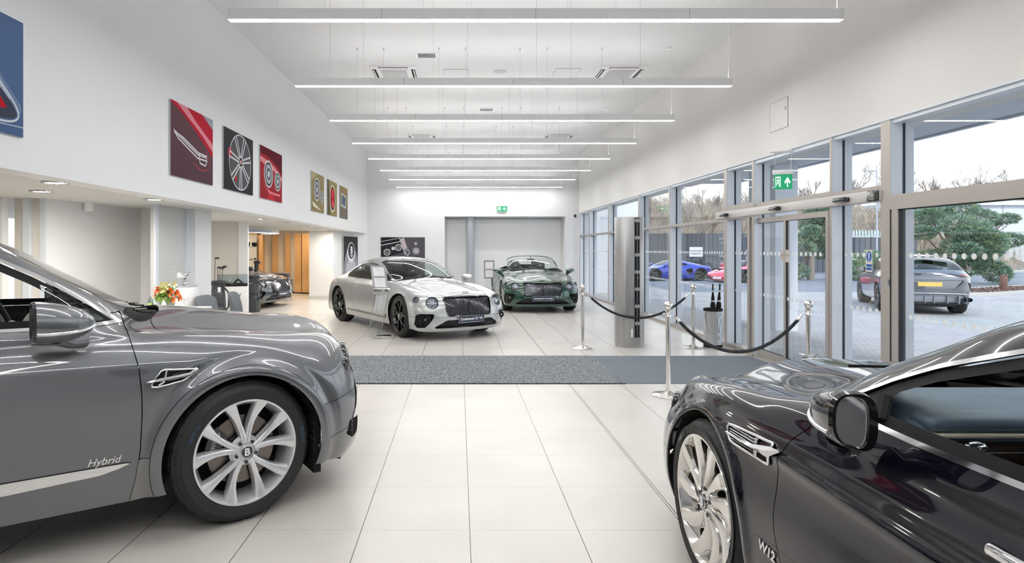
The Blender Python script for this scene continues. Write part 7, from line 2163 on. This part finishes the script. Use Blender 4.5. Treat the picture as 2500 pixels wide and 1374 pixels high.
# bark bed, kerbs, bollard, road edge
MU = pm('bark_mulch', (.16, .09, .07), .95, noise=(18, .6), bump=(25, 1.0)); KB = pm('kerb_stone', (.50, .49, .47), .8)
K = smooth_poly([(18.6, 22.3), (20.2, 22.55), (22.5, 23.7), (25.5, 25.0), (30, 26.4)], 6, closed=False); K2 = [(x + .2, y + 1.9 + (x - 18) * .05) for x, y in K]
b = MB(); n = len(K); b.add([(x, y + .12, GZ + .10) for x, y in K] + [(x, y, GZ + .10) for x, y in K2], [(i, i + 1, n + i + 1, n + i) for i in range(n - 1)], MU)
rng = random.Random(2)
for k in range(900):
    i = rng.randrange(n - 1); s, q = rng.random(), rng.random(); x = K[i][0] * (1 - s) + K[i + 1][0] * s; y = (K[i][1] * (1 - s) + K[i + 1][1] * s) + .15 + q * 1.7; a = rng.uniform(0, 3); c, d = math.cos(a) * .07, math.sin(a) * .07
    b.add([(x - c, y - d, GZ + .11), (x + d * .4, y - c * .4, GZ + .12 + rng.uniform(0, .05)), (x + c, y + d, GZ + .12), (x - d * .4, y + c * .4, GZ + .15)], [(0, 1, 2, 3)], MU if k % 3 else BK2)
tag(b.build('bark_bed', smooth=0), 'raised bed of reddish bark chippings beside the paving', 'bark chippings', kind='stuff')
b = MB()
for i in range(n - 1):
    for R_ in (K, K2):
        (x0, y0), (x1, y1) = R_[i], R_[i + 1]; b.prism([(x0, y0, GZ), (x1, y1, GZ), (x1, y1 + .13, GZ), (x0, y0 + .13, GZ)], (0, 0, .13), KB)
struct(b.build('trim_40', smooth=0))
t = thing('timber_bollard', 'stout brown timber bollard in the bark bed', 'bollard', (22.35, 24.55, GZ)); b = MB(); b.lathe([(.13, 0), (.13, .68), (.12, .70), (0, .70)], pm('bollard_wood', (.17, .09, .07), .8, noise=(20, .3)), 20); b.build('post')
bpy.data.objects['post'].parent = t
b = MB(); b.lathe([(.12, 0), (.12, .72), (0, .72)], MATS['bollard_wood'], 16, (17.9, 31.8, GZ)); tag(b.build('timber_bollard'), 'small timber bollard seen low through the right entrance door', 'bollard')
K3 = smooth_poly([(26, 37), (32, 38.5), (40, 44), (52, 50)], 5, closed=False); b = MB()
for (x0, y0), (x1, y1) in zip(K3, K3[1:]): b.prism([(x0, y0, GZ), (x1, y1, GZ), (x1, y1 + .6, GZ), (x0, y0 + .6, GZ)], (0, 0, .14), KB)
struct(b.build('trim_41', smooth=0))
# container and shed
SH = pm('shed_white', (.66, .70, .74), .55); CT = pm('container_steel', (.62, .64, .64), .35, .5); CD = pm('container_door', (.22, .27, .34), .5)
t = thing('storage_container', 'silver ribbed storage container at the far right of the yard', 'container', (52, 58, GZ)); b = MB()
for k in range(14): b.box((-.9 + .28 * k, .03 * (k % 2), 0), (-.62 + .28 * k, 3, 3.45), CT)
b.box((-1.0, -.05, 3.45), (3.1, 3, 3.6), SH); b.build('ribbed_side', t, 0); b = MB(); b.box((3.05, -.1, .05), (6.5, 3, 3.5), CD)
for k in range(6): b.box((3.1, -.12, .4 + .5 * k), (6.5, -.09, .43 + .5 * k), MATS['lamp_dark'])
b.build('door', t, 0)
b = MB(); b.box((48, 66, GZ), (95, 78, 6.7), SH); b.box((47.5, 65.6, 6.4), (95.5, 66, 6.9), BW)
for k in range(20): b.box((48 + 2.4 * k, 65.93, 0), (48.06 + 2.4 * k, 66, 6.4), CL_)
tag(b.build('warehouse', smooth=0), 'large pale warehouse beyond the pine tree', 'building')
t = thing('lamp_post', 'thin grey lamp post behind the Keep clear sign', 'lamp post', (29.0, 41.5, GZ)); b = MB(); b.cyl((0, 0, 0), (0, 0, 7.6), .06, CL_, 10, .04); b.build('pole', t); b = MB(); b.rbox((-.5, 0, 7.2), (.9, .2, .08), .03, CL_); b.build('lantern', t)

# ------------------------------------------------------------------ parked utility car (rear towards the camera)
def build_urus(lab, paint, loc, hdg):
    root = thing('sport_utility_car', lab, 'car', loc, math.radians(hdg))
    xm = [(-3.98, -4.11), (-2.851, -3.003), (-1.4, -1.40), (-.62, -.62), (0, 0), (.905, 1.0)]
    zm = [(.16, .27), (.20, .29), (.31, .38), (.46, .56), (.65, .78), (.82, .96), (.93, 1.10), (1.0, 1.17), (1.4, 1.63)]
    def fn(C):
        for r, zc in ((13, 1.63), (14, 1.62), (15, 1.60), (16, 1.555), (17, 1.46), (18, 1.33)):
            C[r, 9, 2] = zc; C[r, 8, 2] = zc - .02; C[r, 7, 2] = zc - .075; C[r, 6, 2] = 1.12 + (zc - 1.12) * .42; C[r, 5, 2] = 1.10
            C[r, 7, 1] = .69; C[r, 6, 1] = .82
        C[18, 6, 2] = 1.16; C[18, 5, 2] = 1.08; C[18, 4, 2] = .97; C[18, 6:, 0] = (-3.68, -3.70, -3.71, -3.72); C[17, 6:, 0] = (-3.40, -3.42, -3.44, -3.45)
        C[19, 5:, 2] = (1.06, 1.14, 1.17, 1.185, 1.19); C[19, 4, 2] = .93
        C[20, 5:, 2] = (.98, 1.02, 1.03, 1.03, 1.03); C[20, 4, 2] = .88
        C[21, 4:, 2] = (.68, .70, .71, .72, .72, .72); C[22, 3:, 2] = .42; C[23, :, 2] = .30
        C[18:21, 5, 1] += .10; C[18:21, 4, 1] += .07; C[19:22, 6, 1] += .08; C[19:22, 3, 1] += .05
        return C
    net = warp(NET, xm, zm, 1.03, fn); W = .385; AR = .44
    dlo = [(-.75, 1.12), (-1.1, 1.32), (-1.5, 1.47), (-2.0, 1.53), (-2.6, 1.48), (-3.1, 1.34), (-3.35, 1.20), (-3.0, 1.14), (-2.0, 1.12)]
    fd = xzpoly(dlo, 0, .3)
    fws = uvpoly([(9.5, 7.1), (12.1, 7.1), (12.1, 9.4), (9.5, 9.4)], .05)
    rear = lambda poly, r=0.0, xmax=-3.2: (lambda x, y, z, u, v: np.where(x < xmax, sd_poly(poly, y, z, r), 1.0))
    frw = lambda x, y, z, u, v: np.where((u > 15.2) & (u < 19.2), sd_poly([(-.1, 1.225), (.82, 1.205), (.74, 1.46), (.62, 1.51), (-.1, 1.545)], y, z, .01), 1.0)
    regs = [('windscreen', fws, 0, MATS['car_glass'], 'both', -.002), ('side_window', fd, 0, MATS['car_glass'], 'side', -.004), ('rear_window', frw, 0, MATS['car_glass'], 'both', -.002),
            ('rear_light', rear([(.50, 1.09), (.88, 1.075), (.97, 1.055), (.99, 1.01), (.86, 1.03)]), 0, MATS['red_lens'], 'side', .004),
            ('light_band', rear([(-.1, 1.055), (.5, 1.05), (.86, .995), (.9, 1.02), (.46, 1.105), (-.1, 1.11)]), 0, MATS['gloss_black'], 'both', -.006),
            ('plate_recess', rear([(-.1, .70), (.52, .70), (.76, .92), (.70, .935), (-.1, .935)]), .004, paint, 'both', -.02),
            ('reflector', rear([(.66, .575), (.90, .575), (.90, .60), (.68, .60)]), 0, MATS['red_lens'], 'side', .004),
            ('side_vent', rear([(.84, .88), (.92, .86), (.96, .72), (.9, .64), (.88, .75)], 0, -3.4), 0, MATS['dark_cavity'], 'side', -.01),
            ('diffuser', rear([(-.1, .32), (.70, .32), (.82, .45), (.70, .56), (-.1, .56)]), .004, pm('diffuser_grey', (.30, .32, .35), .5), 'both', -.03),
            ('wheel_arch_trim', lambda x, y, z, u, v: np.where(y > .5, np.minimum(circ(x, z, 0, W, .49), circ(x, z, -3.003, W, .49)), 9.0), .003, paint, 'side', .004)]
    spec = dict(arches=[(0, W, AR), (-3.003, W, AR)], regions=regs, lining=dict(mat=MATS['leather_black'], cut=lambda x, y, z, u, v: np.maximum(9.3 - u, u - 19), holes=[expand(fd, .02), expand(fws, .05), expand(frw, .03)]))
    full, look = build_body(root, net, 7, 7, paint, spec)
    for cx in (0, -3.003): well(root, cx, W, AR - .004, .62, .96, .30)
    b = MB(); b.box((.5, -.8, .27), (-3.9, .8, .31), MATS['black_plastic']); b.build('underbody', root, 0)
    for sg in (-1, 1):
        for cx in (0, -3.003): wheel(root, 'wheel', (cx, sg * .985, .385), R=.385, w=.31, rim_r=.295, style='star', sgn=sg, seg=40, badge=False)
        door_mirror(root, (-.98, sg * 1.06, 1.14), sg, (.2, .22, .15), paint, stalk=(-.85, sg * .93, 1.08))
        for y in (.74, .90):
            e = MB(); p, n = look.front(y * sg, .42, 0, True); e.lathe([(.052, 0), (.058, -.04), (.052, -.07), (.045, -.06), (.04, .02), (0, .02)], MATS['lamp_dark'], 20, axis='x'); e.xform(lambda q: (q[0] + p.x, q[1] + p.y, q[2] + p.z)); e.build('exhaust_pipe', root)
        w = MB()
        for y in (.10, .38, .62): w.box((-4.10, sg * y - .008, .33), (-3.95, sg * y + .008, .54), MATS['diffuser_grey'])
        w.build('diffuser_fin', root, 0)
    b = MB(); p, n = look.front(0, .83, 0, True); X = p.x + .008; b.box((X - .012, -.26, .77), (X, .26, .88), MATS['yellow_plate']); b.build('number_plate', root, 0)
    b = MB(); p, n = look.front(0, 1.08, 0, True); b.text('Lamborghini', .075, MATS['chrome'], lambda u, v, w: (p.x - .020 - w, -u, 1.082 + v), depth=.003, shear=.4); b.build('maker_script', root, 0)
    b = MB()
    for sg in (1, -1): b.tube([(-4.08, sg * .86, .56), (-4.10, sg * .74, .585), (-4.13, 0, .59)], .012, MATS['satin_chrome'], 6)
    b.build('bumper_trim', root)
    b = MB()
    for (x0, z0, x1, z1) in ((-.2, .315, -.2, .315),): b.tube([(-3.75, -.6, .27), (-3.8, 0, .25), (-3.75, .6, .27)], .05, MATS['lamp_dark'], 10)
    b.build('silencer', root)
    b = MB(); b.rbox((-3.42, 0, 1.545), (.22, 1.15, .03), .012, MATS['gloss_black']); b.build('roof_spoiler', root)
    for y in (-.4, .4): seat(root, -1.7, y, .6, MATS['leather_black'])
    return root
P_URUS = pm('paint_urus', (.13, .14, .16), .28, .6, coat=1.0)
build_urus('silver grey utility car parked outside, rear with yellow plate to the glass', P_URUS, (14.25, 19.55, GZ), 64.5)
def build_wedge(lab, paint, loc, hdg, plate=False):
    root = thing('supercar', lab, 'car', loc, math.radians(hdg))
    xm = [(-3.98, -3.50), (-2.851, -2.62), (-1.8, -1.30), (-1.4, -1.02), (-1.1, -.78), (-.6, -.30), (0, .0), (.905, 1.0)]
    zm = [(.16, .11), (.19, .13), (.45, .38), (.65, .56), (.83, .73), (.93, .80), (1.4, 1.165)]
    def fn(C):
        for r, k in ((3, .88), (4, .80), (5, .83), (6, .88), (7, .93), (8, .96)): C[r, 4:, 2] *= k
        for r, z in ((14, 1.13), (15, 1.05), (16, .97), (17, .92), (18, .88), (19, .86)): C[r, 9, 2] = z; C[r, 8, 2] = z - .01; C[r, 7, 2] = z - .05; C[r, 6, 2] = min(C[r, 6, 2], z - .08)
        return C
    net = warp(NET, xm, zm, .985, fn); W = .34; AR = .38
    fd = xzpoly([(-.55, .84), (-.85, .98), (-1.2, 1.06), (-1.55, 1.04), (-1.95, .90), (-1.7, .84)], 0, .3)
    fws = uvpoly([(9.3, 7.0), (12.1, 7.05), (12.1, 9.4), (9.3, 9.4)], .05)
    regs = [('windscreen', fws, 0, MATS['car_glass'], 'both', -.002), ('side_window', fd, 0, MATS['car_glass'], 'side', -.004),
            ('side_intake', xzpoly([(-1.75, .62), (-2.1, .72), (-2.15, .50), (-1.9, .35)], 0, .5), 0, MATS['dark_cavity'], 'side', -.01),
            ('front_intake', yzpoly([(.32, .16), (.85, .16), (.85, .34), (.40, .26)], .005), 0, MATS['dark_cavity'], 'side', -.006),
            ('headlight', yzpoly([(.50, .47), (.80, .52), (.84, .60), (.60, .54)], .004), 0, MATS['lamp_reflector'], 'side', .004),
            ('rear_mesh', lambda x, y, z, u, v: np.where(x < -3.2, sd_poly([(-.1, .30), (.8, .30), (.8, .66), (-.1, .66)], y, z), 1.0), 0, MATS['dark_cavity'], 'both', -.004)]
    spec = dict(arches=[(0, W, AR), (-2.62, W, AR)], regions=regs, lining=dict(mat=MATS['leather_black'], cut=lambda x, y, z, u, v: np.maximum(9.3 - u, u - 17), holes=[expand(fd, .02), expand(fws, .05)]))
    full, look = build_body(root, net, 6, 6, paint, spec)
    for cx in (0, -2.62): well(root, cx, W, AR - .004, .60, .92, .14)
    b = MB(); b.box((.6, -.8, .10), (-3.3, .8, .14), MATS['black_plastic']); b.build('underbody', root, 0)
    for sg in (-1, 1):
        for cx in (0, -2.62): wheel(root, 'wheel', (cx, sg * .94, .345), R=.345, w=.28, rim_r=.262, style='star', sgn=sg, seg=32, badge=False)
        door_mirror(root, (-.62, sg * 1.0, .92), sg, (.16, .2, .11), paint, stalk=(-.55, sg * .85, .83))
    if plate:
        p, n = look.front(0, .22); b = MB(); b.box((p.x + .005, -.26, .19), (p.x + .015, .26, .30), MATS['white_mark']); b.build('number_plate', root, 0)
    for y in (-.36, .36): seat(root, -1.35, y, .18, MATS['leather_black'], head=False)
    return root
build_wedge('bright blue low sports car parked before the dark fence', pm('paint_blue', (.012, .04, .42), .2, .4, coat=1.0), (10.75, 33.9, GZ), 186)
build_wedge('pink red low sports car partly hidden by a mullion, facing left', pm('paint_pink', (.75, .02, .10), .2, .3, coat=1.0), (14.5, 32.0, GZ), 208, True)
